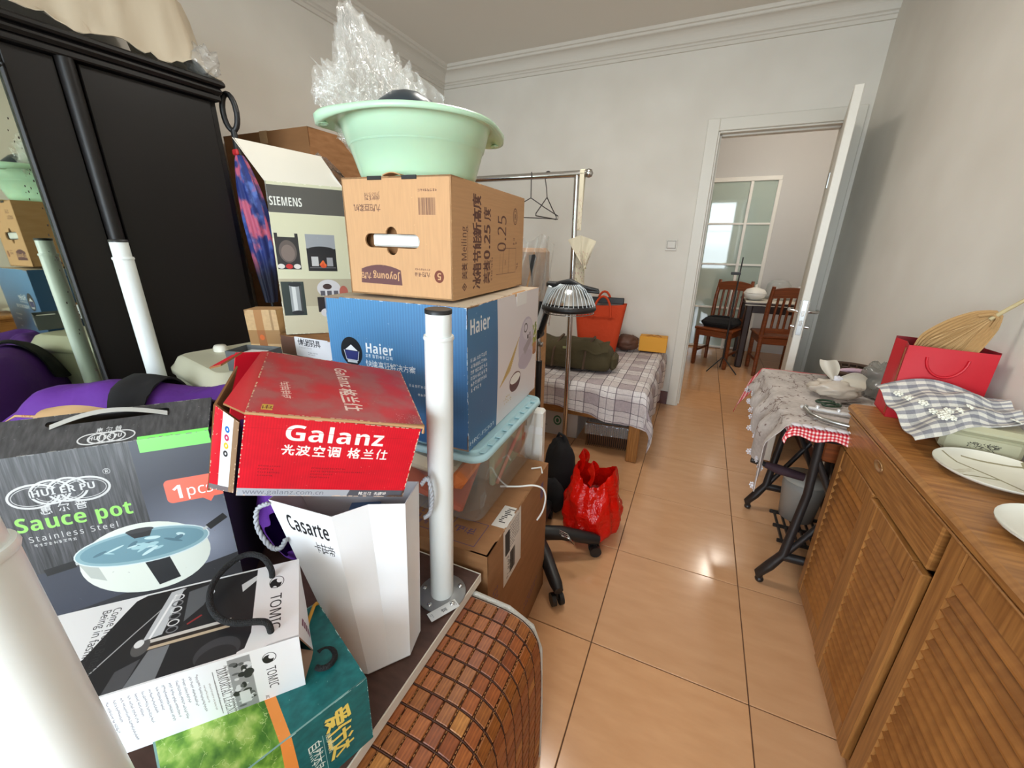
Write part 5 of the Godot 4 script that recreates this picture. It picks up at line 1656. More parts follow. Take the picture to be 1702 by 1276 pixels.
func haier_box() -> void:
	# front
	var hi := col(86, 142, 188)
	var lo := col(58, 99, 144)
	var white := col(236, 240, 244)
	var c := Canvas.new(self, 1740, 1524, hi)
	c.grad(0, 0, 1740, 1524, func(x, y):
		var k := hi.lerp(lo, clampf(x * 0.35 + y * 0.75, 0, 1))
		return k * (1.0 + 0.05 * sin(x * 330.0) * (1.0 - y)))
	var cx := 0.174 * 1740
	var cy := 0.385 * 1524
	c.oval(cx, cy, 150, 165, col(20, 24, 30))
	c.poly([Vector2(cx - 100, cy - 10), Vector2(cx + 100, cy - 10), Vector2(cx + 75, cy + 90), Vector2(cx - 75, cy + 90)], col(44, 50, 110))
	c.line([Vector2(cx - 105, cy - 10), Vector2(cx - 80, cy + 95), Vector2(cx + 80, cy + 95), Vector2(cx + 105, cy - 10)], 9, col(200, 204, 210))
	c.poly([Vector2(cx - 90, cy - 15), Vector2(cx, cy - 80), Vector2(cx + 90, cy - 15)], col(226, 228, 230))
	c.rect(cx - 70, cy + 100, 140, 26, col(190, 196, 200))
	c.text("Haier", 0.285 * 1740, 0.375 * 1524, 150, white, "sans", 700, 0.95)
	c.small(0.285 * 1740, 0.385 * 1524, 600, 1, 62, white)
	c.cjk("快速烹饪解决方案", 0.285 * 1740, 0.43 * 1524, 72, white, 0.1)
	c.small(0.60 * 1740, 0.56 * 1524, 560, 1, 50, white)
	c.small(0.66 * 1740, 0.62 * 1524, 440, 1, 50, white)
	c.small(0.72 * 1740, 0.72 * 1524, 300, 1, 50, white)
	c.wear(col(190, 205, 220), 70, 8)
	var f := printed("blue_box_front", c.out(), 0.32, 0.5)
	# right side
	c = Canvas.new(self, 2000, 1388, col(228, 222, 224))
	c.grad(0, 0, 660, 1388, func(x, y): return hi.lerp(lo, clampf(0.25 + y * 0.55 + x * 0.2, 0, 1)))
	c.text("Haier", 50, 250, 190, white, "sans", 700, 0.85)
	c.small(60, 470, 380, 6, 58, white)
	# rice cooker
	c.oval(1560, 640, 290, 330, col(196, 188, 204), 0.1)
	c.rect(1290, 640, 520, 200, col(196, 188, 204))
	c.oval(1545, 840, 270, 110, col(188, 178, 194))
	c.oval(1600, 470, 200, 130, col(212, 206, 216), 0.1)
	c.poly([Vector2(1440, 690), Vector2(1700, 560), Vector2(1770, 640), Vector2(1520, 780)], col(168, 158, 168))
	c.ring(1520, 440, 60, 50, 16, col(70, 64, 70))
	c.rect(1580, 540, 60, 50, col(76, 70, 80))
	c.rect(1670, 520, 40, 44, col(76, 70, 80))
	# bowl of rice
	c.oval(1190, 1030, 180, 120, col(86, 44, 48))
	c.oval(1190, 990, 170, 66, col(238, 236, 230))
	c.ring(1190, 990, 172, 68, 14, col(96, 52, 54))
	# ears of grain
	for k in 16:
		var a := -0.75 + k * 0.03
		c.line([Vector2(720 + k * 8, 960 - k * 6), Vector2(1020 + k * 18, 840 - k * 22)], 10, [col(196, 164, 96), col(214, 186, 124), col(172, 140, 78)][k % 3])
	for k in 24:
		c.oval(900 + c.r.randf_range(-60, 200), 1180 + c.r.randf_range(-50, 40), 8, 5, col(206, 180, 110))
	# plant
	for k in 26:
		c.oval(1880 + c.r.randf_range(-60, 90), 560 + c.r.randf_range(-130, 150), 34, 18, [col(142, 158, 62), col(108, 134, 50), col(178, 180, 90)][k % 3], c.r.randf() * 3)
	c.rect(1830, 700, 150, 130, col(188, 128, 76))
	c.oval(1905, 830, 76, 30, col(168, 108, 60))
	c.text("HRC-FS301", 20, 1340, 60, white, "sans", 400, 2.0)
	c.wear(col(240, 240, 240), 60, 8)
	var r := printed("blue_white_box_side", c.out(), 0.34, 0.5)
	# top
	c = Canvas.new(self, 512, 640, col(206, 190, 168))
	c.rect(0, 0, 512, 640, col(204, 188, 166))
	c.rect(0, 316, 512, 8, col(150, 126, 98))
	c.wear(col(140, 110, 80), 40, 14)
	var t := printed("worn_flaps", c.out(false), 0.7)
	var b := thing("blue_box", "shiny blue and white printed rice cooker carton on the clear bin's lid", "box", Vector3(-0.725, 0.811, -1.089), Vector3(-0.3, 2.8, -0.5))
	var blue := mat("blue_card", lo, 0.4)
	carton(b, Vector3(0.435, 0.381, 0.549), {"front": f, "right": r, "top": t, "all": blue}, M.kraft, 0.004, 0.004)
	# torn flap and tape on the far top edge
	part("torn_flap", boxm(Vector3(0.212, 0.377, -0.09), Vector3(0.012, 0.014, 0.1), 0.003), M.kraft, b)
	part("tape", boxm(Vector3(0.2185, 0.362, -0.1), Vector3(0.0012, 0.04, 0.09), 0.0004), M.white_card, b)

func joy_box() -> void:
	var k0 := col(204, 160, 118)
	var ink := col(104, 74, 66)
	var c := Canvas.new(self, 1256, 1136, k0)
	c.grad(0, 0, 1256, 1136, func(x, y): return k0 * (1.0 + 0.03 * wob.get_noise_2d(x * 800, y * 60)))
	# this face stands on its head: draw it turned by half a turn
	c.xf = Transform2D(PI, Vector2(1256, 1136))
	var X := func(u: float) -> float: return (1 - u) * 1256
	var Y := func(w: float) -> float: return (1 - w) * 1136
	c.cjk("九阳豆浆机", X.call(0.365), Y.call(0.275), 62, ink, 0.1, 0.06)
	c.cjk("无渣系列", X.call(0.36), Y.call(0.185), 40, ink, 0.1)
	c.text("JYDZ-57W", X.call(0.36), Y.call(0.125), 42, ink)
	c.bars(X.call(0.865), Y.call(0.30), 190, 150, ink)
	c.small(X.call(0.88), Y.call(0.12), 270, 1, 36, ink)
	# arched logo plate
	var arch := []
	for i in 13:
		var u := i / 12.0
		arch.append(Vector2(X.call(0.53) + u * 470, Y.call(0.74) + 40 * absf(u * 2 - 1) ** 2 * 0.0 + 0))
	for i in 13:
		var u := 1.0 - i / 12.0
		arch.append(Vector2(X.call(0.53) + u * 500 - 14, Y.call(0.87) - 0 + 0))
	var px: float = X.call(0.53)
	var py: float = Y.call(0.90)
	var pl := [Vector2(px, py), Vector2(px + 520, py + 4), Vector2(px + 505, py + 150)]
	for i in 9:
		var u := 1 - i / 8.0
		pl.append(Vector2(px + 10 + u * 490, py + 150 + 46 * (1 - (u * 2 - 1) ** 2)))
	c.poly(pl, col(108, 76, 76))
	c.text("Joyoung", px + 30, py + 112, 96, k0, "sans", 700, 0.9)
	c.cjk("九阳", px + 385, py + 46, 62, k0, 0.13, 0.04)
	c.oval(X.call(0.88), Y.call(0.80), 54, 60, col(120, 70, 58))
	c.text("5", X.call(0.88) - 26, Y.call(0.80) + 34, 92, k0, "sans", 700)
	c.cjk("九阳", X.call(0.80), Y.call(0.81), 44, ink, 0.11)
	c.small(X.call(0.72), Y.call(0.81), 150, 1, 64, ink)
	c.small(X.call(0.80), Y.call(0.755), 250, 1, 30, ink)
	c.xf = Transform2D.IDENTITY
	c.wear(col(226, 188, 142), 40, 7)
	var f := printed("handled_box_front", c.out(), 0.75, 0.3)
	# side: lettering runs up the face
	c = Canvas.new(self, 2000, 1124, k0)
	c.grad(0, 0, 2000, 1124, func(x, y): return k0 * (0.98 + 0.03 * wob.get_noise_2d(x * 60, y * 800)))
	var up := func(u: float, w: float) -> Transform2D: return Transform2D(-PI / 2, Vector2(u * 2000, w * 1124))
	var stretch := 2.3  # the face is seen foreshortened; the print is that wide
	var turn := func(u: float, w: float) -> void:
		var t: Transform2D = up.call(u, w)
		t.x *= 1.04
		t.y *= 1.5
		c.xf = t
	turn.call(0.145, 0.93)
	c.line([Vector2(0, -30), Vector2(34, 0), Vector2(68, -30), Vector2(34, -60), Vector2(0, -30)], 9, ink)
	c.line([Vector2(20, -30), Vector2(48, -30), Vector2(34, -44), Vector2(34, -16)], 8, ink)
	c.cjk("美菱", 110, -66, 72, ink, 0.12, 0.06)
	c.text("Meiling", 280, 0, 96, ink, "sans", 400, 1.0)
	c.line([Vector2(280, 16), Vector2(610, 16)], 4, ink)
	turn.call(0.31, 0.93)
	c.cjk("冰箱节能新高度", 0, -122, 122, ink, 0.15, 0.06)
	turn.call(0.43, 0.90)
	c.cjk("美菱", 0, -110, 116, ink, 0.13, 0.06)
	c.text("0.25", 250, 0, 150, ink, "sans", 700, 1.25)
	c.cjk("度", 650, -110, 116, ink, 0.13)
	turn.call(0.475, 0.88)
	c.small(0, -32, 640, 1, 44, ink)
	turn.call(0.67, 0.60)
	c.text("0.25", 0, 0, 250, ink, "sans", 400, 0.85)
	turn.call(0.67, 0.74)
	c.rect(0, -8, 60, 8, ink)
	c.xf = Transform2D.IDENTITY
	c.line([Vector2(0.53 * 2000, 0.83 * 1124), Vector2(0.86 * 2000, 0.83 * 1124), Vector2(0.86 * 2000, 0.56 * 1124), Vector2(0.63 * 2000, 0.56 * 1124), Vector2(0.63 * 2000, 0.83 * 1124)], 5, ink)
	c.line([Vector2(0.73 * 2000, 0.56 * 1124), Vector2(0.73 * 2000, 0.83 * 1124)], 7, ink)
	c.line([Vector2(0.58 * 2000, 0.62 * 1124), Vector2(0.58 * 2000, 0.8 * 1124)], 4, ink)
	c.ring(0.83 * 2000, 0.22 * 1124, 74, 92, 12, ink)
	c.ring(0.83 * 2000, 0.22 * 1124, 52, 66, 7, ink)
	c.text("R", 0.83 * 2000 - 28, 0.22 * 1124 + 36, 90, ink, "sans", 700)
	turn.call(0.90, 0.80)
	c.small(0, -30, 300, 1, 60, ink)
	turn.call(0.82, 0.52)
	c.small(0, -26, 120, 2, 60, ink)
	c.xf = Transform2D.IDENTITY
	c.wear(col(226, 188, 142), 50, 8)
	var r := printed("handled_box_side", c.out(), 0.75, 0.3)
	var b := thing("handled_carton", "tan carton with a white handle and upside-down print, directly under the washbasin", "box", Vector3(-0.726, 1.199, -1.112), Vector3(-0.5, 3.4, -0.9))
	var z := Vector3(0.314, 0.284, 0.505)
	carton(b, z, {"right": r, "all": M.kraft}, M.kraft, 0.004, 0.003, ["front"])
	var hole := slot_shape(Vector2(0.142, 0.137), 0.165, 0.034, 0.017)
	holed_panel(b, "front_panel", z.x, z.y, hole, 0.005, f, M.kraft, Transform3D(Basis(), Vector3(-z.x / 2, 0, z.z / 2)))
	part("handle", boxm(Vector3(-0.009, 0.138, z.z / 2 - 0.014), Vector3(0.142, 0.03, 0.012), 0.004), M.white_plastic, b, Vector3.ZERO, "white plastic carrying handle")
	part("handle_back", boxm(Vector3(-0.015, 0.14, z.z / 2 - 0.028), Vector3(0.2, 0.07, 0.004), 0.001), M.kraft_dark, b)
	# lock tabs on the top front edge
	for x in [-0.055, 0.045]:
		part("lock_slot", boxm(Vector3(x, z.y - 0.003, z.z / 2 + 0.0004), Vector3(0.042, 0.009, 0.003), 0.0008), M.black_plastic, b)
	part("lock_tab", clothm(func(u, w): return Vector3(-0.03 + u * 0.052, z.y + 0.003 + 0.006 * sin(u * PI), z.z / 2 - 0.03 + w * 0.032), 10, 4, 0.002), M.kraft, b)

func basin() -> void:
	var g := mat("mint_plastic", col(192, 229, 198), 0.2)
	g.subsurf_scatter_enabled = true
	g.subsurf_scatter_strength = 0.1
	# handles lie along local x
	var b := thing("washbasin", "pale mint-green plastic washbasin with two lug handles on top of the box stack", "basin", Vector3(-0.762, 1.4855, -1.045), Vector3(0, 54, 0))
	var s := sto()
	var n := 72
	var lobe := func(a: float) -> float: return 0.036 * pow(absf(cos(a)), 14.0)
	var prof := [[0.0, 0.004, 0], [0.13, 0.004, 0], [0.142, 0.0, 0], [0.15, 0.004, 0], [0.158, 0.02, 0], [0.178, 0.085, 0], [0.181, 0.086, 0], [0.196, 0.135, 0], [0.2, 0.142, 0.0], [0.206, 0.138, 0.25], [0.214, 0.134, 0.85], [0.219, 0.134, 1.0], [0.221, 0.141, 1.0], [0.216, 0.148, 0.95], [0.205, 0.15, 0.4], [0.196, 0.147, 0], [0.188, 0.13, 0], [0.155, 0.02, 0], [0.14, 0.009, 0], [0.0, 0.009, 0]]
	s.set_smooth_group(0)
	for i in prof.size() - 1:
		for k in n:
			var q := []
			for e in [[i, k + 1], [i, k], [i + 1, k], [i + 1, k + 1]]:
				var a: float = TAU * (e[1] % n) / n
				var r: float = prof[e[0]][0] + lobe.call(a) * prof[e[0]][2]
				var y: float = prof[e[0]][1] - (0.012 * lobe.call(a) / 0.036 if prof[e[0]][2] > 0.8 and prof[e[0]][1] < 0.14 else 0.0)
				q.append(Vector3(cos(a) * r, y, sin(a) * r))
			quad(s, q[0], q[1], q[2], q[3])
	s.set_smooth_group(-1)
	part("body", done(s), g, b)
	for sg in [-1.0, 1.0]:
		part("hanging_hole", lathem([Vector2(0.009, -0.002), Vector2(0.012, -0.004), Vector2(0.014, -0.001), Vector2(0.009, 0.004), Vector2(0.009, -0.002)], 14, Vector3(sg * 0.238, 0.1245, 0)), g, b)
	part("raised_line", lathem([Vector2(0.1785, 0.084), Vector2(0.1815, 0.087), Vector2(0.181, 0.09)], 72), g, b)
	# crinkled clear bag standing up from the basin
	var film := mat("crinkled_film", Color(0.95, 0.94, 0.92, 0.1), 0.08)
	film.transparency = BaseMaterial3D.TRANSPARENCY_ALPHA
	relief(film, TX.crinkle, 0.8)
	film.uv1_triplanar = true
	film.uv1_scale = Vector3(6, 6, 6)
	var f := FastNoiseLite.new()
	f.seed = 77
	f.frequency = 1.0
	f.noise_type = FastNoiseLite.TYPE_SIMPLEX
	f.fractal_octaves = 4
	var p := thing("crinkled_plastic_bag", "crinkled clear plastic bag rising in a peak out of the mint-green basin", "bag", Vector3(-0.80, 1.53, -1.05))
	for layer in 2:
		var wob2 := func(u: float, w: float) -> Vector3:
			var a: float = -u * TAU
			var h := 1.0 - w
			var axis := Vector3(-0.02 - 0.17 * pow(h, 1.2), 0.40 * h, -0.01)
			var r := lerpf(0.16, 0.012, pow(h, 1.5)) * (0.86 if layer == 1 else 1.0)
			var nn := f.get_noise_3d(cos(a) * 2.1 + layer * 7, h * 4.2, sin(a) * 2.1)
			var n2 := f.get_noise_3d(cos(a) * 5.0 + h * 3.0, h * 9.0 + layer * 3, sin(a) * 5.0)
			r *= 1.0 + 0.42 * nn + 0.2 * n2
			r = minf(r, lerpf(0.08, 0.3, smoothstep(0.0, 0.42, h)))
			if h > 0.3 and h < 0.62: r += 0.07 * maxf(0.0, -cos(a)) * sin((h - 0.3) / 0.32 * PI)
			return axis + Vector3(cos(a) * r, 0.05 * n2, sin(a) * r)
		s = sto()
		sheet(s, wob2, 72, 40, false)
		part("film" if layer == 0 else "inner_fold", done(s), film, p)
	# corners of the bag that stick out
	for e in [[Vector3(-0.30, 0.30, 0.03), Vector3(-0.16, 0.19, 0.0), Vector3(-0.11, 0.11, 0.02)], [Vector3(0.13, 0.16, 0.0), Vector3(0.05, 0.22, 0.0), Vector3(0.04, 0.02, 0.02)]]:
		var A: Vector3 = e[0]
		var B: Vector3 = e[1]
		var C: Vector3 = e[2]
		part("corner", clothm(func(u, w): return A.lerp(B.lerp(C, u), w) + Vector3(0, 0, 0.02 * sin(w * 9.0 + u * 5) * w), 10, 10, 0.0008), film, p)
	# dark lid in the basin
	var l := thing("black_pot_lid", "dark domed lid lying among the clear film at the basin's rim", "lid", Vector3(-0.745, 1.612, -0.985), Vector3(14, 0, -8))
	part("dome", lathem([Vector2(0.082, 0.0), Vector2(0.08, 0.03), Vector2(0.065, 0.062), Vector2(0.03, 0.08), Vector2(0, 0.084)], 32), mat("slate_plastic", col(44, 54, 62), 0.3), l)
	part("rim", lathem([Vector2(0.078, -0.006), Vector2(0.09, -0.004), Vector2(0.09, 0.003), Vector2(0.078, 0.004), Vector2(0.078, -0.006)], 32), M.slate_plastic, l)

func left_side() -> void:
	wardrobe()
	umbrella()
	# tall brown carton against the left wall
	var kd := col(138, 98, 64)
	var c := Canvas.new(self, 1024, 1024, kd)
	c.grad(0, 0, 1024, 1024, func(x, y): return kd * (1.0 + 0.05 * wob.get_noise_2d(x * 60, y * 300)))
	c.text("ZC7212-2143", 330, 240, 66, col(60, 40, 28), "mono", 700)
	c.cjk("广厂鱼列", 420, 500, 56, col(54, 38, 28), 0.12)
	c.rect(500, 600, 130, 170, col(40, 32, 28))
	c.oval(565, 660, 34, 44, col(120, 96, 74))
	c.rect(540, 710, 50, 40, col(96, 76, 58))
	var f := printed("tall_carton_print", c.out(false), 0.8, 0.3)
	var b := thing("tall_carton", "tall brown carton against the left wall behind the umbrella, upper of two", "box", Vector3(-1.99, 1.162, -1.73), Vector3(0, 1.5, 0))
	carton(b, Vector3(0.565, 0.655, 0.44), {"front": f, "all": M.kraft_dark}, M.kraft_dark, 0.005, 0.002)
	part("tape", boxm(Vector3(0.0, 0.657, 0.0), Vector3(0.05, 0.0015, 0.44)), mat("tape_tan", col(176, 140, 100), 0.35), b)
	part("tape_end", boxm(Vector3(0.0, 0.63, 0.2215), Vector3(0.05, 0.05, 0.0015)), M.tape_tan, b)
	var b2 := thing("tall_carton", "plain brown carton on the floor carrying the tall carton by the left wall", "box", Vector3(-1.98, 0, -1.74), Vector3(0, 0.5, 0))
	c = Canvas.new(self, 512, 1024, kd)
	c.grad(0, 0, 512, 1024, func(x, y): return kd * (0.96 + 0.05 * wob.get_noise_2d(x * 60, y * 300)))
	c.line([Vector2(330, 60), Vector2(330, 140), Vector2(400, 140), Vector2(400, 60)], 6, col(60, 44, 32))
	c.line([Vector2(420, 140), Vector2(440, 60), Vector2(462, 140)], 6, col(60, 44, 32))
	var f2 := printed("lower_carton_print", c.out(false), 0.8, 0.3)
	carton(b2, Vector3(0.57, 1.16, 0.46), {"front": f2, "all": M.kraft_dark}, M.kraft_dark, 0.005, 0.002)
	# translucent sheet slumped between the cartons
	var sm := mat("smoky_film", Color(0.62, 0.54, 0.48, 0.4), 0.15)
	sm.transparency = BaseMaterial3D.TRANSPARENCY_ALPHA
	relief(sm, TX.crinkle, 0.5)
	sm.uv1_triplanar = true
	sm.uv1_scale = Vector3(6, 6, 6)
	siemens_box()
	var fl := part("film_wrap", clothm(func(u, w):
		var n := wob.get_noise_3d(u * 130, w * 130, 4)
		return Vector3(-1.30 + u * 0.26 + 0.03 * n, 1.60 - w * 0.24 - 0.16 * u * (1 - w) + 0.05 * sin(u * 7.0) + 0.03 * n, -1.18 + 0.05 * sin(w * 5 + u * 6) + 0.05 * n - 0.1 * u), 40, 30, 0.001), sm, self)
	tag(fl, "crumpled smoky plastic film slumped behind the open coffee machine box", "film")
	fl.name = numbered("smoky_film")
	cooler_and_small()

func wardrobe() -> void:
	var lac := mat("black_lacquer", col(23, 20, 19), 0.42, 0, 0.4)
	var X := -1.83
	var z0 := -1.215
	var z1 := 0.92
	var w := thing("wardrobe", "big black lacquered wardrobe with a mirrored door along the left wall", "wardrobe", Vector3(-2.07, 0, 0))
	var s := sto()
	bx(s, Vector3(0, 0.935, z0 + 0.012), Vector3(0.46, 1.87, 0.024), 0.003)
	bx(s, Vector3(0, 0.935, z1 - 0.012), Vector3(0.46, 1.87, 0.024), 0.003)
	bx(s, Vector3(-0.22, 0.935, (z0 + z1) / 2), Vector3(0.016, 1.87, z1 - z0 - 0.05))
	bx(s, Vector3(0, 0.1, (z0 + z1) / 2), Vector3(0.44, 0.02, z1 - z0 - 0.05))
	bx(s, Vector3(0, 1.86, (z0 + z1) / 2), Vector3(0.46, 0.02, z1 - z0 - 0.05))
	bx(s, Vector3(0.19, 0.045, (z0 + z1) / 2), Vector3(0.03, 0.09, z1 - z0 - 0.05))
	part("carcass", done(s), lac, w)
	# crown moulding in steps
	s = sto()
	bx(s, Vector3(0.012, 1.852, (z0 + z1) / 2), Vector3(0.50, 0.02, z1 - z0 + 0.012), 0.004)
	bx(s, Vector3(0.016, 1.876, (z0 + z1) / 2), Vector3(0.51, 0.024, z1 - z0 + 0.03), 0.009)
	bx(s, Vector3(0.022, 1.899, (z0 + z1) / 2), Vector3(0.52, 0.02, z1 - z0 + 0.044), 0.006)
	part("crown_moulding", done(s), lac, w)
	var fx := X + 2.07
	# plain door, half-round post, mirrored door
	part("door", boxm(Vector3(fx - 0.012, 0.965, (-1.195 - 0.80) / 2), Vector3(0.022, 1.75, 0.385), 0.003), lac, w)
	part("post", tubem([Vector3(fx, 0.1, -0.775), Vector3(fx, 1.842, -0.775)], 0.022, 14), lac, w)
	s = sto()
	for e in [[-0.752, -0.64], [0.10, 0.2]]:
		bx(s, Vector3(fx - 0.012, 0.965, (e[0] + e[1]) / 2), Vector3(0.022, 1.75, e[1] - e[0]), 0.003)
	bx(s, Vector3(fx - 0.012, 1.812, -0.27), Vector3(0.022, 0.056, 0.74), 0.003)
	bx(s, Vector3(fx - 0.012, 0.25, -0.27), Vector3(0.022, 0.32, 0.74), 0.003)
	var md := part("mirror_door", done(s), lac, w)
	s = sto()
	for z in [-0.634, 0.094]:
		bx(s, Vector3(fx + 0.001, 1.10, z), Vector3(0.016, 1.38, 0.012), 0.005)
	for y in [1.778, 0.416]:
		bx(s, Vector3(fx + 0.001, y, -0.27), Vector3(0.016, 0.012, 0.74), 0.005)
	part("bead", done(s), lac, md)
	var mir := mat("mirror", col(206, 214, 196), 0.02, 1.0)
	part("mirror_glass", boxm(Vector3(fx - 0.008, 1.097, -0.27), Vector3(0.006, 1.354, 0.724)), mir, md)
	s = sto()
	rng.seed = 41
	for k in 26:
		var y := rng.randf_range(1.1, 1.6) if k > 8 else rng.randf_range(0.95, 1.25)
		lathe(s, [Vector2(rng.randf_range(0.001, 0.0035), 0.0), Vector2(0, 0.0004)], 6, Vector3(0, 0, 0))
	var sp := part("silver_spots", spots_mesh(fx), mat("mirror_spot", col(52, 44, 36), 0.8), md)
	sp.set_meta("kind", "stuff")
	part("door", boxm(Vector3(fx - 0.012, 0.965, 0.555), Vector3(0.022, 1.75, 0.69), 0.003), lac, w)
	# cloth on top
	var dust := mat("dust_sheet", col(196, 182, 160), 0.9)
	var ds := part("dust_sheet", clothm(func(u, q):
		var z := lerpf(-1.235, 0.9, u)
		var n := wob.get_noise_2d(u * 500, q * 160)
		var x := lerpf(-2.28, -1.80, minf(q, 1.0))
		var hgt := 0.27 * smoothstep(-1.235, -1.13, z + 0.04 * n) * smoothstep(1.0, 0.86, q + 0.04 * n)
		var y: float = 1.925 + hgt + 0.02 * sin(q * PI) * (1 + n) + 0.012 * sin(u * 60 + q * 5) * q + 0.03 * n
		return Vector3(x, maxf(y, 1.914), z), 110, 40, 0.003), dust, self)
	tag(ds, "crumpled beige dust sheet lying along the top of the black wardrobe", "cloth")
	var pf := part("plastic_scrap", crumple(Vector3(0.12, 0.1, 0.1), 55, 0.3), M.clear_film, self, Vector3(-1.83, 1.914, -1.19))
	tag(pf, "scrap of clear plastic at the far corner of the wardrobe top", "film")

func spots_mesh(fx: float) -> ArrayMesh:
	var s := sto()
	for k in 34:
		var y := rng.randf_range(0.9, 1.7)
		var z := -0.622 + pow(rng.randf(), 2.5) * 0.03
		var r := rng.randf_range(0.001, 0.003)
		bx(s, Vector3(fx - 0.0048, y, z), Vector3(0.0006, r * rng.randf_range(1, 4), r))
	return done(s)

func umbrella() -> void:
	var u := thing("umbrella", "furled blue and pink galaxy-print umbrella hanging by its loop handle at the wardrobe's far edge", "umbrella", Vector3(-1.845, 1.83, -1.262))
	var loop := []
	for k in 21:
		var a := TAU * k / 20.0
		loop.append(Vector3(cos(a) * 0.024 + 0.012, sin(a) * 0.064 - 0.01, cos(a) * -0.012))
	part("handle", tubem(loop, 0.0105, 10, false), M.black_plastic, u)
	part("collar", tubem([Vector3(0.014, -0.072, 0), Vector3(0.016, -0.125, 0), Vector3(0.02, -0.165, 0)], [0.011, 0.0125, 0.016], 10), M.black_plastic, u)
	part("tie_tag", boxm(Vector3(0.022, -0.155, 0.014), Vector3(0.03, 0.022, 0.012), 0.004), mat("red_tag", col(196, 40, 44), 0.6), u)
	var c := Canvas.new(self, 512, 1024, col(38, 52, 118))
	c.grad(0, 0, 512, 1024, func(x, y):
		var n: float = wob.get_noise_2d(x * 80, y * 120) * 2.4
		var m: float = wob.get_noise_2d(x * 70 + 500, y * 90 + 90) * 2.6
		var k := col(36, 50, 116).lerp(col(82, 108, 178), clampf(n, 0, 1))
		k = k.lerp(col(206, 96, 120), clampf(m, 0, 0.9))
		return k.lerp(col(24, 26, 44), smoothstep(0.62, 0.85, y)))
	var gx := printed("galaxy_cloth", c.out(false), 0.55)
	var cf := func(a0: float, w: float) -> Vector3:
		var a := -a0 * TAU
		var r := 0.014 + 0.032 * sin(PI * pow(clampf(w, 0, 1), 0.75) * 0.9)
		r *= 1.0 + 0.16 * sin(a * 8.0 + w * 6.0)
		var bow := 0.02 * sin(w * PI)
		return Vector3(0.022 + 0.035 * w + bow + cos(a) * r, -0.165 - w * 0.60, sin(a) * r)
	var s := sto()
	sheet(s, cf, 48, 30)
	part("canopy", done(s), gx, u)
	part("tip", tubem([Vector3(0.056, -0.76, 0), Vector3(0.06, -0.82, 0)], [0.008, 0.004], 8), M.black_plastic, u)

func siemens_box() -> void:
	var cream := col(206, 202, 172)
	var tan := col(176, 164, 138)
	var c := Canvas.new(self, 954, 2048, cream)
	c.rect(0, 1250, 954, 800, tan)
	c.rect(0, 1640, 954, 410, col(198, 188, 160))
	c.rect(0, 40, 954, 340, col(84, 80, 74))
	c.text("SIEMENS", 20, 290, 150, col(222, 220, 212), "sans", 700, 0.62)
	var pic := func(x: float, y: float, w: float, h: float, k: Color) -> void: c.rect(x, y, w, h, k)
	# brewing unit
	pic.call(20, 640, 290, 480, col(42, 38, 36))
	c.oval(165, 880, 110, 150, col(94, 82, 76))
	c.oval(165, 900, 84, 110, col(120, 104, 96))
	c.rect(60, 640, 210, 50, cream)
	for k in 3: c.oval(60 + k * 100, 1080, 44, 34, [col(214, 208, 200), col(190, 44, 40), col(214, 208, 200)][k])
	# grinder with cups
	pic.call(400, 640, 380, 500, col(34, 31, 32))
	c.rect(400, 640, 380, 190, col(150, 152, 156))
	c.oval(590, 860, 190, 60, col(30, 28, 30))
	c.rect(450, 940, 90, 130, col(190, 188, 186))
	c.rect(650, 950, 80, 120, col(150, 148, 150))
	c.rect(420, 1085, 340, 14, col(96, 94, 96))
	c.oval(600, 1060, 44, 34, col(206, 74, 34))
	c.line([Vector2(560, 1050), Vector2(600, 1000), Vector2(626, 1060)], 22, col(220, 100, 44))
	# steel flask
	pic.call(20, 1290, 290, 480, col(48, 56, 52))
	c.rect(120, 1330, 150, 400, col(150, 152, 152))
	c.rect(150, 1330, 50, 400, col(208, 208, 206))
	c.rect(245, 1330, 25, 400, col(60, 60, 60))
	c.oval(195, 1330, 82, 30, col(38, 38, 40))
	c.oval(195, 1730, 80, 30, col(38, 38, 40))
	# control knob and buttons
	c.oval(640, 1390, 160, 130, col(206, 200, 200))
	c.oval(620, 1360, 60, 40, col(70, 50, 46))
	for k in 3: c.rect(520 + k * 90, 1420, 62, 70, col(90, 86, 92))
	c.oval(840, 1440, 60, 90, col(180, 96, 80))
	c.rect(470, 1510, 350, 220, col(44, 34, 34))
	c.oval(560, 1740, 60, 60, col(206, 200, 200))
	c.wear(col(226, 222, 200), 60, 12)
	var f := printed("coffee_box_print", c.out(), 0.5)
	var card := mat("cream_card", cream, 0.6)
	var b := thing("coffee_machine_box", "open cream and grey coffee machine box with four product pictures, standing behind the blue box", "box", Vector3(-1.205, 1.042, -1.018), Vector3(-0.1, 49.9, -1.6))
	var z := Vector3(0.212, 0.455, 0.176)
	carton(b, z, {"front": f, "all": card}, M.white_card, 0.003, 0.003, ["top"])
	# open flap standing up and leaning left
	var inside := mat("flap_inside", col(222, 212, 196), 0.7)
	var x := z.x / 2
	var y := z.y
	var w := z.z / 2
	panel(b, "open_flap", [Vector3(-x, y, w), Vector3(x, y, w), Vector3(x * 0.5, y + 0.085, w - 0.03), Vector3(-x - 0.06, y + 0.105, w - 0.02)], 0.002, inside, M.white_card, 0.004, 0.003)
	panel(b, "open_flap", [Vector3(-x, y, -w), Vector3(-x, y, w), Vector3(-x - 0.065, y + 0.105, w - 0.02), Vector3(-x - 0.04, y + 0.08, -w)], 0.002, M.white_card, inside, 0.0, 0.003)
	panel(b, "open_flap", [Vector3(x, y, w), Vector3(x, y, -w), Vector3(x - 0.02, y + 0.03, -w), Vector3(x - 0.03, y + 0.04, w)], 0.002, inside, M.white_card, 0.0, 0.003)
	part("packing", boxm(Vector3(0, 0.2, 0), Vector3(0.19, 0.4, 0.155), 0.01), M.kraft, b)

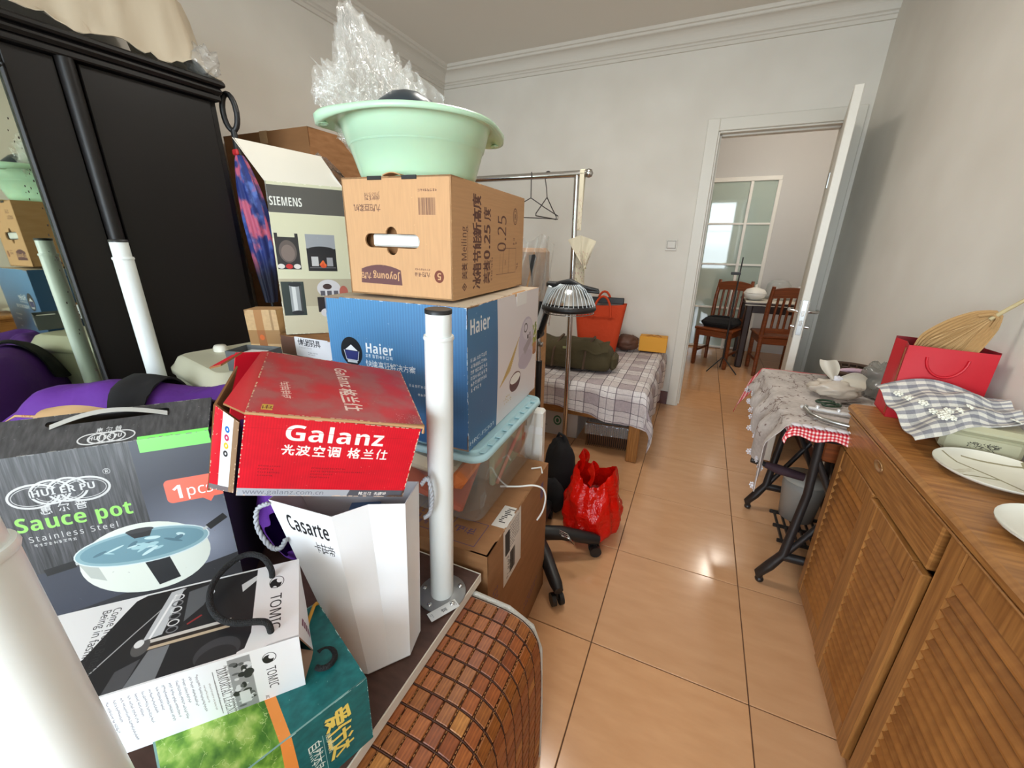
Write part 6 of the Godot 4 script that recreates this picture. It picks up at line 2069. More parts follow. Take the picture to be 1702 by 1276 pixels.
func cooler_and_small() -> void:
	# label carton that carries the coffee machine box
	var c := Canvas.new(self, 1024, 256, col(98, 66, 54))
	c.rect(240, 0, 784, 256, col(222, 218, 218))
	c.grad(240, 0, 784, 256, func(x, y): return Color(0.86, 0.85, 0.86).lerp(Color(0.70, 0.68, 0.73), clampf(x - 0.4 - y * 0.4, 0, 1)))
	c.cjk("博堡厨具", 290, 20, 84, col(56, 52, 60), 0.12, 0.08)
	c.small(300, 126, 330, 1, 34, col(170, 166, 170))
	c.small(430, 186, 170, 2, 26, col(120, 118, 122))
	var f := printed("label_carton_print", c.out(false), 0.6)
	var b := thing("label_carton", "low brown carton with a white printed label, under the coffee machine box", "box", Vector3(-1.105, 0.977, -1.0), Vector3(0, 0.7, 0))
	carton(b, Vector3(0.285, 0.064, 0.225), {"front": f, "all": M.kraft_dark}, M.kraft_dark, 0.003, 0.0005)
	# taped small box
	c = Canvas.new(self, 512, 660, col(184, 150, 108))
	c.grad(0, 0, 512, 660, func(x, y): return col(186, 152, 110) * (1.0 + 0.06 * wob.get_noise_2d(x * 90, y * 200)))
	c.rect(150, 0, 130, 660, col(160, 112, 66))
	c.rect(0, 330, 512, 230, col(150, 112, 70))
	c.rect(150, 330, 130, 330, col(146, 92, 50))
	c.oval(215, 450, 40, 46, col(190, 90, 36))
	c.rect(400, 0, 34, 330, col(150, 118, 80))
	var tf := printed("taped_box_print", c.out(false), 0.5)
	var t := thing("taped_box", "small kraft box crossed with brown tape, on the cream cooler box lid", "box", Vector3(-1.345, 0.977, -0.925), Vector3(0.4, 22.6, 0.8))
	carton(t, Vector3(0.11, 0.138, 0.07), {"front": tf, "all": M.kraft}, M.kraft, 0.003, 0.002)
	# cream cooler
	var cr := mat("cream_plastic", col(204, 200, 176), 0.4)
	var k := thing("cooler_box", "cream plastic cooler box with a moulded lid, in front of the wardrobe's far door", "cooler", Vector3(-1.363, 0.5335, -0.945), Vector3(0.4, -12.7, 0))
	var W := 0.42
	var D := 0.54
	var s := sto()
	skin(s, [[rounded_rect(W - 0.06, D - 0.06, 0.03), 0.0], [rounded_rect(W - 0.014, D - 0.014, 0.04), 0.374]])
	fill_y(s, rounded_rect(W - 0.06, D - 0.06, 0.03), 0.0, false)
	part("body", done(s), cr, k)
	s = sto()
	skin(s, [[rounded_rect(W - 0.02, D - 0.02, 0.04), 0.369], [rounded_rect(W, D, 0.045), 0.374], [rounded_rect(W, D, 0.045), 0.392], [rounded_rect(W - 0.02, D - 0.02, 0.04), 0.404], [rounded_rect(W - 0.045, D - 0.045, 0.035), 0.426], [rounded_rect(W - 0.07, D - 0.07, 0.03), 0.432]])
	fill_y(s, rounded_rect(W - 0.07, D - 0.07, 0.03), 0.432)
	var lid := part("lid", done(s), cr, k)
	for x in [-0.08, 0.06]:
		part("latch", boxm(Vector3(x, 0.421, 0.222), Vector3(0.06, 0.016, 0.05), 0.006), cr, lid)
	part("ridge", boxm(Vector3(0, 0.435, 0.06), Vector3(0.22, 0.008, 0.012), 0.003), cr, lid)
	part("cap", lathem([Vector2(0.03, 0), Vector2(0.03, 0.012), Vector2(0.024, 0.02), Vector2(0, 0.022)], 24, Vector3(-0.12, 0.431, 0.13), 1.0, 0.7), mat("cap_white", col(222, 218, 204), 0.4), lid)
	for e in [-0.15, -0.138, -0.127]:
		part("grip_slot", boxm(Vector3(e, 0.344, 0.236), Vector3(0.006, 0.055, 0.01), 0.002), mat("dark_slot", col(48, 46, 42), 0.6), k)
	# small grey open box
	c = Canvas.new(self, 256, 256, col(92, 94, 94))
	c.text("e2", 70, 190, 150, col(214, 212, 208), "sans", 700)
	c.line([Vector2(60, 210), Vector2(110, 160), Vector2(150, 220), Vector2(200, 150)], 9, col(190, 188, 184))
	var gp := printed("grey_box_print", c.out(false), 0.6)
	var g := thing("grey_box", "small open dark grey box with white print, between the cooler and the red box", "box", Vector3(-1.175, 0.972, -0.745), Vector3(0, 14, 0))
	carton(g, Vector3(0.12, 0.06, 0.08), {"front": gp, "all": mat("grey_card", col(96, 98, 98), 0.7)}, M.grey_card, 0.002, 0.0, ["top"])
	part("tissue", boxm(Vector3(0.01, 0.045, 0), Vector3(0.09, 0.01, 0.06), 0.004), M.white_card, g)
	# glass bits behind
	var wg := thing("glass_jar", "clear glass jar lying behind the taped box against the wardrobe", "jar", Vector3(-1.50, 0.97, -1.12), Vector3(0, 30, 84))
	part("body", lathem([Vector2(0, 0), Vector2(0.045, 0), Vector2(0.048, 0.02), Vector2(0.048, 0.09), Vector2(0.03, 0.11), Vector2(0.03, 0.125)], 24), M.clear_film, wg)
	part("neck_ring", lathem([Vector2(0.03, 0.12), Vector2(0.034, 0.124), Vector2(0.03, 0.13)], 24), M.clear_film, wg)

func desk_things() -> void:
	mattress()
	desk()
	purple_bag()
	pot_box()
	green_bag()
	faucet_bag()
	rope_bag()
	red_box()

func mat_point(a: float) -> Array:
	# bed edge profile by arc length from x = -0.46: [point, outward normal]
	var P := [Vector2(-0.46, 0.497), Vector2(-0.34, 0.497), Vector2(-0.305, 0.495), Vector2(-0.272, 0.487), Vector2(-0.246, 0.468), Vector2(-0.231, 0.44), Vector2(-0.224, 0.40), Vector2(-0.219, 0.32), Vector2(-0.216, 0.2), Vector2(-0.214, 0.012)]
	for i in P.size() - 1:
		var d: float = P[i].distance_to(P[i + 1])
		if a <= d or i == P.size() - 2:
			var t: Vector2 = (P[i + 1] - P[i]).normalized()
			# soften the normal across corners
			var t0: Vector2 = (P[i] - P[maxi(i - 1, 0)]).normalized() if i > 0 else t
			var t2: Vector2 = (P[mini(i + 2, P.size() - 1)] - P[i + 1]).normalized() if i < P.size() - 2 else t
			var f := a / d
			var tt := ((t0 + t).normalized().lerp((t + t2).normalized(), clampf(f, 0, 1))).normalized()
			return [P[i].lerp(P[i + 1], f), Vector2(-tt.y, tt.x)]
		a -= d
	return []

func mattress() -> void:
	var net := mat("mesh_fabric", col(206, 204, 198), 0.9)
	relief(net, TX.bump, 0.2)
	net.uv1_triplanar = true
	net.uv1_scale = Vector3(12, 12, 12)
	var m := thing("mattress", "thick white mesh-edged mattress on the floor under the upturned desk", "mattress", Vector3(-1.0, 0, 0.05))
	var prof := PackedVector2Array([Vector2(-0.8, 0.004)])
	prof.append(Vector2(-0.8, 0.49))
	for k in 27:
		var q := mat_point(0.1 + k * 0.0215)
		prof.append(Vector2(q[0].x + 1.0, q[0].y) - q[1] * 0.001)
	prof.append(Vector2(0.785, 0.004))
	part("core", prismm(prof, -0.735, 0.75), net, m)
	var s := sto()
	tube(s, [Vector3(-0.78, 0.492, -0.735), Vector3(0.6, 0.492, -0.735), Vector3(0.69, 0.488, -0.735), Vector3(0.75, 0.46, -0.735), Vector3(0.772, 0.4, -0.735), Vector3(0.78, 0.2, -0.735), Vector3(0.782, 0.01, -0.735)], 0.011, 8)
	part("piping", done(s), net, m)
	var pl := part("side_liner", clothm(func(u, w): return Vector3(0.54 + u * 0.05, 0.503 + 0.008 * sin(u * 3.0), -0.38 + w * 0.3), 6, 10, 0.002), mat("white_lining", col(214, 214, 214), 0.8), m)
	# bamboo tile mat
	var t := thing("bamboo_mat", "brown bamboo-tile sleeping mat laced with cord, curving over the mattress edge", "mat", Vector3(0, 0, 0))
	var base := mat("mat_backing", col(82, 44, 22), 0.8)
	var z0 := -0.672
	var pz := 0.039
	var pa := 0.030
	s = sto()
	s.set_smooth_group(0)
	for k in 44:
		var A := mat_point(0.02 + k * 0.0148)
		var B := mat_point(0.02 + (k + 1) * 0.0148)
		if B[0].y < 0.012: break
		var a: Vector2 = A[0] + A[1] * 0.001
		var b: Vector2 = B[0] + B[1] * 0.001
		quad(s, Vector3(b.x, b.y, 0.6), Vector3(b.x, b.y, z0), Vector3(a.x, a.y, z0), Vector3(a.x, a.y, 0.6))
	s.set_smooth_group(-1)
	part("backing", done(s), base, t)
	var tones := []
	for e in [[150, 84, 42], [140, 77, 38], [158, 92, 46], [146, 88, 42], [176, 118, 60], [132, 70, 34]]:
		tones.append(grain(mat("bamboo_%d" % e[0], col(e[0], e[1], e[2]) * 1.35, 0.48), TX.woodv, Vector3(0.12, 0.6, 0.12)))
		tones[-1].albedo_color = Color(e[0] / 166.0, e[1] / 116.0, e[2] / 64.0)
	var tile := boxm(Vector3(0, 0.003, 0), Vector3(pa - 0.0035, 0.005, pz - 0.004), 0.0015)
	var far := sto()
	rng.seed = 99
	for j in 26:
		for i in 21:
			var q := mat_point(0.055 + i * pa)
			if q[0].y < 0.02: continue
			var n := Vector3(q[1].x, q[1].y, 0)
			var x := Vector3(n.y, -n.x, 0)
			var tr := Transform3D(Basis(x, n, Vector3(0, 0, 1)), Vector3(q[0].x, q[0].y, z0 + (j + 0.5) * pz) + n * 0.0012)
			var pick: int = [0, 0, 1, 1, 2, 2, 3, 5, 5, 4][rng.randi_range(0, 9)]
			if rng.randf() < 0.6: pick = mini(pick, 3)
			if j < 14:
				var o := part("tile", tile, tones[pick], t)
				o.transform = tr
			else:
				far.append_from(tile, 0, tr)
	part("tile_field", far.commit(), tones[1], t).set_meta("kind", "stuff")
	# cords across, stitches along
	var dark := mat("dark_cord", col(66, 34, 18), 0.8)
	for j in 20:
		var pts := []
		for k in 42:
			var q := mat_point(0.04 + k * 0.0155)
			if q[0].y < 0.02: break
			pts.append(Vector3(q[0].x + q[1].x * 0.0055, q[0].y + q[1].y * 0.0055, z0 + j * pz))
		part("cord", tubem(pts, 0.0013, 5), dark, t)
	var pale := mat("pale_stitch", col(166, 110, 60), 0.8)
	s = sto()
	for i in 21:
		var q := mat_point(0.055 + (i + 0.5) * pa)
		if q[0].y < 0.02: continue
		var n := Vector3(q[1].x, q[1].y, 0)
		for j in 112:
			if rng.randf() < 0.18: continue
			var x := Vector3(n.y, -n.x, 0)
			var z := z0 + 0.004 + j * 0.0078
			bx(s, Vector3.ZERO, Vector3(0.0011, 0.002, 0.0042), 0.0, Transform3D(Basis(x, n, Vector3(0, 0, 1)), Vector3(q[0].x, q[0].y, z) + n * (0.004 if rng.randf() < 0.8 else 0.0058)))
	part("stitching", done(s), pale, t).set_meta("kind", "stuff")

func desk() -> void:
	var d := thing("upturned_desk", "upturned desk, a brown board with pale edges whose white tube legs point up", "desk", Vector3(-1.1, 0.5065, -0.33))
	var bm := grain(mat("brown_underside", Color.WHITE, 0.55), TX.board, Vector3(0.3, 0.3, 0.3))
	part("board", boxm(Vector3(0, 0.011, 0), Vector3(1.386, 0.0245, 0.776), 0.001), bm, d)
	var band := mat("edge_band", col(216, 206, 190), 0.45)
	part("edge_band", boxm(Vector3(0.6945, 0.0115, 0), Vector3(0.003, 0.025, 0.782), 0.0008), band, d)
	part("edge_band", boxm(Vector3(0, 0.0115, -0.3895), Vector3(1.388, 0.025, 0.003), 0.0008), band, d)
	part("edge_band", boxm(Vector3(0, 0.0115, 0.3895), Vector3(1.388, 0.025, 0.003), 0.0008), band, d)
	var wt := mat("leg_white", col(228, 232, 230), 0.28)
	var gy := mat("flange_grey", col(150, 152, 154), 0.4, 0.5)
	var o := Vector3(-1.1, 0.5065, -0.33)
	var legs := [
		[Vector3(-0.461, 0.53, -0.627), Vector3(-0.433, 1.222, -0.628), 0.0272],
		[Vector3(-0.468, 0.53, -0.058), Vector3(-0.468, 1.168, -0.05), 0.0275],
		[Vector3(-1.596, 0.53, -0.677), Vector3(-1.594, 1.333, -0.677), 0.0245]]
	for e in legs:
		var a: Vector3 = e[0] - o
		var b: Vector3 = e[1] - o
		var r: float = e[2]
		var dir := (b - a).normalized()
		var s := sto()
		tube(s, [a, b - dir * 0.052], r, 28)
		tube(s, [b - dir * 0.058, b - dir * 0.055, b - dir * 0.05], [r + 0.0012, r + 0.0022, r + 0.0008], 28)
		tube(s, [b - dir * 0.052, b - dir * 0.006], r * 0.9, 28)
		var leg := part("leg", done(s), wt, d)
		part("foot_cap", tubem([b - dir * 0.008, b - dir * 0.001, b], [r * 0.94, r * 0.94, r * 0.86], 28), M.black_plastic, leg)
		var fl := part("flange", lathem([Vector2(0, 0.0), Vector2(0.056, 0.0), Vector2(0.058, 0.002), Vector2(0.056, 0.0045), Vector2(0, 0.0045)], 36, a), gy, leg)
	for k in 5:
		var a := TAU * (k + 0.35) / 5.0
		var s := sto()
		lathe(s, [Vector2(0.006, 0), Vector2(0.0055, 0.003), Vector2(0.003, 0.0042), Vector2(0, 0.0045)], 12, legs[0][0] - o + Vector3(cos(a) * 0.045, 0.0045, sin(a) * 0.045))
		part("screw", done(s), M.chrome, d)
	var c := Canvas.new(self, 128, 384, col(222, 222, 222))
	c.small(30, 14, 70, 3, 22, col(70, 70, 74))
	for k in 40: c.rect(44 + (k % 6) * 8, 150 + (k / 6) * 10, c.r.randi_range(2, 8), 8, col(60, 60, 64))
	c.small(30, 330, 70, 2, 20, col(90, 90, 94))
	var lm := printed("leg_label_print", c.out(false), 0.5)
	var s := sto()
	var lt := Transform3D(Basis.from_euler(Vector3(0, -0.50, 0)), Vector3(-0.428, 0.5359, -0.583) - o)
	quad(s, lt * Vector3(-0.0125, 0, 0.036), lt * Vector3(0.0125, 0, 0.036), lt * Vector3(0.0125, 0, -0.036), lt * Vector3(-0.0125, 0, -0.036))
	part("paper_label", done(s), lm, d, Vector3.ZERO, "white printed paper label on the flange")

func purple_bag() -> void:
	var pur := mat("purple_cloth", col(92, 36, 138), 0.75)
	relief(pur, TX.fold, 0.5)
	pur.uv1_triplanar = true
	pur.uv1_scale = Vector3(3, 3, 3)
	var b := thing("purple_bag", "bulky purple fabric bag with a black strap, slumped behind the black pot box", "bag", Vector3(-1.2, 0.532, -0.52))
	var path := Curve3D.new()
	for q in [[-1.66, -0.34, 0.12, -0.08], [-1.34, -0.575, 0.14, -0.05], [-1.03, -0.715, 0.1, 0.0], [-0.815, -0.49, 0.0, 0.11]]:
		path.add_point(Vector3(q[0], 0, q[1]), Vector3(-q[2], 0, -q[3]), Vector3(q[2], 0, q[3]))
	var plen := path.get_baked_length()
	var cf := func(u: float, w: float) -> Vector3:
		# lengthwise u from left front to right back
		var ax: Vector3 = (path.sample_baked(minf(u + 0.02, 1.0) * plen) - path.sample_baked(maxf(u - 0.02, 0.0) * plen)).normalized()
		var mid: Vector3 = path.sample_baked(u * plen) - Vector3(-1.2, 0, -0.52)
		var sd := Vector3(-ax.z, 0, ax.x)
		var a := -w * TAU
		var top := 0.43 + 0.02 * sin(u * 7.0 + 1.0) - 0.14 * smoothstep(0.72, 1.0, u) - 0.05 * smoothstep(0.25, 0.0, u)
		var e := 1.0 - pow(absf(u * 2 - 1), 10.0)
		var r := 0.105 - 0.025 * smoothstep(0.5, 0.7, u) + 0.012 * smoothstep(0.8, 0.95, u)
		var yy := top * (0.5 + 0.5 * sin(a) * (0.4 + 0.6 * e))
		var zz := cos(a) * r * (0.3 + 0.7 * e)
		var n := wob.get_noise_3d(u * 90, w * 60, 7)
		return mid + sd * (zz + 0.03 * n) + Vector3(0, maxf(0.0, yy + 0.03 * n), 0)
	var s := sto()
	sheet(s, cf, 60, 40)
	part("body", done(s), pur, b)
	var st := func(u: float, w: float) -> Vector3:
		var uu := 0.30 + u * 0.075
		var ww := lerpf(0.97, 0.55, w)
		var p: Vector3 = cf.call(uu, ww)
		var q: Vector3 = cf.call(0.335, 0.25)
		return p + (p - Vector3(q.x, 0.2, q.z)).normalized() * 0.014
	part("strap", clothm(st, 8, 24, 0.006), M.black_cloth, b)
	# flap of cloth lying toward the mirror
	part("side_fold", clothm(func(u, w): return Vector3(-0.46 + u * 0.2, 0.36 + 0.02 * sin(u * 8 + w * 4) - 0.16 * w, 0.13 + w * 0.18 - u * 0.10), 14, 14, 0.008), pur, b)
	# brown paper bag
	var kp := thing("paper_bag", "torn brown paper bag with red print lying behind the black pot box's handle", "bag", Vector3(-1.20, 0.90, -0.40), Vector3(0, 30, 0))
	var c := Canvas.new(self, 512, 256, col(190, 154, 112))
	c.line([Vector2(250, 70), Vector2(390, 70), Vector2(390, 140), Vector2(250, 140), Vector2(250, 70)], 6, col(170, 78, 56))
	c.cjk("清茶", 270, 78, 54, col(170, 78, 56), 0.11)
	var pm := printed("paper_bag_print", c.out(false), 0.85)
	part("sheet", clothm(func(u, w): return Vector3(-0.15 + u * 0.36, 0.062 - 0.05 * w - 0.02 * u * u + 0.008 * sin(u * 9 + w * 7), -0.02 + w * 0.10), 24, 10, 0.003), pm, kp)
	part("under_fold", clothm(func(u, w): return Vector3(-0.12 + u * 0.33, 0.045 - 0.05 * w + 0.006 * sin(u * 13), -0.01 + w * 0.085), 20, 8, 0.003), pm, kp)
	part("string", tubem([Vector3(-0.14, 0.05, 0.0), Vector3(-0.18, 0.06, 0.015), Vector3(-0.2, 0.045, 0.03), Vector3(-0.15, 0.04, 0.035)], 0.003, 6), pm, kp)

func pot_box() -> void:
	var W := 0.36
	var H := 0.394
	var D := 0.2
	var bk := col(62, 61, 63)
	var c := Canvas.new(self, 1800, 1970, bk)
	c.grad(0, 0, 1800, 1970, func(x, y):
		var k := col(62, 61, 63)
		if x < 0.62 and y < 0.62:
			var g: float = wob.get_noise_2d(x * 900, y * 60) + 0.6 * wob.get_noise_2d(x * 2400, y * 90)
			k = k * (1.0 + 0.55 * g)
		else:
			k = col(58, 60, 70)
			var d := Vector2(x - 0.86, (y - 0.62) * 1.2).length()
			k = k.lerp(col(146, 150, 164), clampf(0.9 - d * 1.9, 0, 0.9))
			if y > 0.80 - (x - 0.6) * 0.16: k = col(40, 39, 41)
		return k)
	var sil := col(190, 188, 186)
	# four linked rings
	var rx := 0.112 * 1800
	for k in 4:
		var q := 0.165 + 0.073 * k
		var wd := 190.0 if k in [0, 3] else 150.0
		c.ring(q * 1800, (0.2 + (0.01 if k in [0, 3] else 0.0)) * 1970, wd, 118, 20, sil)
		c.ring(q * 1800, (0.2 + (0.01 if k in [0, 3] else 0.0)) * 1970, wd - 26, 94, 6, sil)
	c.rect(0.155 * 1800, 0.182 * 1970, 500, 74, bk)
	c.text("HUI ER PU", 0.155 * 1800, 0.2145 * 1970, 92, sil, "sans", 700, 1.12)
	c.text("®", 0.475 * 1800, 0.152 * 1970, 80, sil)
	c.cjk("惠尔普", 0.17 * 1800, 0.262 * 1970, 92, sil, 0.1, 0.45)
	var grn := col(138, 204, 92)
	c.text("Sauce pot", 0.05 * 1800, 0.385 * 1970, 200, grn, "sans", 700, 0.98)
	c.text("Stainless Steel", 0.085 * 1800, 0.445 * 1970, 84, sil, "sans", 400, 0.95, 14)
	c.small(0.10 * 1800, 0.458 * 1970, 400, 1, 50, sil)
	# tag
	var tag_c := col(232, 106, 84)
	c.rrect(0.725 * 1800, 0.24 * 1970, 520, 260, 50, tag_c)
	c.poly([Vector2(0.88 * 1800, 0.36 * 1970), Vector2(0.96 * 1800, 0.36 * 1970), Vector2(0.93 * 1800, 0.40 * 1970)], tag_c)
	c.text("1", 0.755 * 1800, 0.352 * 1970, 210, col(244, 240, 236), "sans", 700)
	c.text("pcs", 0.82 * 1800, 0.345 * 1970, 165, col(244, 240, 236), "sans", 400)
	c.rect(0.66 * 1800, 0.0, 620, 0.07 * 1970, col(120, 214, 98))
	# pot: body, glass lid, knob, handles
	var px := 0.56 * 1800
	var py := 0.585 * 1970
	c.oval(px, py + 130, 560, 400, col(206, 208, 196))
	c.poly([Vector2(px - 560, py - 20), Vector2(px + 560, py - 20), Vector2(px + 500, py + 260), Vector2(px - 500, py + 260)], col(206, 208, 196))
	c.poly([Vector2(px - 60, py + 60), Vector2(px + 160, py + 40), Vector2(px + 230, py + 440), Vector2(px + 30, py + 480)], col(26, 26, 28))
	c.poly([Vector2(px - 560, py + 40), Vector2(px - 420, py + 90), Vector2(px - 380, py + 300), Vector2(px - 500, py + 230)], col(170, 172, 164))
	c.oval(px, py - 10, 575, 190, col(128, 158, 164))
	c.oval(px, py - 14, 530, 155, col(100, 134, 144))
	for k in 22:
		var a := c.r.randf() * TAU
		var q := Vector2(px + cos(a) * 400 * c.r.randf(), py - 14 + sin(a) * 90 * c.r.randf())
		c.oval(q.x, q.y, c.r.randf_range(30, 90), c.r.randf_range(8, 22), [col(150, 182, 186), col(74, 104, 116), col(178, 200, 200)][k % 3], c.r.randf_range(-0.6, 0.6))
	c.ring(px, py - 10, 575, 190, 12, col(196, 206, 206))
	c.poly([Vector2(px - 60, py - 110), Vector2(px + 70, py - 110), Vector2(px + 110, py - 190), Vector2(px - 120, py - 190)], col(30, 29, 31))
	c.oval(px, py - 190, 120, 26, col(48, 47, 49))
	c.line([Vector2(px + 540, py - 60), Vector2(px + 640, py - 110)], 26, col(180, 180, 176))
	c.line([Vector2(px + 600, py - 80), Vector2(px + 740, py - 160)], 70, col(26, 25, 26))
	c.line([Vector2(px - 560, py + 40), Vector2(px - 640, py + 50)], 26, col(180, 180, 176))
	c.line([Vector2(px - 600, py + 40), Vector2(px - 800, py + 70)], 74, col(22, 21, 22))
	c.wear(col(116, 114, 112), 80, 10)
	var f := printed("pot_box_print", c.out(), 0.36, 0.5)
	# gable print
	c = Canvas.new(self, 1800, 400, col(58, 57, 58))
	c.grad(0, 0, 1800, 400, func(x, y): return col(64, 62, 62) * (1.0 + 0.3 * wob.get_noise_2d(x * 600, y * 40)))
	for k in 4: c.ring(820 + k * 78, 320, 110, 56, 12, sil)
	c.text("HUI ER PU", 790, 335, 56, sil, "sans", 700)
	c.cjk("惠尔普", 840, 205, 54, sil, 0.1, 0.4)
	c.rect(1190, 366, 610, 34, col(120, 214, 98))
	c.wear(col(130, 126, 120), 80, 8)
	var g := printed("pot_box_gable", c.out(false), 0.5)
	var dk := mat("dark_card", col(52, 51, 52), 0.55)
	var b := thing("pot_box", "black carry-handled carton with a green-lettered pan picture, leaning at the left on the desk board", "box", Vector3(-1.05, 0.552, -0.358), Vector3(-6.9, 43.8, 1.7))
	carton(b, Vector3(W, H, D), {"front": f, "all": dk}, M.kraft_dark, 0.004, 0.003, ["top"])
	# gable: sloped lid with a handle slot, and its back half
	var ridge := Vector3(0, H + 0.058, D / 2 - 0.055)
	var lo := Vector3(0, H, D / 2)
	var len := ridge.distance_to(lo)
	var up := (ridge - lo).normalized()
	var nn := Vector3(1, 0, 0).cross(up)
	var slot := PackedVector2Array()
	var sc := Vector2(0.185, len * 0.77)
	for i in 9: slot.append(sc + Vector2(0.095, 0.0) + Vector2.from_angle(-PI / 2 + PI * i / 8) * 0.006)
	for i in 7: slot.append(sc + Vector2(0.08 - 0.16 * i / 6.0, 0.006 + 0.008 * sin(PI * i / 6.0)))
	for i in 9: slot.append(sc - Vector2(0.095, 0.0) + Vector2.from_angle(PI / 2 + PI * i / 8) * 0.006)
	holed_panel(b, "gable_panel", W, len, slot, 0.004, g, dk, Transform3D(Basis(Vector3(1, 0, 0), up, nn), Vector3(-W / 2, H, D / 2)))
	panel(b, "gable_panel", [Vector3(W / 2, H, -D / 2), Vector3(-W / 2, H, -D / 2), Vector3(-W / 2, ridge.y - 0.006, ridge.z - 0.006), Vector3(W / 2, ridge.y - 0.006, ridge.z - 0.006)], 0.004, dk, dk, -0.004)
	part("handle_strap", clothm(func(u, w): return Vector3(-0.085 + u * 0.19, H + 0.036 + 0.020 * sin(PI * u) + w * 0.008, D / 2 - 0.032 - w * 0.004), 24, 3, 0.0015), mat("strap_grey", col(158, 154, 146), 0.5), b, Vector3.ZERO, "grey plastic carrying strap")

func green_bag() -> void:
	# carton-like shopping bag lying flat: teal end, orange band, lettuce picture
	var W := 0.245
	var H := 0.158
	var D := 0.186
	var teal := col(24, 96, 96)
	var lettuce := func(c: Canvas, w: int) -> void:
		c.grad(0, 0, w, c.h, func(x, y):
			var n: float = wob.get_noise_2d(x * 60, y * 60)
			var m: float = absf(wob.get_noise_2d(x * 80 + 90, y * 80))
			var k := col(126, 168, 66).lerp(col(64, 112, 36), clampf(n * 2.0, 0, 1)).lerp(col(196, 212, 124), clampf(-n * 2.2, 0, 1))
			if m < 0.018: k = k.lerp(col(214, 224, 160), 0.6)
			return k)
	var c := Canvas.new(self, 1560, 1006, teal)
	c.grad(0, 0, 1560, 1006, func(x, y): return teal * (1.0 + 0.16 * wob.get_noise_2d(x * 200, y * 200)))
	lettuce.call(c, 800)
	c.poly([Vector2(760, 0), Vector2(850, 0), Vector2(850, 1006), Vector2(720, 1006)], col(232, 142, 66))
	c.oval(120, 640, 240, 190, col(190, 186, 166))
	c.oval(120, 640, 190, 140, col(168, 164, 146))
	c.oval(190, 880, 130, 60, col(40, 40, 40))
	# lettering runs down the face
	c.xf = Transform2D(PI / 2, Vector2(1350, 120))
	c.cjk("爱仕达", 10, 10, 215, col(20, 70, 70), 0.2, 0.04)
	c.xf = Transform2D(PI / 2, Vector2(1360, 112))
	c.cjk("爱仕达", 10, 10, 215, col(226, 198, 96), 0.155, 0.04)
	c.xf = Transform2D(PI / 2, Vector2(1110, 330))
	c.text("ASD", 0, 0, 62, col(214, 216, 180), "serif", 700)
	c.cjk("爱仕达", 140, -54, 50, col(214, 216, 180), 0.1)
	c.xf = Transform2D(PI / 2, Vector2(1045, 300))
	c.line([Vector2(0, -38), Vector2(600, -38)], 4, col(170, 200, 190))
	c.cjk("自然本色", 0, -20, 112, col(214, 220, 206), 0.09, 0.06)
	c.xf = Transform2D.IDENTITY
	c.wear(col(180, 206, 200), 60, 7)
	var f := printed("teal_bag_front", c.out(false), 0.4)
	c = Canvas.new(self, 1560, 1184, teal)
	c.grad(0, 0, 1560, 1184, func(x, y): return (teal * 1.05) * (1.0 + 0.18 * wob.get_noise_2d(x * 200, y * 200)))
	lettuce.call(c, 820)
	c.poly([Vector2(800, 0), Vector2(890, 0), Vector2(850, 1184), Vector2(760, 1184)], col(232, 142, 66))
	c.wear(col(180, 206, 200), 90, 9)
	var t := printed("teal_bag_top", c.out(false), 0.4)
	var tm := mat("teal_card", teal, 0.45)
	var b := thing("teal_gift_bag", "teal shopping bag with yellow characters and a lettuce picture, lying on the desk board", "bag", Vector3(-0.526, 0.538, -0.236), Vector3(4.3, 70.4, 0.1))
	carton(b, Vector3(W, H, D), {"front": f, "top": t, "all": tm}, mat("worn_teal", col(120, 156, 150), 0.7), 0.0025, 0.003, ["right"])
	# mouth of the bag: folded-in lips
	var x := W / 2
	panel(b, "mouth_lip", [Vector3(x, 0.0, D / 2), Vector3(x + 0.016, 0.005, 0.0), Vector3(x - 0.03, H * 0.98, 0.0), Vector3(x, H, D / 2)], 0.002, M.kraft, tm, 0.0, 0.001)
	panel(b, "mouth_lip", [Vector3(x + 0.016, 0.005, 0.0), Vector3(x, 0.0, -D / 2), Vector3(x, H, -D / 2), Vector3(x - 0.03, H * 0.98, 0.0)], 0.002, M.kraft, tm, 0.0, 0.001)
	part("cord_handle", tubem([Vector3(x - 0.045, H + 0.003, -0.035), Vector3(x - 0.03, H + 0.012, -0.055), Vector3(x - 0.012, H + 0.016, -0.075), Vector3(x - 0.004, H + 0.004, -0.088), Vector3(x + 0.002, H - 0.02, -0.09)], 0.003, 8), mat("yellow_cord", col(206, 152, 50), 0.7), b, Vector3.ZERO, "yellow cord handle")

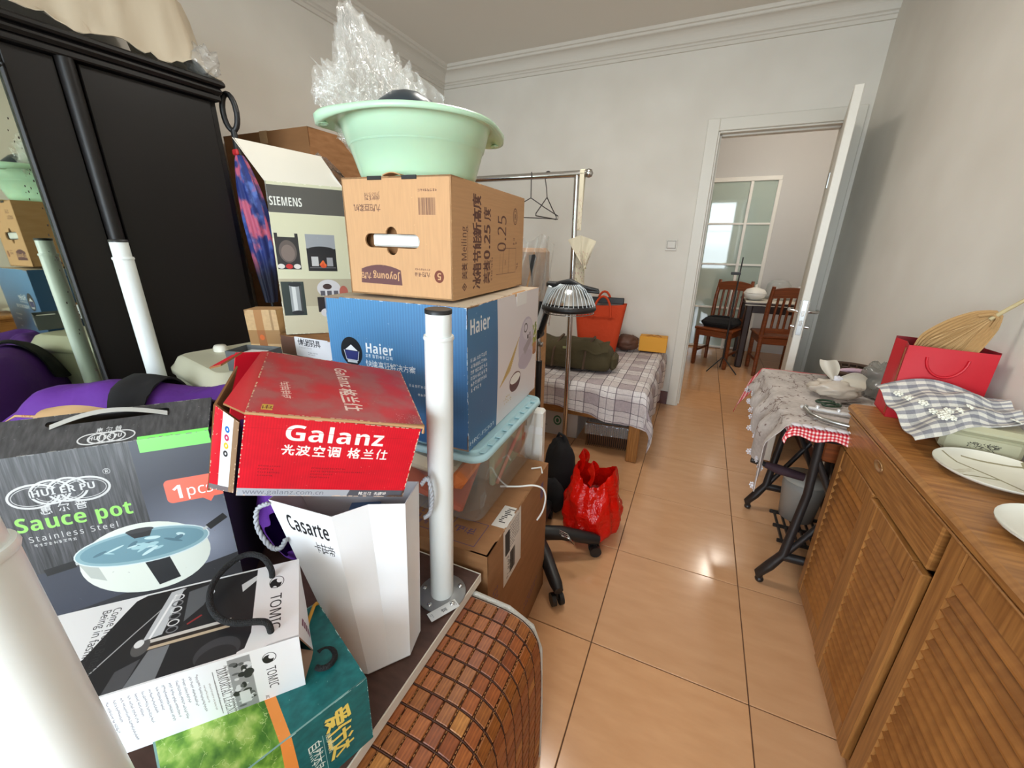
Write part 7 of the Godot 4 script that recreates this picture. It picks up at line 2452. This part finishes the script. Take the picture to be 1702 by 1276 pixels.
func faucet_bag() -> void:
	var W := 0.34
	var H := 0.119
	var D := 0.15
	var wh := col(232, 232, 234)
	var blk := col(38, 38, 41)
	var K := 5600.0
	# top face: u along the box, v toward the camera. W = .34 -> the old .29-long fit shares the right end
	var U := func(u: float) -> float: return (1.0 - (1.0 - u) * 0.29 / 0.34) * 1904
	var V := func(w: float) -> float: return w * 840.0
	var c := Canvas.new(self, 1904, 840, wh)
	c.poly([Vector2(U.call(0.30), V.call(0.02)), Vector2(U.call(0.79), V.call(0.02)), Vector2(U.call(0.79), V.call(0.8)), Vector2(U.call(0.77), V.call(0.95)), Vector2(U.call(0.70), V.call(0.99)), Vector2(U.call(0.05), V.call(0.99)), Vector2(U.call(0.23), V.call(0.18)), Vector2(U.call(0.26), V.call(0.06))], blk)
	# dark basin curves
	c.oval(U.call(0.66), V.call(0.9), 150, 120, col(64, 64, 68))
	c.oval(U.call(0.66), V.call(0.96), 130, 100, col(46, 46, 49))
	c.line([Vector2(U.call(0.46), V.call(0.04)), Vector2(U.call(0.30), V.call(0.45)), Vector2(U.call(0.17), V.call(0.8)), Vector2(U.call(0.2), V.call(0.97))], 10, col(170, 170, 172))
	c.poly([Vector2(U.call(0.38), V.call(0.68)), Vector2(U.call(0.46), V.call(0.66)), Vector2(U.call(0.44), V.call(0.99)), Vector2(U.call(0.33), V.call(0.99))], col(120, 122, 126))
	c.poly([Vector2(U.call(0.28), V.call(0.8)), Vector2(U.call(0.36), V.call(0.74)), Vector2(U.call(0.33), V.call(0.99)), Vector2(U.call(0.26), V.call(0.99))], col(78, 78, 82))
	# faucet: spout, body, lever
	c.line([Vector2(U.call(0.35), V.call(0.62)), Vector2(U.call(0.69), V.call(0.62))], 96, col(52, 44, 40))
	c.line([Vector2(U.call(0.35), V.call(0.585)), Vector2(U.call(0.69), V.call(0.585))], 30, col(206, 200, 194))
	c.line([Vector2(U.call(0.35), V.call(0.655)), Vector2(U.call(0.69), V.call(0.655))], 26, col(196, 176, 150))
	c.oval(U.call(0.345), V.call(0.62), 56, 74, col(88, 86, 86))
	c.oval(U.call(0.335), V.call(0.58), 30, 34, col(224, 224, 224))
	c.poly([Vector2(U.call(0.345), V.call(0.56)), Vector2(U.call(0.415), V.call(0.54)), Vector2(U.call(0.455), V.call(0.03)), Vector2(U.call(0.40), V.call(0.05))], col(196, 198, 202))
	c.line([Vector2(U.call(0.37), V.call(0.55)), Vector2(U.call(0.425), V.call(0.1))], 16, col(240, 240, 242))
	for k in 6:
		c.ring(U.call(0.44 + 0.002 * k), V.call(0.14 + k * 0.075), 34, 26, 10, [col(220, 220, 222), col(120, 120, 124)][k % 2])
	c.poly([Vector2(U.call(0.48), V.call(0.1)), Vector2(U.call(0.6), V.call(0.05)), Vector2(U.call(0.56), V.call(0.32)), Vector2(U.call(0.49), V.call(0.46))], col(94, 96, 100))
	c.oval(U.call(0.585), V.call(0.18), 22, 26, col(228, 230, 234))
	c.line([Vector2(U.call(0.51), V.call(0.5)), Vector2(U.call(0.56), V.call(0.44))], 16, col(140, 46, 48))
	c.poly([Vector2(U.call(0.72), V.call(0.18)), Vector2(U.call(0.79), V.call(0.10)), Vector2(U.call(0.79), V.call(0.17)), Vector2(U.call(0.73), V.call(0.28))], col(206, 208, 210))
	# words run across the end
	c.xf = Transform2D(PI / 2, Vector2(U.call(0.865), V.call(0.42)))
	c.text("TOMIC", 0, 0, 118, col(34, 34, 36), "sans", 400, 0.98)
	c.xf = Transform2D.IDENTITY
	c.oval(U.call(0.885), V.call(0.28), 46, 54, col(34, 34, 36))
	c.oval(U.call(0.905), V.call(0.24), 26, 30, wh)
	c.oval(U.call(0.88), V.call(0.34), 20, 26, wh)
	c.ring(U.call(0.89), V.call(0.26), 56, 64, 5, col(34, 34, 36))
	c.xf = Transform2D(PI / 2, Vector2(U.call(0.175), V.call(0.08)))
	c.text("Come from Britain", 0, 0, 72, col(52, 52, 54), "sans", 400, 0.95)
	c.xf = Transform2D(PI / 2, Vector2(U.call(0.135), V.call(0.08)))
	c.text("Being in fashionable design", 0, 0, 72, col(52, 52, 54), "sans", 400, 0.95)
	c.xf = Transform2D.IDENTITY
	var t := printed("faucet_bag_top", c.out(), 0.4)
	# front face
	c = Canvas.new(self, 1904, 666, wh)
	var V2 := func(w: float) -> float: return w * 666.0
	for k in 26:
		var uu := 0.0 + k * 0.0235
		if uu > 0.60: break
		c.xf = Transform2D(PI / 2, Vector2(U.call(uu), V2.call(0.1)))
		c.small(0, 0, 560, 1, 30, col(128, 122, 128), true)
	for k in 3:
		c.xf = Transform2D(PI / 2, Vector2(U.call(0.645 - k * 0.02), V2.call(0.3)))
		c.small(0, 0, 420, 1, 22, col(150, 140, 136), true)
	c.xf = Transform2D(PI / 2, Vector2(U.call(0.655), V2.call(0.12)))
	c.text("IMMORTAL LEGEND", 0, 0, 84, col(70, 64, 64), "serif", 400, 0.68)
	c.xf = Transform2D(PI / 2, Vector2(U.call(0.685), V2.call(0.1)))
	c.text("ALONG THE WAY, TOMIC ENGRIT AN", 0, 0, 40, col(90, 86, 88), "sans", 400, 0.85)
	c.xf = Transform2D.IDENTITY
	c.line([Vector2(U.call(0.64), V2.call(0.14)), Vector2(U.call(0.64), V2.call(0.9))], 4, col(100, 96, 98))
	# grey photo strip
	c.rect(U.call(0.70), V2.call(0.04), U.call(0.79) - U.call(0.70), V2.call(0.92), col(150, 150, 152))
	for k in 30:
		var q := Vector2(U.call(0.745) + c.r.randf_range(-56, 56), V2.call(c.r.randf_range(0.1, 0.9)))
		c.oval(q.x, q.y, c.r.randf_range(8, 34), c.r.randf_range(8, 40), [col(46, 46, 48), col(206, 206, 208), col(92, 92, 94)][k % 3])
	c.rect(U.call(0.72), V2.call(0.62), 70, 150, col(214, 214, 216))
	c.xf = Transform2D(PI / 2, Vector2(U.call(0.845), V2.call(0.36)))
	c.text("TOMIC", 0, 0, 92, col(34, 34, 36), "sans", 400, 0.9)
	c.text("AC SERIES", 330, 40, 34, col(90, 90, 92), "sans", 700)
	c.xf = Transform2D.IDENTITY
	c.oval(U.call(0.86), V2.call(0.22), 38, 46, col(34, 34, 36))
	c.oval(U.call(0.875), V2.call(0.19), 22, 26, wh)
	c.ring(U.call(0.865), V2.call(0.2), 46, 54, 5, col(34, 34, 36))
	var f := printed("faucet_bag_front", c.out(), 0.4)
	var wc := mat("gloss_white_card", wh, 0.4)
	var inner := mat("bag_brown_inside", col(168, 134, 112), 0.8)
	var b := thing("faucet_gift_bag", "white carrier with a chrome tap picture and black rope handles, lying on its side", "bag", Vector3(-0.629, 0.7, -0.185), Vector3(5.2, 49.9, -3.4))
	carton(b, Vector3(W, H, D), {"front": f, "top": t, "all": wc}, wc, 0.0025, 0.002, ["right"])
	var x := W / 2
	# tucked gussets of the open mouth
	var pr := Canvas.new(self, 256, 256, wh)
	for k in 5: pr.rect(40, 40 + k * 34, 22, 24, col(110, 40, 76))
	var em := printed("faucet_bag_end", pr.out(false), 0.5)
	panel(b, "mouth_gusset", [Vector3(x + 0.012, H * 0.12, D / 2 - 0.05), Vector3(x, 0.0, -D / 2), Vector3(x, H, -D / 2), Vector3(x, H, D / 2)], 0.002, em, inner, 0.004, 0.001)
	panel(b, "mouth_gusset", [Vector3(x, 0, D / 2), Vector3(x + 0.012, H * 0.1, D / 2 - 0.05), Vector3(x - 0.012, H * 0.5, D / 2 - 0.03), Vector3(x - 0.02, H * 0.6, D / 2 - 0.004)], 0.002, inner, inner, 0.0, 0.001)
	var blk2 := mat("black_rope", col(26, 26, 28), 0.8)
	relief(blk2, TX.bump, 0.3)
	blk2.uv1_triplanar = true
	blk2.uv1_scale = Vector3(30, 30, 30)
	var e := func(u: float, w: float, h: float) -> Vector3: return Vector3(-W / 2 + U.call(u) / 1904.0 * W, H + h, -D / 2 + w * D)
	part("rope_handle", tubem(smooth_path([e.call(0.865, 0.17, -0.002), e.call(0.862, 0.13, 0.012), e.call(0.82, 0.0, 0.022), e.call(0.74, -0.08, 0.024), e.call(0.66, 0.0, 0.022), e.call(0.60, 0.18, 0.018), e.call(0.60, 0.4, 0.014), e.call(0.65, 0.6, 0.012), e.call(0.73, 0.72, 0.012), e.call(0.82, 0.78, 0.014), e.call(0.865, 0.82, 0.012), e.call(0.878, 0.86, -0.002)]), 0.0046, 10), blk2, b, Vector3.ZERO, "black rope handle looped over the tap picture")
	var lp := []
	for k in 13:
		var a := -2.2 + 4.6 * k / 12.0
		lp.append(Vector3(x + 0.028 + cos(a) * 0.016, 0.012 + sin(a) * 0.006, D / 2 - 0.03 + sin(a) * 0.02))
	part("rope_handle", tubem(lp, 0.0044, 10), blk2, b, Vector3.ZERO, "black rope handle sticking out of the bag mouth")

func rope_bag() -> void:
	# tall white carrier standing open on the board; corners in the scene's own axes
	var A := Vector3(-0.675, 0.88, -0.398)
	var B := Vector3(-0.53, 0.88, -0.411)
	var C := Vector3(-0.497, 0.88, -0.466)
	var D := Vector3(-0.437, 0.88, -0.497)
	var E := Vector3(-0.459, 0.88, -0.568)
	var F := Vector3(-0.70, 0.875, -0.47)
	var A1 := Vector3(-0.515, 0.533, -0.388)
	var B1 := Vector3(-0.481, 0.533, -0.399)
	var D1 := Vector3(-0.431, 0.533, -0.465)
	var C1 := B1.lerp(D1, 0.5)
	var E1 := Vector3(-0.446, 0.533, -0.52)
	var F1 := Vector3(-0.535, 0.533, -0.47)
	var o := Vector3(-0.5, 0.533, -0.45)
	var b := thing("white_gift_bag", "tall white glossy paper carrier with grey rope handles standing on the desk board", "bag", o)
	var c := Canvas.new(self, 1024, 2048, col(238, 238, 240))
	c.xf = Transform2D(Vector2(1, 0.02), Vector2(0, 1), Vector2.ZERO)
	c.text("Casarte", 180, 290, 235, col(30, 30, 32), "sans", 700, 0.84)
	c.cjk("卡萨帝", 560, 360, 118, col(34, 34, 36), 0.085, 0.06)
	c.xf = Transform2D.IDENTITY
	var f := printed("white_bag_print", c.out(), 0.35)
	var w := mat("gloss_white_paper", col(238, 238, 240), 0.35)
	var ins := mat("white_paper_inside", col(196, 196, 200), 0.7)
	panel(b, "front_panel", [A1 - o, B1 - o, B - o, A - o], 0.0015, f, ins, 0.004, 0.001)
	panel(b, "front_panel", [B1 - o, C1 - o, C - o, B - o], 0.0015, w, ins, 0.002, 0.001)
	panel(b, "front_panel", [C1 - o, D1 - o, D - o, C - o], 0.0015, w, ins, 0.002, 0.001)
	panel(b, "side_panel", [D1 - o, E1 - o, E - o, D - o], 0.0015, w, ins, -0.004, 0.001)
	panel(b, "back_panel", [E1 - o, F1 - o, F - o, E - o], 0.0015, w, ins, 0.002, 0.001)
	panel(b, "side_panel", [F1 - o, A1 - o, A - o, F - o], 0.0015, w, ins, -0.004, 0.001)
	panel(b, "bottom_panel", [F1 - o, E1 - o, D1 - o, B1 - o], 0.0015, w, ins)
	var gr := mat("grey_rope", col(168, 170, 176), 0.7)
	var twist := func(pts: Array, called: String) -> void:
		# two strands wound round each other
		for k in 2:
			var q := []
			var n := 60
			for i in n + 1:
				var t := float(i) / n * (pts.size() - 1)
				var j := mini(int(t), pts.size() - 2)
				var P: Vector3 = pts[j]
				var Q: Vector3 = pts[j + 1]
				var p := P.cubic_interpolate(Q, pts[maxi(j - 1, 0)], pts[mini(j + 2, pts.size() - 1)], t - j)
				var fr := frame_at(Q - P)
				var a := i * 0.95 + k * PI
				q.append(p - o + fr.x * cos(a) * 0.002 + fr.y * sin(a) * 0.002)
			part(called, tubem(q, 0.003, 7), gr, b)
	twist.call([A + Vector3(0.005, -0.004, 0.004), A + Vector3(-0.02, -0.02, 0.012), A + Vector3(-0.018, -0.055, 0.02), A + Vector3(0.008, -0.085, 0.022), A + Vector3(0.028, -0.09, 0.016), A + Vector3(0.04, -0.07, 0.008)], "rope_handle")
	twist.call([E + Vector3(0.006, -0.005, 0.0), E + Vector3(0.018, 0.008, -0.006), E + Vector3(0.026, -0.03, -0.006), E + Vector3(0.02, -0.07, -0.004), E + Vector3(0.008, -0.085, 0.0)], "rope_handle")
	# contents
	var bl := thing("light_blue_box", "light blue box standing inside the white carrier under the red box", "box", Vector3(-0.512, 0.54, -0.466), Vector3(0, 30, 0))
	part("body", boxm(Vector3(0.0, 0.16, -0.012), Vector3(0.055, 0.32, 0.03), 0.002), mat("sky_card", col(84, 140, 190), 0.5), bl)
	part("band", boxm(Vector3(0.0, 0.316, -0.012), Vector3(0.0554, 0.012, 0.0304), 0.001), mat("sky_card_dark", col(58, 92, 128), 0.5), bl)

func red_box() -> void:
	var W := 0.264
	var H := 0.148
	var D := 0.26
	var red := col(206, 20, 40)
	var wh := col(240, 234, 228)
	var c := Canvas.new(self, 2000, 1122, red)
	c.grad(0, 0, 2000, 1122, func(x, y): return red * (1.0 + 0.03 * sin(x * 420.0) + 0.05 * wob.get_noise_2d(x * 100, y * 100)))
	c.rect(0, 1010, 2000, 112, col(170, 172, 180))
	c.poly([Vector2(1240, 1122), Vector2(1270, 1010), Vector2(2000, 1010), Vector2(2000, 1122)], col(84, 84, 92))
	c.cjk("格兰仕 光波炉", 1390, 1040, 52, wh, 0.12, 0.1)
	c.text("www.galanz.com.cn", 60, 1095, 92, col(112, 114, 124), "sans", 400, 1.1)
	c.text("Galanz", 405, 300, 290, wh, "sans", 700, 1.22)
	c.cjk("光波空调 格兰仕", 400, 352, 142, wh, 0.13, 0.2)
	for k in 4:
		c.small(190, 665 + k * 46, 330 - 30 * k, 1, 32, col(120, 24, 30))
		c.small(760, 665 + k * 46, 760 if k < 2 else 300, 1, 32, col(120, 24, 30))
	c.line([Vector2(0, 170), Vector2(500, 150), Vector2(1100, 190), Vector2(2000, 160)], 4, col(176, 20, 34))
	c.wear(col(226, 196, 170), 130, 16)
	var f := printed("red_box_front", c.out(), 0.36)
	var fade := col(186, 52, 58)
	c = Canvas.new(self, 1600, 1576, fade)
	c.grad(0, 0, 1600, 1576, func(x, y):
		var n: float = wob.get_noise_2d(x * 50, y * 50)
		return fade.lerp(col(166, 84, 84), clampf(0.5 + n * 2, 0, 1)).lerp(col(196, 34, 46), clampf(-n * 2 - 0.3, 0, 1)))
	c.xf = Transform2D(Vector2(0.12, 0.98), Vector2(-1, 0.12), Vector2(730, 250))
	c.text("Galanz", 0, 0, 190, col(226, 200, 190), "sans", 700, 0.95)
	c.cjk("格兰仕", 640, -140, 165, col(226, 200, 190), 0.14, 0.04)
	c.xf = Transform2D(Vector2(0.16, 0.98), Vector2(-1, 0.16), Vector2(190, 870))
	c.cjk("时尚先锋", 0, -100, 92, col(220, 190, 180), 0.1, 0.06)
	c.xf = Transform2D.IDENTITY
	c.rect(110, 1400, 90, 110, col(196, 160, 60))
	c.cjk("恒", 120, 1410, 80, col(110, 40, 40), 0.1)
	for k in 60:
		var q := Vector2(1300 + c.r.randf_range(0, 280), 1400 + c.r.randf_range(-60, 160))
		c.oval(q.x, q.y, 4, 4, col(214, 150, 146))
	c.wear(col(206, 172, 142), 160, 16)
	var t := printed("red_box_top", c.out(), 0.55)
	var rm := mat("red_card", red, 0.42)
	var brown := mat("card_inside", col(70, 50, 38), 0.9)
	var b := thing("red_oven_box", "worn red printed carton with torn flaps, tilted on top of the white carrier", "box", Vector3(-0.629, 0.935, -0.502), Vector3(6.7, 46.3, -15.8))
	carton(b, Vector3(W, H, D), {"front": f, "top": t, "all": rm}, M.kraft_dark, 0.004, 0.003, ["left", "top"])
	var x := W / 2
	var w := D / 2
	# lid lifted a little at the front with a worn kraft edge
	panel(b, "top_panel", [Vector3(-x, H + 0.004, w), Vector3(x + 0.004, H + 0.007, w), Vector3(x, H, -w), Vector3(-x, H, -w)], 0.004, t, M.kraft_dark, 0.003)
	part("torn_edge", tubem([Vector3(-x, H + 0.002, w + 0.001), Vector3(-0.04, H + 0.003, w + 0.002), Vector3(0.05, H + 0.004, w + 0.001), Vector3(x + 0.003, H + 0.006, w + 0.001), Vector3(x + 0.006, H - 0.008, w - 0.002)], [0.002, 0.0025, 0.002, 0.004, 0.003], 6), M.kraft, b)
	# flaps on the open left end
	c = Canvas.new(self, 256, 600, red)
	c.rect(90, 0, 110, 600, col(228, 232, 236))
	c.rect(200, 0, 56, 600, col(150, 120, 92))
	for e in [[0, [40, 110, 190]], [1, [190, 40, 90]], [2, [220, 186, 40]], [3, [50, 48, 50]]]:
		c.oval(144, 110 + e[0] * 62, 24, 24, col(e[1][0], e[1][1], e[1][2]))
		c.oval(144, 110 + e[0] * 62, 8, 10, col(228, 232, 236))
	c.rect(0, 560, 200, 40, col(120, 110, 112))
	c.wear(col(226, 196, 170), 50, 10)
	var ff := printed("red_box_flap", c.out(false), 0.45)
	panel(b, "end_flap", [Vector3(-x - 0.038, 0.004, w - 0.012), Vector3(-x - 0.005, -0.003, w - 0.01), Vector3(-x - 0.007, H - 0.022, w - 0.012), Vector3(-x - 0.04, H + 0.002, w - 0.016)], 0.005, ff, M.kraft_dark, 0.0, 0.002)
	panel(b, "end_flap", [Vector3(-x - 0.042, 0.0, w - 0.02), Vector3(-x - 0.039, 0.0, w - 0.012), Vector3(-x - 0.041, H + 0.002, w - 0.015), Vector3(-x - 0.036, H + 0.008, -0.02)], 0.003, rm, M.kraft_dark, 0.0, 0.001)
	panel(b, "end_flap", [Vector3(-x - 0.030, H + 0.004, w - 0.02), Vector3(-x, H + 0.002, w), Vector3(-x, H, -w), Vector3(-x - 0.010, H + 0.002, -w + 0.01)], 0.003, rm, M.kraft_dark, 0.002, 0.003)
	panel(b, "end_flap", [Vector3(-x - 0.07, H + 0.008, 0.0), Vector3(-x - 0.055, H + 0.016, 0.0), Vector3(-x - 0.035, H + 0.02, -0.06), Vector3(-x - 0.05, H + 0.01, -0.06)], 0.003, rm, M.kraft_dark, 0.0, 0.002)
	panel(b, "end_flap", [Vector3(-x, 0.0, -w), Vector3(-x - 0.05, 0.0, -w + 0.03), Vector3(-x - 0.05, H, -w + 0.03), Vector3(-x, H, -w)], 0.003, brown, rm)
